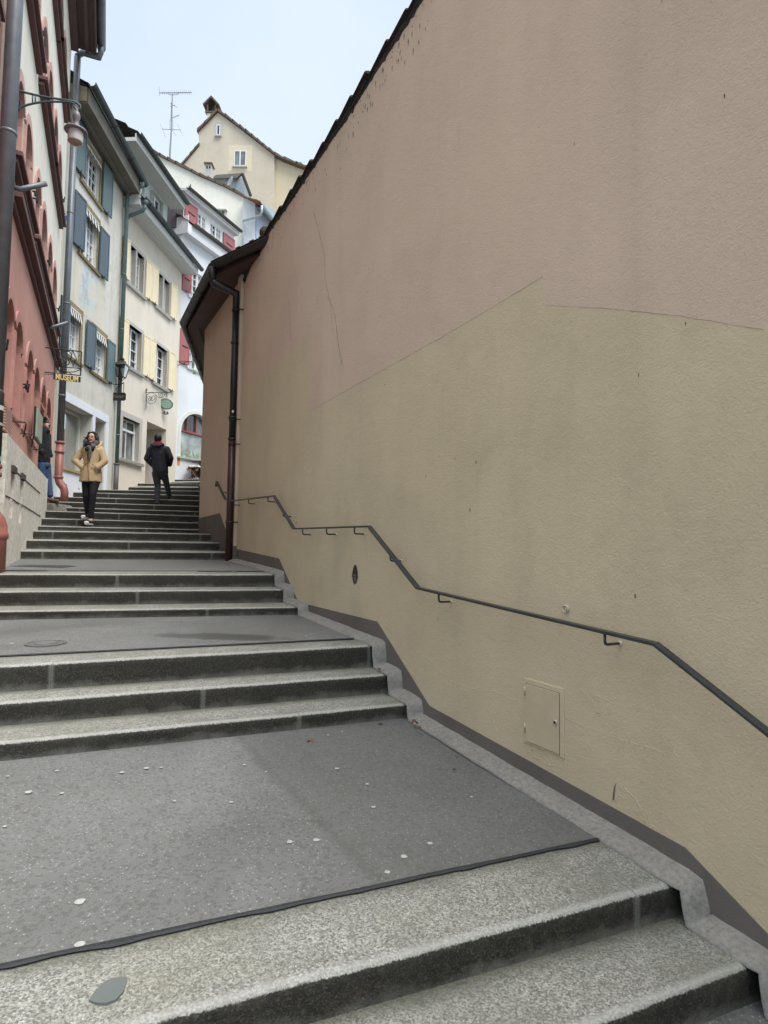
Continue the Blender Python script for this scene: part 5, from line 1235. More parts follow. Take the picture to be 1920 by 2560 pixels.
for a, b, c, d_ in HW:
    window(wh, WHITE, a, b, c, d_, .14, 4, 4, WF, GREYG, .05, .02, 0, CURT); sill(wh, WHITE, a-.1, b+.1, c, .08, .08, WHP)
shutter(wh, WHITE, 22.28, 22.72, 11.48, 12.42, RSH, .03, .03, 1); shutter(wh, WHITE, 22.26, 22.74, 8.66, 9.97, RSH, .03, .03, 1)
mb = MB(); A = arc(AW[0], AW[1], AW[2], AW[3], .85, 16); B = arc(AW[0]-.13, AW[1]+.13, AW[2], AW[3]+.13, .98, 16)
for i in range(16): mb.hexa([WHITE.p(*A[i], 0), WHITE.p(*A[i+1], 0), WHITE.p(*B[i+1], 0), WHITE.p(*B[i], 0)], [WHITE.p(*A[i], .02), WHITE.p(*A[i+1], .02), WHITE.p(*B[i+1], .02), WHITE.p(*B[i], .02)])
WHITE.box(mb, AW[0]-.13, AW[0], AW[2], AW[3]-.85, 0, .02); mb.build('arch_surround', flat('ivory trim', (.60, .61, .57), .7, .05), wh)
sill(wh, WHITE, AW[0]-.16, AW[1]+.1, AW[2], .1, .08, flat('ivory trim', (.6, .61, .57)))
mb = MB(); RF = flat('dull red window frame', (.25, .05, .05), .5, .1)
z_t = 6.12; WHITE.box(mb, AW[0], AW[1], z_t, z_t+.05, -.2, -.12); aw = mb.build('shop_window', RF, wh)
mb = MB(); 
for y in (22.98, 23.48): WHITE.box(mb, y-.02, y+.02, z_t+.05, 6.88, -.19, -.13)
WHITE.box(mb, 23.0, 23.46, z_t+.05, z_t+.09, -.19, -.13); mb.build('fanlight_frame', RF, aw)
mb = MB(); mb.prism([WHITE.p(AW[0], AW[2], -.2), WHITE.p(AW[0], z_t, -.2), WHITE.p(AW[1], z_t, -.2), WHITE.p(AW[1], AW[2], -.2)], -WHITE.n*.01); mb.build('lower_pane', glassm('reflecting shop pane', (.27, .31, .30), .12), aw)
mb = MB(); mb.prism([WHITE.p(AW[0], z_t, -.21)]+[WHITE.p(y, z, -.21) for y, z in A]+[WHITE.p(AW[1], z_t, -.21)], -WHITE.n*.01); mb.build('fanlight_pane', glassm('dim fanlight', (.10, .10, .10), .1), aw)
mb = MB(); mb.prism([WHITE.p(23.01, z_t+.07, -.195), WHITE.p(23.01, 6.83, -.195), WHITE.p(23.45, 6.87, -.195), WHITE.p(23.45, z_t+.07, -.195)], -WHITE.n*.004); mb.build('open_fanlight', DARKG, aw)
mb = MB(); rs = random.Random(9)
for i in range(46):
    y = rs.uniform(22.6, 24.0); z = 5.14+abs(rs.gauss(0, .14)); l = rs.uniform(.08, .2); an = rs.uniform(-1.2, 1.2); c = WHITE.p(y, z, -.188); d = V((WHITE.b, 1, 0)).normalized()*math.sin(an)*l+V((0, 0, math.cos(an)*l)); s_ = V((WHITE.b, 1, 0)).normalized()*math.cos(an)*.03-V((0, 0, math.sin(an)*.03))
    mb.prism([c, c+d*.5+s_, c+d, c+d*.5-s_], WHITE.n*.003)
PLG = flat('grey green houseplant leaves', (.26, .34, .24), .6, .35, 15); mb.build('window_plant', PLG, aw)
ov = .28
mb = MB(); 
for i in range(3): WHITE.box(mb, ya+.0, yb, 13.62, 13.68, .005+i*ov/3, (i+1)*ov/3-.006)
WHITE.box(mb, ya, yb, 13.68, 14.02, 0, ov); WHITE.box(mb, ya-.03, ya-.002, 13.62, 14.3, -.6, ov+.02); mb.build('eave', WB2, wh)
half_gutter(wh, [WHITE.p(yb, 14.15, ov+.08), WHITE.p(22.42, 14.06, ov+.08)], .08, flat('brown grey gutter', (.075, .065, .06), .5, .2), 'gutter', 1.0)
mb = MB(); tiles(mb, WHITE.p(ya-.05, 14.06, ov+.02), WHITE.p(yb, 14.1, ov+.02), -WHITE.n*.5+V((0, 0, .35)), 2, 26, 0, .03, .015); mb.face([WHITE.p(ya, 14.05, ov-.03), WHITE.p(yb, 14.1, ov-.03), WHITE.p(yb, 17.5, -5), WHITE.p(ya, 17.5, -5)]); mb.build('roof', TILE, wh)
do = -.06; dF = Fr(WHITE.a+do*WHITE.k, WHITE.b); u = lambda x, y: dF.uv(x, y)
w1 = (u(491, 560)[0], u(515, 560)[0], u(494, 585)[1]+.0, u(494, 537)[1]); w2 = (u(524, 590)[0], u(553, 590)[0], u(524, 590)[1], u(524, 560)[1])
w1 = (w1[0], w1[1], 14.32, 15.0); w2 = (w2[0], w2[1], 14.32, 15.0)
DY0, DY1 = u(466, 520)[0], u(583, 600)[0]
mb = MB(); wall(mb, dF, DY0-.15, DY1+.05, 13.95, 15.22, [w1+(0, .1), w2+(0, .1)], .1, 0, 0); dm = mb.build('dormer', WB2, wh)
for w_ in (w1, w2): window(dm, dF, *w_, .08, 4, 3, WF, GREYG, .05, .02, 0, CURT)
shutter(dm, dF, DY0-.12, w1[0]-.06, 14.25, 15.05, RSH, .03, .04, 1); shutter(dm, dF, w2[1]+.08, DY1, 14.22, 14.98, RSH, .03, .03, 1)
CLAD = flat('purple grey sheet metal', (.09, .082, .095), .45, .15, 3, .3)
mb = MB(); dx = V((-1, -.12, 0)).normalized(); p0 = dF.p(DY0-.18, 13.9, 0); L_ = 2.9
mb.hexa([p0, p0+dx*L_, p0+dx*L_+V((0, .05, 0)), p0+V((0, .05, 0))], [p0+V((0, 0, 1.32)), p0+dx*L_+V((0, 0, 1.22)), p0+dx*L_+V((0, .05, 1.22)), p0+V((0, .05, 1.32))])
for i in range(4): q = p0+dx*(L_*(i+.5)/4)-V((0, .02, 0)); mb.box(q, dx*.025, (0, .02, 0), (0, 0, 1.26))
mb.build('dormer_cheek', CLAD, dm)
mb = MB(); dF.box(mb, DY0-.3, DY1+.1, 15.22, 15.30, -3, .20); dF.box(mb, DY0-.3, DY1+.1, 15.30, 15.38, -3, .25); mb.build('dormer_eave', WB2, dm)
mb = MB(); q = dF.p(DY0-.3, 15.26, .25); mb.box(q, dx*3.2, (0, .06, 0), (0, 0, .10)); mb.build('roof_edge', flat('pale grey flashing', (.4, .43, .44), .5), dm)
half_gutter(dm, [dF.p(DY1+.15, 15.42, .31), dF.p(DY0-.3, 15.42, .31)], .07, MC['brown grey gutter'], 'dormer_gutter', .9)
# ------------------------------------------------------------------ rear houses up the hill
def polyhouse(name, label, cat, px, Y, depth, mat, groupless=None):
    P = [onY(x, y, Y) for x, y in px]; c = sum(P, V((0, 0, 0)))/len(P); c.z = min(p.z for p in P)
    t = thing(name, label, cat, c); mb = MB(); mb.prism(P, V((0, depth, 0))); mb.build('wall', mat, t); return t
def rearwin(par, x0, y0, x1, y1, Y, cols, rows, sur=None, dep=.15, fm=None, pm=None, sw=.25):
    fr = Fr(0, 0); a = onY(x0, y1, Y); b = onY(x1, y0, Y)
    if sur: mb = MB(); mb.box(V((a.x-sw, Y-.012, a.z-sw)), (b.x-a.x+2*sw, 0, 0), (0, .03, 0), (0, 0, b.z-a.z+2*sw)); mb.build('window_surround', sur, par)
    mb = MB(); o = Y-.03; W, H = b.x-a.x, b.z-a.z; f = .06
    mb.box((a.x, o, a.z), (f, 0, 0), (0, .06, 0), (0, 0, H)); mb.box((b.x-f, o, a.z), (f, 0, 0), (0, .06, 0), (0, 0, H)); mb.box((a.x+f, o, a.z), (W-2*f, 0, 0), (0, .06, 0), (0, 0, f)); mb.box((a.x+f, o, b.z-f), (W-2*f, 0, 0), (0, .06, 0), (0, 0, f))
    if cols > 1: mb.box((a.x+W/2-.04, o-.01, a.z+f), (.08, 0, 0), (0, .06, 0), (0, 0, H-2*f))
    for i in range(1, cols):
        if i*2 != cols: mb.box((a.x+W*i/cols-.015, o+.01, a.z+f), (.03, 0, 0), (0, .04, 0), (0, 0, H-2*f))
    for i in range(1, rows): mb.box((a.x+f, o+.008, a.z+H*i/rows-.015), (W-2*f, 0, 0), (0, .04, 0), (0, 0, .03))
    w_ = mb.build('window', fm or WF, par); mb = MB(); mb.box((a.x+.01, Y-.023, a.z+.01), (W-.02, 0, 0), (0, .008, 0), (0, 0, H-.02)); mb.build('pane', pm or GREYG, w_)
    # shadow reveal: lintel and sill
    mb = MB(); mb.box((a.x-.1, Y-.16, a.z-.14), (W+.2, 0, 0), (0, .2, 0), (0, 0, .08)); mb.build('window_sill', STN, par); return w_
YW = plaster('cream white old render', (.74, .73, .66), (.46, .44, .38), .4, 22, .8, .7, .07); TAN = plaster('tan rough render', (.49, .44, .355), (.34, .30, .25), .35, 12, .7, .6, .07)
def verge(par, px, Y, mat, th=.16, out=.14, step=.45):
    P = [onY(x, y, Y) for x, y in px]; mb = MB()
    for i in range(len(P)-1):
        a, b = P[i], P[i+1]; L = (b-a).length; n = max(1, int(L/step))
        for j in range(n):
            p, q = a+(b-a)*(j/n), a+(b-a)*((j+1.12)/n); r_ = random.uniform(-.02, .02); w_ = V((0, .9, 0))
            mb.hexa([p+V((0, -out, r_-.02)), q+V((0, -out, r_-.02)), q+V((0, -out, 0))+w_, p+V((0, -out, 0))+w_], [p+V((0, -out, th+r_)), q+V((0, -out, th*.55+r_)), q+V((0, -out, th*.55))+w_, p+V((0, -out, th))+w_])
    mb.build('verge_tiles', mat, par)
h5 = polyhouse('gable_house', 'cream-white rough rendered house wall with a long sloping tiled top edge', 'house', [(285, 395), (300, 352), (343, 361), (400, 391), (500, 441), (560, 467), (609, 492), (609, 700), (285, 700)], 32, 5, YW)
verge(h5, [(300, 352), (343, 361), (400, 391), (500, 441), (560, 467), (609, 492)], 32, TILE)
rearwin(h5, 472, 459, 481, 475, 32, 1, 1, None, pm=DARKG); rearwin(h5, 541, 526, 564, 548, 32, 4, 2)
mb = MB(); mb.box(onY(541, 524, 31.8), (.55, 0, 0), (0, .3, 0), (0, 0, .06)); mb.build('lintel', STN, h5)
mb = MB(); a = onY(317, 362, 33.5); b = onY(358, 362, 33.5); mb.box((a.x, 33.5, a.z-1), (b.x-a.x, 0, 0), (0, .8, 0), (0, 0, 1.1)); cst = mb.build('chimney', STN, h5)
mb = MB(); mb.prism([V((a.x-.08, 33.4, a.z+.12)), V((b.x+.1, 33.4, a.z+.10)), V(((a.x*.35+b.x*.65), 33.4, a.z+.5))], V((0, 1, 0))); mb.build('chimney_cap', TILE, cst)
mb = MB()
for i in range(4): mb.box((a.x+.12+i*.17, 33.48, a.z-.12), (.08, 0, 0), (0, .03, 0), (0, 0, .14))
mb.build('chimney_vents', IRON, cst)
c = onY(311, 362, 31); fl = MB(); fl.lathe(c, [(.13, -.2), (.13, .25), (.16, .27), (.14, .32), (.19, .36), (.16, .46), (.10, .50)], 16)
o = fl.build('flue', ZINC, h5, smooth=True)
# annex with lean-to roof
an = thing('annex', 'white lean-to annex with pale blue shutter and light metal gutter on the gable house', 'annex', onY(640, 640, 31)); AN = WHP
a0, a1 = onY(608, 494, 31.6), onY(638, 511, 31.6); b0 = onY(640, 660, 31.6)
mb = MB(); mb.prism([V((a0.x, 31.6, b0.z-2)), V((a1.x, 31.6, b0.z-2)), V((a1.x, 31.6, a1.z+.15)), V((a0.x, 31.6, a0.z))], V((0, .4, 0)))
ex = onY(700, 560, 34); mb.hexa([V((a1.x, 31.6, b0.z-2)), V((ex.x, 34, b0.z-2)), V((ex.x-.3, 34.3, b0.z-2)), V((a1.x-.3, 31.9, b0.z-2))], [V((a1.x, 31.6, a1.z+.1)), V((ex.x, 34, a1.z+.1)), V((ex.x-.3, 34.3, a1.z+.1)), V((a1.x-.3, 31.9, a1.z+.1))]); mb.build('wall', AN, an)
g0, g1 = onY(655, 514, 30.9), onY(694, 561, 32.9); g1.z = g0.z
LG = flat('light grey blue metal', (.38, .44, .47), .45, .08, 5, .2)
mb = MB(); mb.face([g0+V((0, 0, -.12)), g1+V((0, 0, -.12)), V((ex.x, 34, a1.z-.15)), V((a1.x, 31.6, a1.z-.15))]); mb.face([g0+V((0, 0, .1)), g1+V((0, 0, .1)), V((ex.x, 34, a1.z+.9)), V((a0.x, 31.9, a0.z+.15))]); mb.build('eave', flat('grey blue eave boards', (.25, .29, .32), .6), an)
half_gutter(an, [g1, g0], .10, LG, 'gutter', 1.2)
mb = MB(); mb.tube([g0, g0+V((0, 0, -.35)), g0+V((-.1, .1, -.5)), onY(609, 551, 31.45), onY(607, 556, 31.45), onY(607, 700, 31.45)], .055, 8); mb.build('downpipe', LG, an, smooth=True)
mb = MB(); tiles(mb, a0+V((-.05, -.1, .03)), g0+V((-.1, -.1, .15)), V((.1, 1, .12)), 1, 8, 0, .05, .02); mb.build('roof_tiles', flat('orange clay tile', (.26, .12, .065), .8, .25, 9), an)
mb = MB(); s0 = V((a1.x, 31.6, 0)); dv = (V((ex.x, 34, 0))-s0).normalized(); nn = V((dv.y, -dv.x, 0))
def sp_(d, z, o): return s0+dv*d+nn*o+V((0, 0, z))
zt = onY(643, 535, 31.5).z; zb = onY(640, 590, 31.5).z
mb.hexa([sp_(.1, zb, .02), sp_(.75, zb, .02), sp_(.75, zb, .06), sp_(.1, zb, .06)], [sp_(.1, zt, .02), sp_(.75, zt, .02), sp_(.75, zt, .06), sp_(.1, zt, .06)]); mb.build('shutter', flat('pale blue shutter', (.42, .50, .62), .6, .1), an)
mb = MB(); mb.hexa([sp_(.85, zb+.15, .01), sp_(1.5, zb+.15, .01), sp_(1.5, zb+.15, .05), sp_(.85, zb+.15, .05)], [sp_(.85, zt-.1, .01), sp_(1.5, zt-.1, .01), sp_(1.5, zt-.1, .05), sp_(.85, zt-.1, .05)]); w_ = mb.build('window', WF, an)
mb = MB()
for i in range(2):
    for j in range(3): q0, q1 = .91+i*.29, 1.15+i*.29; zz = zb+.21+j*(zt-zb-.3)/3; mb.hexa([sp_(q0, zz, .05), sp_(q1, zz, .05), sp_(q1, zz, .055), sp_(q0, zz, .055)], [sp_(q0, zz+(zt-zb-.5)/3, .05), sp_(q1, zz+(zt-zb-.5)/3, .05), sp_(q1, zz+(zt-zb-.5)/3, .055), sp_(q0, zz+(zt-zb-.5)/3, .055)])
mb.build('pane', DARKG, w_)
# dormer with dish behind the gable wall
rd = thing('roof_dormer', 'small dormer with slate gable and satellite dish rising behind the sloping wall', 'dormer', onY(575, 480, 35))
mb = MB(); A_ = [onY(x, y, 35) for x, y in ((590, 500), (590, 447), (607, 437), (622, 475), (622, 500))]; mb.prism(A_, V((0, 2, 0))); 
B_ = [onY(x, y, 35.05) for x, y in ((531, 470), (531, 447), (592, 447), (592, 500))]; mb.prism(B_, V((0, 1.5, 0))); mb.build('walls', flat('blue grey slate boards', (.28, .33, .38), .7, .2, 9), rd)
mb = MB(); mb.hexa([onY(529, 449, 34.8), onY(597, 447, 34.8), onY(607, 436, 36.5), onY(540, 441, 36.5)], [onY(529, 446, 34.8), onY(597, 444, 34.8), onY(607, 432, 36.5), onY(540, 437, 36.5)])
mb.tube([onY(606, 434, 34.7), onY(627, 490, 34.7)], .09, 4); mb.tube([onY(606, 434, 34.7), onY(590, 449, 34.7)], .06, 4); mb.build('roof', TILED, rd)
sdh = onY(575, 454, 34.4); sd = thing('satellite_dish', 'grey oval satellite dish mounted in front of the rear dormer', 'satellite dish', sdh)
ax = V((-.75, -.62, .25)).normalized(); mb = MB(); mb.lathe(sdh, [(.02, -.10), (.16, -.075), (.28, -.02), (.33, .03), (.325, .035), (.27, -.005), (.15, -.06), (.01, -.085)], 24, 0, ax); mb.build('dish', flat('dish grey', (.30, .33, .35), .5, .08), sd, smooth=True)
mb = MB(); mb.tube([sdh-ax*.1, sdh-ax*.1+V((.2, .1, -.3))], .03, 6); mb.tube([sdh+V((0, 0, -.3)), sdh+ax*.35+V((0, 0, -.1))], .012, 5); mb.build('mount', ZINC, sd)
c0, c1 = onY(512, 450, 33.2), onY(528, 410, 33.2); cm = thing('chimney', 'small pale chimney with two vent holes standing on the sloping wall top', 'chimney', V((c0.x, 33.2, c0.z)))
mb = MB(); mb.box((c0.x, 33.2, c0.z-.6), (c1.x-c0.x, 0, 0), (0, .45, 0), (0, 0, c1.z-c0.z+.6)); mb.build('stack', STN, cm)
mb = MB(); mb.box((c0.x-.07, 33.12, c1.z), (c1.x-c0.x+.14, 0, 0), (0, .6, 0), (0, 0, .07)); mb.build('cap', TILE, cm)
for dx_ in (.07, .22): mb = MB(); mb.box((c0.x+dx_, 33.19, c1.z-.28), (.08, 0, 0), (0, .02, 0), (0, 0, .16)); mb.build('vent', IRON, cm)
# tan gable house at the back
h6 = polyhouse('tan_gable_house', 'tall tan rendered house with stepped pointed gable at the very back', 'house', [(440, 432), (455.6, 415), (498, 366), (496, 331), (545, 281.5), (600, 322), (686, 389), (686, 620), (440, 620)], 42, 7, TAN)
mb = MB(); P = [onY(x, y, 42.25) for x, y in ((684, 390), (710, 402), (740, 414), (790, 432), (790, 640), (684, 640))]; mb.prism(P, V((0, 6, 0))); mb.build('side_wall', plaster('lighter tan render', (.55, .48, .345), (.36, .30, .22), .3, 12, .6, .5, .06), h6)
verge(h6, [(440, 432), (498, 364)], 42, TILE, .18); verge(h6, [(494, 332), (545, 279.5), (600, 320), (687, 389), (710, 401), (740, 413), (790, 431)], 42, TILE, .2, .2, .55)
rearwin(h6, 541, 312, 551, 338, 42, 1, 2, STN, pm=DARKG, sw=.18); rearwin(h6, 585, 377, 616, 415, 42, 4, 4, flat('pale patch render', (.58, .52, .39), .9, .08, 2), sw=.42)
a, b = onY(516, 309, 43), onY(540, 283, 43); ck = MB(); ck.box((a.x, 43, a.z-1.5), (b.x-a.x, 0, 0), (0, .8, 0), (0, 0, b.z-a.z+1.5)); ck = ck.build('chimney', YW, h6)
mb = MB(); z = b.z; xm = (a.x+b.x)/2; mb.box((a.x-.1, 42.9, z), (b.x-a.x+.2, 0, 0), (0, 1, 0), (0, 0, .1)); mb.box((a.x, 42.95, z+.1), (.1, 0, 0), (0, .9, 0), (0, 0, .55)); mb.box((b.x-.1, 42.95, z+.1), (.1, 0, 0), (0, .9, 0), (0, 0, .55)); mb.box((a.x+.1, 43.7, z+.1), (b.x-a.x-.2, 0, 0), (0, .1, 0), (0, 0, .6))
for s_ in (-1, 1): mb.hexa([V((xm, 42.8, z+1.1)), V((xm+s_*.55, 42.8, z+.5)), V((xm+s_*.55, 44.1, z+.5)), V((xm, 44.1, z+1.1))], [V((xm, 42.8, z+1.25)), V((xm+s_*.62, 42.8, z+.58)), V((xm+s_*.62, 44.1, z+.58)), V((xm, 44.1, z+1.25))])
mb.build('chimney_hood', TILE, ck)
a = onY(752, 404, 44); mb = MB(); mb.prism([V((a.x-.75, 44, a.z-1.1)), V((a.x, 44, a.z)), V((a.x+.8, 44, a.z-1.1))], V((0, 1.2, 0))); o = mb.build('roof_vent', TILE, h6)
mb = MB(); mb.prism([V((a.x-.42, 43.97, a.z-1.)), V((a.x, 43.97, a.z-.35)), V((a.x+.45, 43.97, a.z-1.))], V((0, .04, 0))); mb.build('vent_opening', IRON, o)
# aerial mast
am = thing('aerial_mast', 'tall thin aerial mast with combed yagi antennas against the sky', 'antenna', onY(425, 405, 32.4))
AL = flat('dull aluminium', (.20, .21, .25), .5, .15, 9, .6); Y_ = 32.4
C3 = lambda x, y: onY(280+x/3.19, 200+y/3.19, Y_)
mb = MB(); mb.tube([C3(459, 680), C3(463, 560), C3(474, 390), C3(482, 110)], [.055, .05, .04, .03], 8); mb.build('mast', AL, am)
mb = MB(); mb.tube([C3(378, 103), C3(634, 100)], .022, 5); mb.tube([C3(440, 103), C3(455, 118), C3(520, 118), C3(532, 102)], .014, 5)
for i in range(15): x = 400+i*16.5; mb.tube([C3(x-3, 80), C3(x+3, 118)], .011, 4)
mb.tube([C3(376, 58), C3(380, 125)], .016, 4); mb.build('top_yagi', AL, am)
mb = MB(); mb.tube([C3(462, 185), C3(522, 220)], .013, 4); mb.tube([C3(462, 212), C3(505, 198)], .013, 4); mb.tube([C3(468, 305), C3(538, 280)], .015, 4)
for i in range(5): mb.tube([C3(478+i*12, 290-i*4), C3(486+i*12, 312-i*4)], .01, 4)
for i in range(7): mb.tube([C3(455, 318+i*12), C3(490, 326+i*12)], .009, 4)
mb.tube([C3(474, 180), C3(470, 330)], .02, 5); mb.build('small_antennas', AL, am)
mb = MB(); mb.tube([C3(400, 392), C3(548, 398)], .016, 4); mb.tube([C3(386, 348), C3(428, 456)], .013, 4); mb.tube([C3(522, 348), C3(564, 440)], .013, 4); mb.tube([C3(480, 395), C3(512, 448)], .012, 4); mb.build('lower_dipole', AL, am)
# ------------------------------------------------------------------ signs and lamps on the cream house
def cyl(x, y, o=0.): Y, z = CREAM.uv(x, y, o); return CREAM.p(Y, z, o)
wlant = thing('wall_lantern', 'black four-sided glass wall lantern above the small black sign', 'wall lantern', onY(301, 957, 17.75))
lY = 17.55; k5 = lambda x, y: onY(270+x/6.636, 890+y/6.636, lY)
lc = k5(220, 400); top_ = k5(220, 165); botz = k5(220, 350).z; kx = (k5(300, 165)-k5(130, 165)).x
mb = MB()
hw, hb = kx*.5, kx*.30; zt, zb = top_.z, botz; cx_, cy_ = lc.x, lY
def ringq(h, z): return [V((cx_+sx*h, cy_+sy*h, z)) for sx, sy in ((-1, -1), (1, -1), (1, 1), (-1, 1))]
T_, B_ = ringq(hw, zt), ringq(hb, zb)
for i in range(4): mb.tube([T_[i], B_[i]], .012, 5); mb.tube([T_[i], T_[(i+1) % 4]], .014, 5); mb.tube([B_[i], B_[(i+1) % 4]], .012, 5)
mb.tube([V((cx_, cy_, zb-.22)), V((cx_, cy_, zb-.05))], .012, 6)
for i in range(4): mb.tube([B_[i], B_[i]*.6+V((cx_, cy_, zb-.1))*.4, V((cx_, cy_, zb-.14))], .009, 5)
mb.build('lantern_frame', IRON, wlant)
mb = MB(); H1 = ringq(hw*1.15, zt); H2 = ringq(hw*.55, zt+.13); mb.hexa(H1, H2); mb.hexa(ringq(hw*.6, zt+.13), ringq(hw*.55, zt+.16)); mb.ell(V((cx_, cy_, zt+.21)), (.075, .075, .03), 12); mb.tube([V((cx_, cy_, zt+.15)), V((cx_, cy_, zt+.25))], .02, 8); mb.build('lantern_roof', flat('dark green grey roof', (.03, .036, .036), .4), wlant)
mb = MB()
for i in range(4): mb.face([T_[i], T_[(i+1) % 4], B_[(i+1) % 4], B_[i]])
mb.build('lantern_glass', SG, wlant)
mb = MB(); mb.ell(V((cx_, cy_, (zt+zb)/2+.04)), (.035, .035, .08), 10); mb.build('bulb', flat('frosted bulb', (.6, .6, .55)), wlant, smooth=True)
mb = MB(); wpt = GREY.p(17.55, 0, .0); mb.tube([V((cx_, cy_, zb-.22)), V((wpt.x, cy_, zb-.22))], .013, 6); mb.tube([V((cx_-.02, cy_, zb-.24)), V((cx_-.15, cy_, zb-.36)), V((wpt.x+.15, cy_, zb-.5)), V((wpt.x, cy_, zb-.5))], .012, 6); mb.build('bracket', IRON, wlant)
# small black sign on chains
s1 = thing('hanging_sign', 'small black octagonal-cornered sign hanging on chains under the lantern', 'sign', k5(212, 670))
x0, x1 = k5(97, 0).x, k5(325, 0).x; z1, z0 = k5(212, 608).z, k5(212, 742).z; c_ = (x1-x0)*.09; yy = lY-.02
mb = MB(); mb.prism([V((x0+c_, yy, z0)), V((x1-c_, yy, z0)), V((x1, yy, z0+c_)), V((x1, yy, z1-c_)), V((x1-c_, yy, z1)), V((x0+c_, yy, z1)), V((x0, yy, z1-c_)), V((x0, yy, z0+c_))], V((0, .02, 0))); bd = mb.build('sign_board', MC['sign black'], s1)
mb = MB(); rs = random.Random(3)   # two lines of tiny gilt lettering, too small to read
for row, (a, b) in enumerate(((.10, .92), (.24, .78))):
    x = x0+(x1-x0)*a; zc = z1-(z1-z0)*(.44 if row == 0 else .60)
    while x < x0+(x1-x0)*b:
        w_ = rs.choice((.010, .013, .016))
        if row == 1 and abs(x-(x0+(x1-x0)*.52)) < .012: x += .02; continue
        mb.box((x, yy-.003, zc-.011), (w_*.35, 0, 0), (0, .002, 0), (0, 0, .022)); mb.box((x, yy-.003, zc+rs.choice((-.011, -.002, .007))), (w_, 0, 0), (0, .002, 0), (0, 0, .005)); x += w_+.008
mb.build('lettering', flat('tarnished gilt', (.42, .36, .25), .5), bd)
mb = MB()
for xx, zt_ in ((170, 480), (265, 440)):
    p = k5(xx, zt_); q = V((p.x, yy+.01, z1)); n_ = 9
    for i in range(n_):
        c2 = q+(V((p.x, yy+.01, p.z))-q)*((i+.5)/n_); h_ = (p.z-z1)/n_*.68
        mb.tube([c2+V((math.cos(a_)*.014*(1 if i % 2 else .3), math.cos(a_)*.014*(.3 if i % 2 else 1), math.sin(a_)*h_)) for a_ in [2*math.pi*j/10 for j in range(11)]], .0035, 4, False)
mb.tube([k5(170, 480), k5(265, 440), V((cx_, cy_, zb-.24))], .006, 5); mb.build('chain', IRON, s1)
# green oval sign on scroll bracket
s2 = thing('oval_sign', 'green oval sign hanging from a scrolled wrought iron bracket', 'sign', cyl(413, 1010))
wY = CREAM.uv(366, 1000)[0]; w0 = CREAM.p(wY, 0, 0)
def sb(x, y):
    X_, Y2 = 270+x/6.636, 890+y/6.636; Y, z = CREAM.uv(X_, Y2, .14); return CREAM.p(Y, z, .14)
mb = MB(); mb.tube([sb(635, 540), sb(630, 830)], .013, 6); mb.tube([sb(635, 605), sb(1035, 607)], .012, 6)
def scroll(cx, cy, r0_, r1_, t0, t1, n=26): mb.tube([sb(cx+(r0_+(r1_-r0_)*i/n)*math.cos(t0+(t1-t0)*i/n), cy+(r0_+(r1_-r0_)*i/n)*1.08*math.sin(t0+(t1-t0)*i/n)) for i in range(n+1)], .0085, 5)
scroll(718, 700, 84, 84, 0, 6.28); scroll(688, 715, 50, 12, 3.1, 11); scroll(745, 690, 12, 52, 2.0, 9.5); scroll(880, 645, 8, 45, 1, 10.5); mb.tube([sb(800, 650), sb(830, 685), sb(875, 697), sb(915, 680), sb(940, 640), sb(975, 620)], .0085, 5); scroll(650, 565, 5, 16, 0, 5); scroll(1035, 600, 4, 12, 0, 5)
mb.tube([sb(965, 625), sb(972, 650), sb(962, 670), sb(966, 702)], .008, 5)
for y_ in (545, 825): mb.tube([sb(632, y_), CREAM.p(CREAM.uv(270+632/6.636, 890+y_/6.636)[0], sb(632, y_).z, 0)], .012, 5)
mb.build('scroll_bracket', IRON, s2)
cc = sb(966, 795); rx = (sb(1075, 795)-sb(857, 795)).length/2; rz = (sb(966, 705).z-sb(966, 887).z)/2; tv = V((CREAM.b, 1, 0)).normalized()
face_n = (CAM-cc); face_n.z = 0; face_n = (face_n.normalized()*.75+CREAM.n*.25).normalized(); sd_ = V((-face_n.y, face_n.x, 0)); rx = abs((sb(1075, 795)-sb(857, 795)).dot(V((sd_.x, sd_.y, 0)))/2)
rx = .24
mb = MB(); mb.prism([cc+sd_*rx*math.cos(a_)+V((0, 0, rz*math.sin(a_))) for a_ in [2*math.pi*i/40 for i in range(40)]], -face_n*.03); bd = mb.build('oval_board', flat('dark green rim', (.02, .05, .04), .4), s2)
mb = MB(); mb.prism([cc+face_n*.004+sd_*rx*.86*math.cos(a_)+V((0, 0, rz*.86*math.sin(a_))) for a_ in [2*math.pi*i/40 for i in range(40)]], -face_n*.003); mb.build('oval_field', flat('verdigris green field', (.13, .24, .185), .4, .3, 22), bd)
mb = MB()
for (zz, wd, ar) in ((.5, .6, 1), (.05, .78, 0), (-.28, .6, 0), (-.6, .5, -1)):
    n_ = int(wd*16)
    for i in range(n_):
        t_ = (i+.5)/n_*2-1; p = cc+face_n*.0075+sd_*rx*wd*t_+V((0, 0, rz*(zz-ar*.16*t_*t_))); h_ = rz*rs.uniform(.05, .09); mb.prism([p+sd_*-.006+V((0, 0, -h_)), p+sd_*.004+V((0, 0, -h_)), p+sd_*.007+V((0, 0, h_)), p+sd_*-.003+V((0, 0, h_))], face_n*.002)
mb.build('lettering', flat('faded pale lettering', (.42, .52, .40), .5, .2, 60), bd)
np_ = cyl(414.5, 1032); mb = MB(); fn = CREAM.n; tv = V((CREAM.b, 1, 0)).normalized()
pc_ = sb(961, 943); mb.prism([pc_+sd_*.095*math.cos(a_)+V((0, 0, .065*math.sin(a_))) for a_ in [2*math.pi*i/28 for i in range(28)]], -face_n*.02)
o = thing('number_plate', 'small dark oval house number plate reading 7 below the green sign', 'house number', pc_); q = mb.build('plate', flat('dark grey enamel', (.05, .05, .045), .4), o)
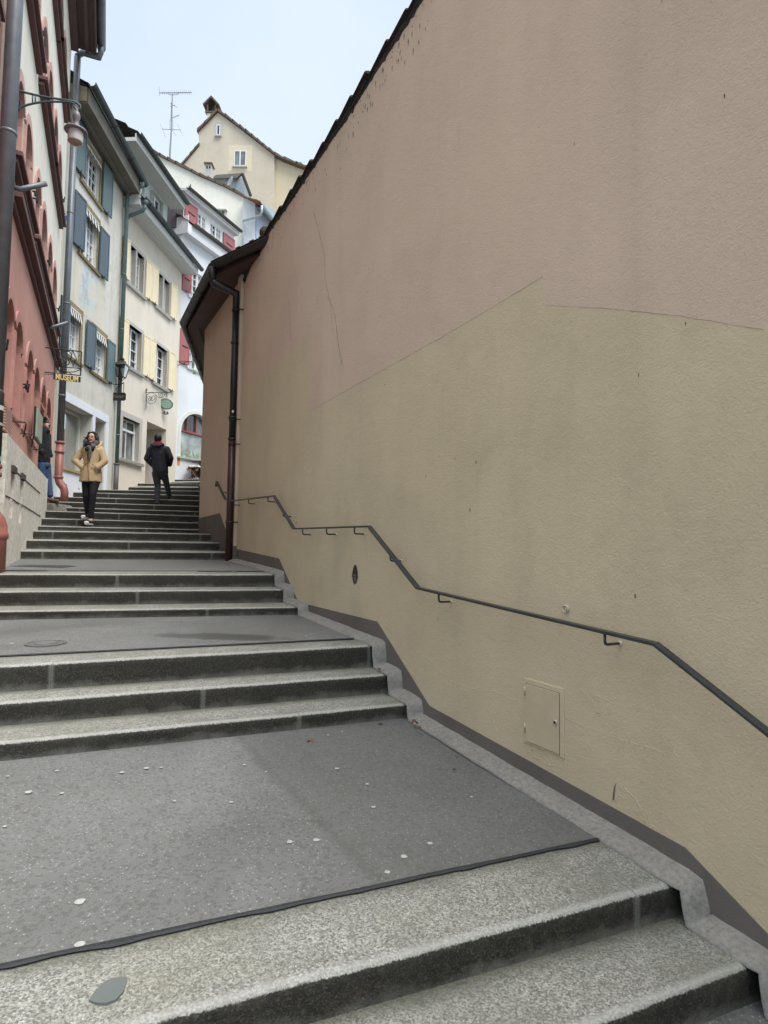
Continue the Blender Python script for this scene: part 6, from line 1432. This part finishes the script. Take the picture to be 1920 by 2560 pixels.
text_mesh('7', .12, pc_+face_n*.004, sd_, (0, 0, 1), WHT, q, bold=.002); mb = MB(); mb.tube([pc_-face_n*.015, pc_-CREAM.n*.14], .008, 5); mb.build('stem', IRON, q)
# pot hanger bracket with green lantern at the white house
hb = thing('lantern_bracket', 'thin iron bracket with small pale green lantern pot in front of red shutter', 'bracket', onY(437, 930, 22.2)); k5b = lambda x, y: onY(270+x/6.636, 890+y/6.636, 22.1)
mb = MB(); mb.tube([k5b(1095, 60), k5b(1092, 240), k5b(1085, 320)], .014, 5); mb.tube([k5b(1095, 85), k5b(1300, 90), k5b(1440, 100)], .011, 5); mb.tube([k5b(1095, 210), k5b(1180, 150), k5b(1280, 105), k5b(1400, 85)], .009, 5); mb.tube([k5b(1098, 90), k5b(1170, 140)], .008, 5); mb.tube([k5b(1098, 150), k5b(1135, 170)], .008, 5); mb.build('bracket', IRON, hb)
mb = MB(); c = k5b(1432, 260); mb.lathe(c, [(.05, -.10), (.075, .0), (.11, .06), (.10, .065), (.04, .08), (.03, .2), (.02, .42), (.035, .44), (.01, .5)], 14); mb.build('lantern_pot', flat('pale green glass', (.40, .48, .42), .4), hb, smooth=True)
PO = WHITE.uv(446, 1154); mb = MB(); WHITE.box(mb, PO[0]-.07, PO[0]+.07, PO[1]-.13, PO[1]+.13, .002, .012); o = mb.build('poster', flat('orange poster', (.62, .28, .06), .6, .3, 9), None, loc=WHITE.p(PO[0], PO[1]-.13, 0)); tag(o, 'small orange and red poster stuck on the white wall', 'poster')
mb = MB(); WHITE.box(mb, PO[0]-.05, PO[0]+.05, PO[1]+.03, PO[1]+.11, .012, .014); mb.build('print', flat('poster red', (.45, .06, .04)), o)
# ------------------------------------------------------------------ people
SKIN = nt('skin')[0]; b_ = SKIN.node_tree.nodes['Principled BSDF']; b_.inputs['Base Color'].default_value = (.64, .38, .30, 1); b_.inputs['Roughness'].default_value = .5; b_.inputs['Subsurface Weight'].default_value = .1
def cloth(name, c, var=.2, sc=14, rough=.85, bst=.5, spec=.3): 
    m, t, b = nt(name); k = N(t); co = k.coord(); n = k.noise(co, sc, 5, .65, .8)
    k.l(k.ramp(n, [(.3, mul(c, 1-var)), (.6, c), (.8, mul(c, 1+var))]), b.inputs['Base Color']); b.inputs['Roughness'].default_value = rough; b.inputs['Specular IOR Level'].default_value = spec
    k.l(k.bump(k.math('ADD', n, k.math('MULTIPLY', k.noise(co, 240, 2), .15)), bst, .03), b.inputs['Normal']); return m
HAIR = cloth('dark hair', (.022, .013, .010), .4, 60, .5, .4); BLACKH = cloth('black hair', (.008, .008, .009), .4, 50, .5, .4)
class Fig:
    def __init__(s, Y): s.Y = Y; s.k = Y/F
    def J(s, x, y, dy=0.): return onY(x, y, s.Y)+V((0, dy, 0))
def limb(mb, pts, rad, n=12, sq=1.):
    for i in range(len(pts)-1): mb.cap(pts[i], pts[i+1], rad[i], rad[i+1], n, 0, sq)
def torso(mb, f, secs, dep, dy=0.):
    """ellipse sections given by (image y, left x, right x)"""
    rings = []; n = 20
    for i, (y, a, b) in enumerate(secs):
        c = f.J((a+b)/2, y, dy); r = (b-a)/2*f.k; d = dep[i] if isinstance(dep, (list, tuple)) else dep
        rings.append([c+V((r*math.cos(2*math.pi*j/n), d*math.sin(2*math.pi*j/n), 0)) for j in range(n)])
    i0 = len(mb.v); 
    for r in rings: mb.v += r
    for i in range(len(rings)-1):
        for j in range(n): k = (j+1) % n; mb.f.append((i0+i*n+j, i0+i*n+k, i0+(i+1)*n+k, i0+(i+1)*n+j)); mb.mi.append(0)
    mb.f.append(tuple(i0+j for j in range(n-1, -1, -1))); q = i0+(len(rings)-1)*n; mb.f.append(tuple(q+j for j in range(n))); mb.mi += [0, 0]
def hand(mb, w, d, side):
    """relaxed hand: palm, four unequal curled fingers and a thumb from the palm's side"""
    d = V(d).normalized(); s_ = d.cross(V((0, 1, 0))).normalized(); nrm = s_.cross(d)
    mb.ell(w+d*.045, (.036, .018, .05), 10, 0, Matrix((s_, nrm, d)).transposed())
    for i, L_ in enumerate((.062, .07, .066, .052)):
        a = w+d*.08+s_*(.027-.018*i); m_ = a+d*L_*.5+nrm*.008; e = m_+d*L_*.35+nrm*.03; mb.cap(a, m_, .0088, .008, 8); mb.cap(m_, e, .008, .007, 8)
    a = w+d*.03+s_*.032*side; mb.cap(a, a+s_*.026*side+d*.03+nrm*.01, .0105, .009, 8); mb.cap(a+s_*.026*side+d*.03+nrm*.01, a+s_*.03*side+d*.058+nrm*.022, .009, .008, 8)
def shoe(mb, heel, toe, w=.045, h=.07):
    d = (toe-heel); L_ = d.length; d.normalize()
    mb.cap(heel+V((0, 0, h*.62)), heel+d*L_*.35+V((0, 0, h*.62)), h*.62, h*.6, 12, 0, .75); mb.cap(heel+d*L_*.3+V((0, 0, h*.5)), toe-d*.05+V((0, 0, h*.42)), h*.5, h*.42, 12, 0, 1.0)
def sole(mb, heel, toe, w=.045, t=.022):
    d = (toe-heel).normalized(); s_ = V((-d.y, d.x, 0)); L_ = (toe-heel).length; pts = []
    for i in range(20):
        a = 2*math.pi*i/20; u_ = (1-math.cos(a))/2; ww = w*(.82+.25*u_)*math.sin(a); pts.append(heel-d*.035+d*(L_+.04)*u_+s_*ww)
    mb.prism(pts, V((0, 0, t)))
# woman walking down towards the viewer
f = Fig(11.0); J = f.J; zr = z_('D5')-.0; zf = z_('D4')
wm = thing('person', 'woman in tan coat, grey scarf and glasses walking down the steps', 'person', V((J(228, 1290).x, 11.0, zr)))
mb = MB(); H = J(231, 1094.5)
mb.ell(H+V((0, .012, .012)), (.072, .088, .095), 18); mb.ell(H+V((0, -.018, -.035)), (.055, .062, .072), 16); mb.ell(H+V((0, -.092, -.018)), (.011, .016, .018), 8); mb.cap(H+V((0, -.08, .012)), H+V((0, -.094, -.016)), .007, .01, 8)
mb.ell(H+V((0, -.068, -.088)), (.024, .018, .016), 8); mb.ell(H+V((-.026, -.074, -.035)), (.02, .014, .018), 8); mb.ell(H+V((.026, -.074, -.035)), (.02, .014, .018), 8)
for s_ in (-1, 1): mb.ell(H+V((s_*.074, .01, -.008)), (.01, .018, .028), 8)
mb.cap(H+V((0, .015, -.07)), J(229, 1120, .02), .05, .055)
torso(mb, f, [(1117, 216, 243), (1124, 208, 250), (1145, 213, 246), (1170, 214, 245), (1195, 209, 248), (1206, 212, 246)], [.07, .085, .095, .09, .10, .08])
LA = [J(208, 1125, .02), J(189, 1152, -.02), J(212, 1169, -.11)]; RA = [J(251, 1125, .02), J(263, 1154, -.02), J(251, 1171, -.11)]
limb(mb, LA, [.05, .042, .03]); limb(mb, RA, [.05, .042, .03]); hand(mb, LA[2]+V((.0, .03, 0)), V((.35, .45, -.6)), 1); hand(mb, RA[2]+V((0, .03, 0)), V((-.35, .45, -.6)), -1)
LL = [J(217, 1198), J(218, 1240, -.04), V((J(216, 1282).x, 11.05, zr+.10))]; RL = [J(239, 1198), J(240.5, 1237, -.13), V((J(237, 1288).x, 10.86, zf+.15))]
limb(mb, LL, [.08, .052, .036]); limb(mb, RL, [.08, .052, .036]); limb(mb, [LL[2], LL[2]+V((0, -.03, -.07))], [.036, .035]); limb(mb, [RL[2], RL[2]+V((0, -.03, -.07))], [.036, .035])
mb.build('body', SKIN, wm, remesh=.010, sm=3)
COAT = cloth('tan coat fabric', (.48, .36, .215), .16, 7, .7, .75, .35)
mb = MB(); torso(mb, f, [(1114.5, 219, 242), (1119, 209, 249), (1125, 204, 254), (1140, 207.5, 251.5), (1158, 211.5, 249.5), (1168, 209.5, 251), (1180, 204, 253), (1194, 200.5, 254.5), (1205, 198.5, 255)], [.09, .115, .13, .135, .135, .14, .15, .155, .155])
limb(mb, LA, [.068, .062, .052], 14); limb(mb, RA, [.068, .062, .052], 14)
for a in (LA, RA):
    for t_ in (.25, .55, .85): c = a[0]+(a[1]-a[0])*t_; mb.ell(c, (.066, .066, .03), 12)
    for t_ in (.15, .5, .8): c = a[1]+(a[2]-a[1])*t_; mb.ell(c, (.058, .058, .034), 12)
mb.cap(J(213, 1106, .10), J(246, 1106, .10), .04, .04); mb.cap(J(211, 1112, .04), J(219, 1120, -.08), .04, .03); mb.cap(J(249, 1112, .04), J(243, 1120, -.08), .04, .03)
mb.cap(J(222, 1170, -.12), J(208, 1180, -.10), .022, .018); mb.cap(J(238, 1170, -.12), J(250, 1181, -.10), .022, .018)
coat = mb.build('coat', COAT, wm, remesh=.011, sm=2)
CDK = cloth('coat seam', (.16, .10, .05), .2, 30)
mb = MB(); mb.tube([J(228, 1134, -.140), J(229, 1160, -.145), J(231, 1180, -.158), J(232, 1205, -.162)], .0045, 6)
for p_ in ([(213, 1172), (220, 1166.5), (226, 1161)], [(252, 1176), (246, 1169), (240, 1163)]): mb.tube([J(*p_[0], -.125), J(*p_[1], -.145), J(*p_[2], -.146)], .006, 6)
mb.tube([J(204, 1203, -.10), J(226, 1206.5, -.160), J(250, 1203, -.10)], .004, 5); mb.build('coat_seams', CDK, coat)
mb = MB(); mb.ell(J(214.5, 1170, -.125), (.026, .02, .03), 10); mb.ell(J(249.5, 1172.5, -.125), (.026, .02, .03), 10); mb.build('cuffs', cloth('dark cuff', (.05, .035, .025)), coat)
SCG = cloth('grey scarf', (.11, .115, .125), .35, 25, .9, .6); SCB = cloth('black scarf pattern', (.018, .018, .02), .5, 25, .9, .6)
mb = MB()
for (x, y, dy, rx, rz) in [(216, 1107, -.02, .05, .07), (219, 1115, -.08, .045, .05), (243, 1110, -.05, .052, .062), (240, 1118, -.10, .045, .045), (231, 1121, -.12, .05, .04), (228, 1103, .09, .09, .05), (236, 1127, -.13, .035, .045)]: mb.ell(J(x, y, dy), (rx, .05, rz), 12)
mb.cap(J(235, 1132, -.155), J(234.5, 1150, -.165), .034, .022, 12); mb.cap(J(234.5, 1150, -.165), J(234, 1157, -.165), .02, .008)
sc = mb.build('scarf', SCG, wm, remesh=.009, sm=5)
mb = MB()
for (x, y, dy, rx, rz) in [(222, 1112, -.10, .028, .055), (229, 1113, -.10, .04, .03), (226, 1126, -.14, .035, .035), (240, 1125, -.125, .03, .04), (233, 1130, -.155, .03, .03)]: mb.ell(J(x, y, dy), (rx, .04, rz), 12)
mb.build('scarf_pattern', SCB, sc, remesh=.009, sm=1)
mb = MB()
mb.ell(H+V((0, .035, .03)), (.086, .092, .098), 18); mb.cap(H+V((-.075, .02, .02)), J(212, 1104, .02), .036, .045); mb.cap(H+V((.075, .02, .02)), J(246, 1113, .0), .034, .03); mb.cap(H+V((-.05, -.03, .082)), H+V((-.083, -.01, -.01)), .022, .022); mb.cap(H+V((.04, -.03, .082)), H+V((.082, -.01, -.02)), .022, .022); mb.cap(H+V((-.05, -.03, .085)), H+V((.045, -.03, .085)), .024, .022)
mb.cap(J(213, 1100, .02), J(207, 1104, .03), .03, .012); mb.cap(J(212, 1094, .03), J(205, 1091, .04), .014, .004); mb.cap(J(213, 1097, .03), J(206, 1098, .04), .014, .004)
mb.build('hair', HAIR, wm, remesh=.009, sm=1)
mb = MB()
for s_ in (-1, 1):
    c = H+V((s_*.031, -.095, .004)); mb.tube([c+V((.026*math.cos(a_), .006*abs(math.cos(a_)), .018*math.sin(a_))) for a_ in [2*math.pi*i/16 for i in range(17)]], .0032, 5, False); mb.tube([c+V((s_*.027, 0, .006)), H+V((s_*.076, .0, .004))], .0028, 5)
mb.tube([H+V((-.006, -.1, .006)), H+V((.006, -.1, .006))], .003, 5); mb.build('glasses', IRON, wm)
mb = MB()
for s_ in (-1, 1): mb.ell(H+V((s_*.031, -.072, .004)), (.013, .008, .0065), 10); mb.cap(H+V((s_*.018, -.082, .026)), H+V((s_*.046, -.074, .027)), .004, .003, 6)
mb.build('eyes', cloth('dark eye', (.03, .018, .014)), wm)
mb = MB(); mb.cap(H+V((-.018, -.08, -.058)), H+V((.018, -.08, -.058)), .0055, .0055, 8); mb.build('mouth', cloth('lips', (.30, .07, .065), .1), wm)
BLT = cloth('black trousers', (.010, .010, .013), .3, 12, .8, .5)
mb = MB(); limb(mb, LL, [.094, .062, .046], 14); limb(mb, [RL[0], RL[1], RL[2]+V((0, 0, .03))], [.094, .062, .046], 14); mb.ell(J(228, 1196), (.17, .11, .10), 16); mb.build('trousers', BLT, wm, remesh=.011, sm=2)
CANV = cloth('dark canvas', (.035, .037, .045), .3, 40); RUB = flat('white rubber', (.68, .68, .66), .5, .08)
for p, z0 in ((LL[2], zr), (RL[2], zf+.04)):
    h_ = V((p.x, p.y+.05, z0+.012)); t_ = V((p.x+.005, p.y-.2, z0+.012)); mb = MB(); shoe(mb, h_, t_); sh = mb.build('shoe', CANV, wm, remesh=.008, sm=1)
    mb = MB(); sole(mb, V((h_.x, h_.y, z0)), V((t_.x, t_.y, z0))); mb.ell(t_+V((0, .032, .026)), (.042, .042, .028), 12); mb.build('rubber_sole', RUB, sh, smooth=True)
# man walking up, seen from behind
f = Fig(14.35); J = f.J; zl8, zl9 = z_('D8'), z_('D9')
mn = thing('person', 'man in navy jacket and red neckerchief climbing the steps, seen from behind', 'person', V((J(396, 1262).x, 14.35, zl8)))
mb = MB(); H = J(395.5, 1098.5); mb.ell(H, (.076, .092, .112), 16); 
for s_ in (-1, 1): mb.ell(H+V((s_*.078, .0, -.01)), (.012, .02, .03), 8)
mb.ell(H+V((0, .09, -.02)), (.012, .016, .018), 8); mb.ell(H+V((0, .04, -.06)), (.05, .05, .05), 10); mb.cap(H+V((0, .0, -.08)), J(396, 1118), .055, .06)
torso(mb, f, [(1115, 382, 411), (1120, 376, 418), (1145, 380, 416), (1170, 383, 416), (1186, 384, 417)], [.08, .09, .10, .10, .10])
LA = [J(376.5, 1123), J(368, 1147, -.03), J(383, 1167, .1)]; RA = [J(417.5, 1123), J(428, 1146, -.03), J(421, 1160, .1)]
limb(mb, LA, [.055, .045, .034]); limb(mb, RA, [.055, .045, .034]); hand(mb, LA[2], V((.5, -.3, -.6)), 1); hand(mb, RA[2], V((-.6, -.3, -.5)), -1)
LL = [J(390.5, 1184), J(392.5, 1213, .04), V((J(395.5, 1250).x, 14.3, zl8+.10))]; RL = [J(409, 1184), J(410, 1205, .16), V((J(404, 1236).x, 14.88, zl9+.10))]
limb(mb, LL, [.085, .058, .04]); limb(mb, RL, [.085, .058, .04]); mb.cap(LL[2], LL[2]+V((0, .03, -.06)), .04, .038); mb.cap(RL[2], RL[2]+V((0, .03, -.06)), .04, .038)
mb.build('body', SKIN, mn, remesh=.011, sm=3)
NAVY = cloth('navy jacket', (.012, .014, .024), .4, 9, .6, .8, .4)
mb = MB(); torso(mb, f, [(1112, 384, 410), (1116, 377, 417), (1121, 373.5, 420.5), (1138, 377, 419), (1155, 379.5, 418.5), (1170, 381, 420), (1182, 382.5, 420.5)], [.10, .125, .14, .15, .145, .15, .15])
limb(mb, LA, [.075, .068, .055], 14); limb(mb, RA, [.075, .068, .055], 14)
for a in (LA, RA):
    for t_ in (.35, .75): c = a[0]+(a[1]-a[0])*t_; mb.ell(c, (.074, .074, .03), 12)
jk = mb.build('jacket', NAVY, mn, remesh=.012, sm=2)
mb = MB(); mb.cap(J(384.5, 1113.5, -.08), J(408.5, 1113.5, -.08), .05, .05, 12); mb.cap(J(388, 1117, -.13), J(404, 1117, -.13), .045, .045, 12); mb.build('hood', cloth('navy hood', (.016, .018, .028), .3, 12, .6, .6), jk, remesh=.011, sm=2)
mb = MB(); mb.lathe(J(395.5, 1109), [(.08, -.045), (.097, -.02), (.097, .02), (.084, .045)], 18); mb.cap(J(387.5, 1107.5, -.06), J(403.5, 1108.5, -.065), .018, .02); mb.build('neckerchief', cloth('red cloth', (.45, .02, .03), .2, 20), mn, smooth=True)
mb = MB(); mb.ell(H+V((0, -.015, .02)), (.088, .10, .108), 18); mb.ell(H+V((-.012, 0, .075)), (.088, .09, .05), 14); mb.ell(H+V((0, -.05, -.04)), (.072, .05, .06), 14); mb.build('hair', BLACKH, mn, remesh=.009, sm=1)
JEAN = cloth('charcoal blue jeans', (.055, .06, .078), .45, 9, .85, .8); JEAND = cloth('dark trousers leg', (.016, .017, .024), .3, 9)
mb = MB(); limb(mb, LL, [.102, .074, .06], 14); mb.ell(J(399, 1181), (.155, .115, .09), 14)
for t_ in (.45, .62, .75, .88): c = LL[1]+(LL[2]-LL[1])*t_; mb.ell(c, (.07, .07, .022), 12)
limb(mb, RL, [.102, .072, .056], 14)
tr = mb.build('trousers', JEAN, mn, remesh=.012, sm=2)
BSHOE = flat('black leather', (.012, .012, .012), .4, .3, 20)
for p, z0, tx in ((LL[2], zl8, -.07), (RL[2], zl9, .03)):
    h_ = V((p.x, p.y-.06, z0+.01)); t_ = V((p.x+tx, p.y+.2, z0+.01)); mb = MB(); shoe(mb, h_, t_, .05, .08); sh = mb.build('shoe', BSHOE, mn, remesh=.008, sm=1); mb = MB(); sole(mb, V((h_.x, h_.y, z0)), V((t_.x, t_.y, z0)), .048, .02); mb.build('shoe_sole', flat('black rubber', (.02, .02, .02), .7), sh)
# man leaning in the museum doorway
f = Fig(12.15); J = f.J; zs = J(120, 1257).z
ln = thing('person', 'man in striped beanie, dark jacket and jeans leaning in the red doorway', 'person', V((J(118, 1255).x, 12.15, zs)))
mb = MB(); H = J(110.5, 1058.5); mb.ell(H+V((-.01, 0, .01)), (.09, .074, .105), 16); mb.ell(H+V((.03, 0, -.04)), (.06, .055, .065), 12); mb.ell(H+V((.098, 0, -.02)), (.016, .011, .016), 8); mb.ell(H+V((.075, 0, -.082)), (.02, .024, .016), 8)
for s_ in (-1, 1): mb.ell(H+V((-.01, s_*.075, -.01)), (.018, .01, .028), 8)
mb.cap(H+V((-.02, 0, -.08)), J(107, 1080), .055, .06); torso(mb, f, [(1078, 101, 117), (1086, 98, 119), (1120, 98, 119), (1150, 98, 118), (1165, 99, 118)], [.14, .17, .15, .14, .14])
A1_ = [J(107, 1086, -.17), J(105, 1115, -.21), J(114, 1136, -.13)]; A2_ = [J(107, 1086, .17), J(106, 1115, .21), J(114, 1136, .17)]
limb(mb, A1_, [.055, .045, .034]); limb(mb, A2_, [.055, .045, .034]); hand(mb, A1_[2], V((-.2, .8, -.5)), 1); hand(mb, A2_[2], V((-.2, -.6, -.5)), 1)
L1_ = [J(106, 1163, -.08), J(109.5, 1192, -.1), J(101.5, 1238, -.06)]; L2_ = [J(109, 1163, .08), J(115.5, 1200, .06), J(124, 1238, .02)]
limb(mb, L1_, [.085, .06, .04]); limb(mb, L2_, [.085, .06, .04]); mb.build('body', SKIN, ln, remesh=.011, sm=3)
DKJ = cloth('dark winter jacket', (.014, .017, .023), .4, 9, .7, .8)
mb = MB(); torso(mb, f, [(1073, 102, 117), (1078, 98.5, 119), (1090, 96.5, 120), (1120, 96, 121), (1145, 96.5, 121), (1158, 96.5, 119.5)], [.16, .20, .21, .20, .19, .18]); limb(mb, A1_, [.072, .062, .052], 14); limb(mb, A2_, [.072, .062, .052], 14)
mb.cap(J(103, 1072, 0), J(119, 1077, 0), .075, .05); mb.cap(J(102, 1063, 0), J(104, 1075, 0), .07, .08); jk = mb.build('jacket', DKJ, ln, remesh=.012, sm=2)
m_, t_, bb_ = nt('striped knit'); k = N(t_); zz = k.xyz(k.coord())[2]; w_ = k.math('FRACT', k.math('MULTIPLY', k.math('ADD', zz, k.math('MULTIPLY', k.noise(k.coord(), 30), .01)), 26)); k.l(k.ramp(w_, [(.0, (.10, .09, .10)), (.35, (.03, .03, .035)), (.6, (.30, .27, .26)), (.8, (.06, .055, .06))]), bb_.inputs['Base Color']); bb_.inputs['Roughness'].default_value = .95
mb = MB(); mb.ell(H+V((-.015, 0, .055)), (.105, .092, .085), 16); mb.ell(H+V((-.015, 0, .02)), (.104, .091, .04), 16); mb.ell(H+V((-.03, 0, .14)), (.03, .03, .025), 8); mb.build('beanie', m_, ln, remesh=.009, sm=1)
BJ = cloth('blue denim', (.045, .085, .17), .5, 8, .85, .7)
mb = MB(); limb(mb, L1_, [.10, .076, .055], 14); limb(mb, L2_, [.10, .074, .056], 14); mb.ell(J(107.5, 1163), (.13, .15, .09), 14)
for t2 in (.6, .8, .95): c = L2_[1]+(L2_[2]-L2_[1])*t2; mb.ell(c, (.066, .066, .022), 10)
mb.build('trousers', BJ, ln, remesh=.012, sm=2)
SUE = flat('brown suede', (.13, .075, .045), .9, .25, 30)
for p, tx in ((L1_[2], .2), (L2_[2], .22)):
    h_ = V((p.x-.05, p.y, zs+.01)); t2 = V((p.x+tx, p.y-.04, zs+.005)); mb = MB(); shoe(mb, h_, t2, .05, .085); sh = mb.build('boot', SUE, ln, remesh=.008, sm=1); mb = MB(); sole(mb, V((h_.x, h_.y, zs-.012)), V((t2.x, t2.y, zs-.012)), .048, .022); mb.build('boot_sole', MC['black rubber'], sh)
a, b = J(97, 1262), J(146, 1262); mb = MB(); zt7 = z_('D7'); pts = []
mb.hexa([V((a.x-.1, 11.95, zt7-.2)), V((b.x+.06, 11.95, zt7-.2)), V((b.x+.06, 12.75, zt7-.2)), V((a.x-.1, 12.75, zt7-.2))], [V((a.x-.1, 12.0, zs-.012)), V((b.x-.03, 12.0, zs-.014)), V((b.x-.03, 12.75, zs-.012)), V((a.x-.1, 12.75, zs-.012))])
o = mb.build('stone_block', speck('rough mortar block', (.20, .19, .165), (.09, .085, .07), 16, .95, .9), None, loc=V((a.x, 12.3, zt7-.2)), bevel=.03); tag(o, 'rough stone block on the steps under the leaning man', 'stone block')
# terrace furniture at the head of the stairs
zP = NOSE['D15'][0].z+.03; Yt = 22.9; tb = thing('cafe_table', 'dark round cafe table on a crossed foot at the head of the stairs', 'table', V((onY(493, 1190, Yt).x, Yt, zP)))
x0 = onY(499, 1190, Yt).x; DM = flat('black table enamel', (.015, .016, .017), .5, .2)
mb = MB(); mb.lathe((x0, Yt, zP+.70), [(.30, 0), (.33, .008), (.33, .022), (.31, .03)], 28); mb.build('tabletop', DM, tb)
mb = MB(); mb.tube([(x0, Yt, zP+.03), (x0, Yt, zP+.70)], .025, 8); mb.build('column', DM, tb)
for a_ in (.4, 1.97): mb = MB(); d = V((math.cos(a_), math.sin(a_), 0))*.26; c = V((x0, Yt, zP)); mb.tube([c-d, c-d*.5+V((0, 0, .05)), c+d*.5+V((0, 0, .05)), c+d], .016, 6); mb.build('foot', DM, tb)
FL = cloth('cream sheepskin', (.62, .57, .52), .12, 20, 1., 1.); WODL = flat('worn brown wood leg', (.16, .10, .07), .6)
def stool(x, Yy, lab, lab2, sc):
    t = thing('folding_chair', lab, 'chair', V((x, Yy, zP))); mb = MB(); mb.cbox((x, Yy, zP+.44), .38, .36, .03); mb.build('seat', DM, t)
    mb = MB(); mb.hexa([V((x-.18, Yy+.16, zP+.1)), V((x+.18, Yy+.16, zP+.1)), V((x+.18, Yy+.18, zP+.1)), V((x-.18, Yy+.18, zP+.1))], [V((x-.18, Yy+.16, zP+.43)), V((x+.18, Yy+.16, zP+.43)), V((x+.18, Yy+.18, zP+.43)), V((x-.18, Yy+.18, zP+.43))]); mb.build('side_panel', DM, t)
    for s_ in (-1, 1):
        for q in (-1, 1): mb = MB(); mb.tube([V((x+s_*.17, Yy+q*.14, zP)), V((x-s_*.12, Yy+q*.14, zP+.43))], .014, 6); mb.build('leg', WODL, t)
    mb = MB(); rr = random.Random(int(x*100))
    for i in range(30): mb.ell(V((x+rr.uniform(-.24, .24), Yy+rr.uniform(-.2, .2), zP+.475+rr.uniform(-.01, .03)-.0)), (.06, .06, .035), 8)
    for i in range(10): mb.ell(V((x-.24+rr.uniform(-.03, .03), Yy+rr.uniform(-.15, .15), zP+.43-rr.uniform(0, .07))), (.04, .05, .05), 8)
    o = mb.build('sheepskin', FL, None, loc=V((x, Yy, zP+.46)), remesh=.02); tag(o, lab2, 'sheepskin')
stool(onY(486, 1190, 22.6).x, 22.6, 'dark chair with crossed brown legs left of the cafe table', 'cream sheepskin draped over the chair left of the cafe table', 1)
stool(onY(510, 1190, 22.75).x, 22.75, 'chair half hidden by the rendered house corner beside the cafe table', 'whitest sheepskin on the chair half hidden by the house corner', 1)
EXPO=1.26
# ------------------------------------------------------------------ daylight
w = bpy.data.worlds.new('World'); scene.world = w; w.use_nodes = True; t = w.node_tree; k = N(t)
bg = t.nodes['Background']; sky = k.n('ShaderNodeTexSky', sky_type='NISHITA'); sky.sun_disc = False
SE, SR = R(58), R(128)
sky.sun_elevation = SE; sky.sun_rotation = SR; sky.dust_density = 3; sky.air_density = 1.2
tc = k.n('ShaderNodeTexCoord').outputs['Generated']; X, Y, Z = k.xyz(tc)
cl = k.ramp(Z, [(0., (.33, .372, .405)), (.35, (.312, .355, .395)), (.70, (.262, .315, .375)), (.86, (1.3, 1.32, 1.36)), (1., (2.6, 2.58, 2.5))])
cn = k.noise(tc, 2.2, 5, .55); cl2 = k.mix(k.ramp(cn, [(.35, 0.), (.68, .55)]), cl, (.36, .392, .42))
skm = k.mix(1., cl2, k.mix(1., sky.outputs[0], (.012, .012, .012), 'MULTIPLY'), 'ADD')
k.l(skm, bg.inputs[0]); bg.inputs[1].default_value = 1.0
sd = bpy.data.lights.new('sun', 'SUN'); sd.energy = 1.5; sd.angle = R(30); sd.color = (1, .97, .92)
so = bpy.data.objects.new('sun', sd); COL.objects.link(so)
sv = V((math.sin(SR)*math.cos(SE), math.cos(SR)*math.cos(SE), math.sin(SE))); so.rotation_euler = sv.to_track_quat('Z', 'Y').to_euler(); so.location = (0, 0, 40)
vs = scene.view_settings; vs.view_transform = 'Standard'; vs.look = 'None'; vs.exposure = EXPO; vs.gamma = 1
scene.cycles.max_bounces = 6; scene.cycles.diffuse_bounces = 4; scene.cycles.use_denoising = True
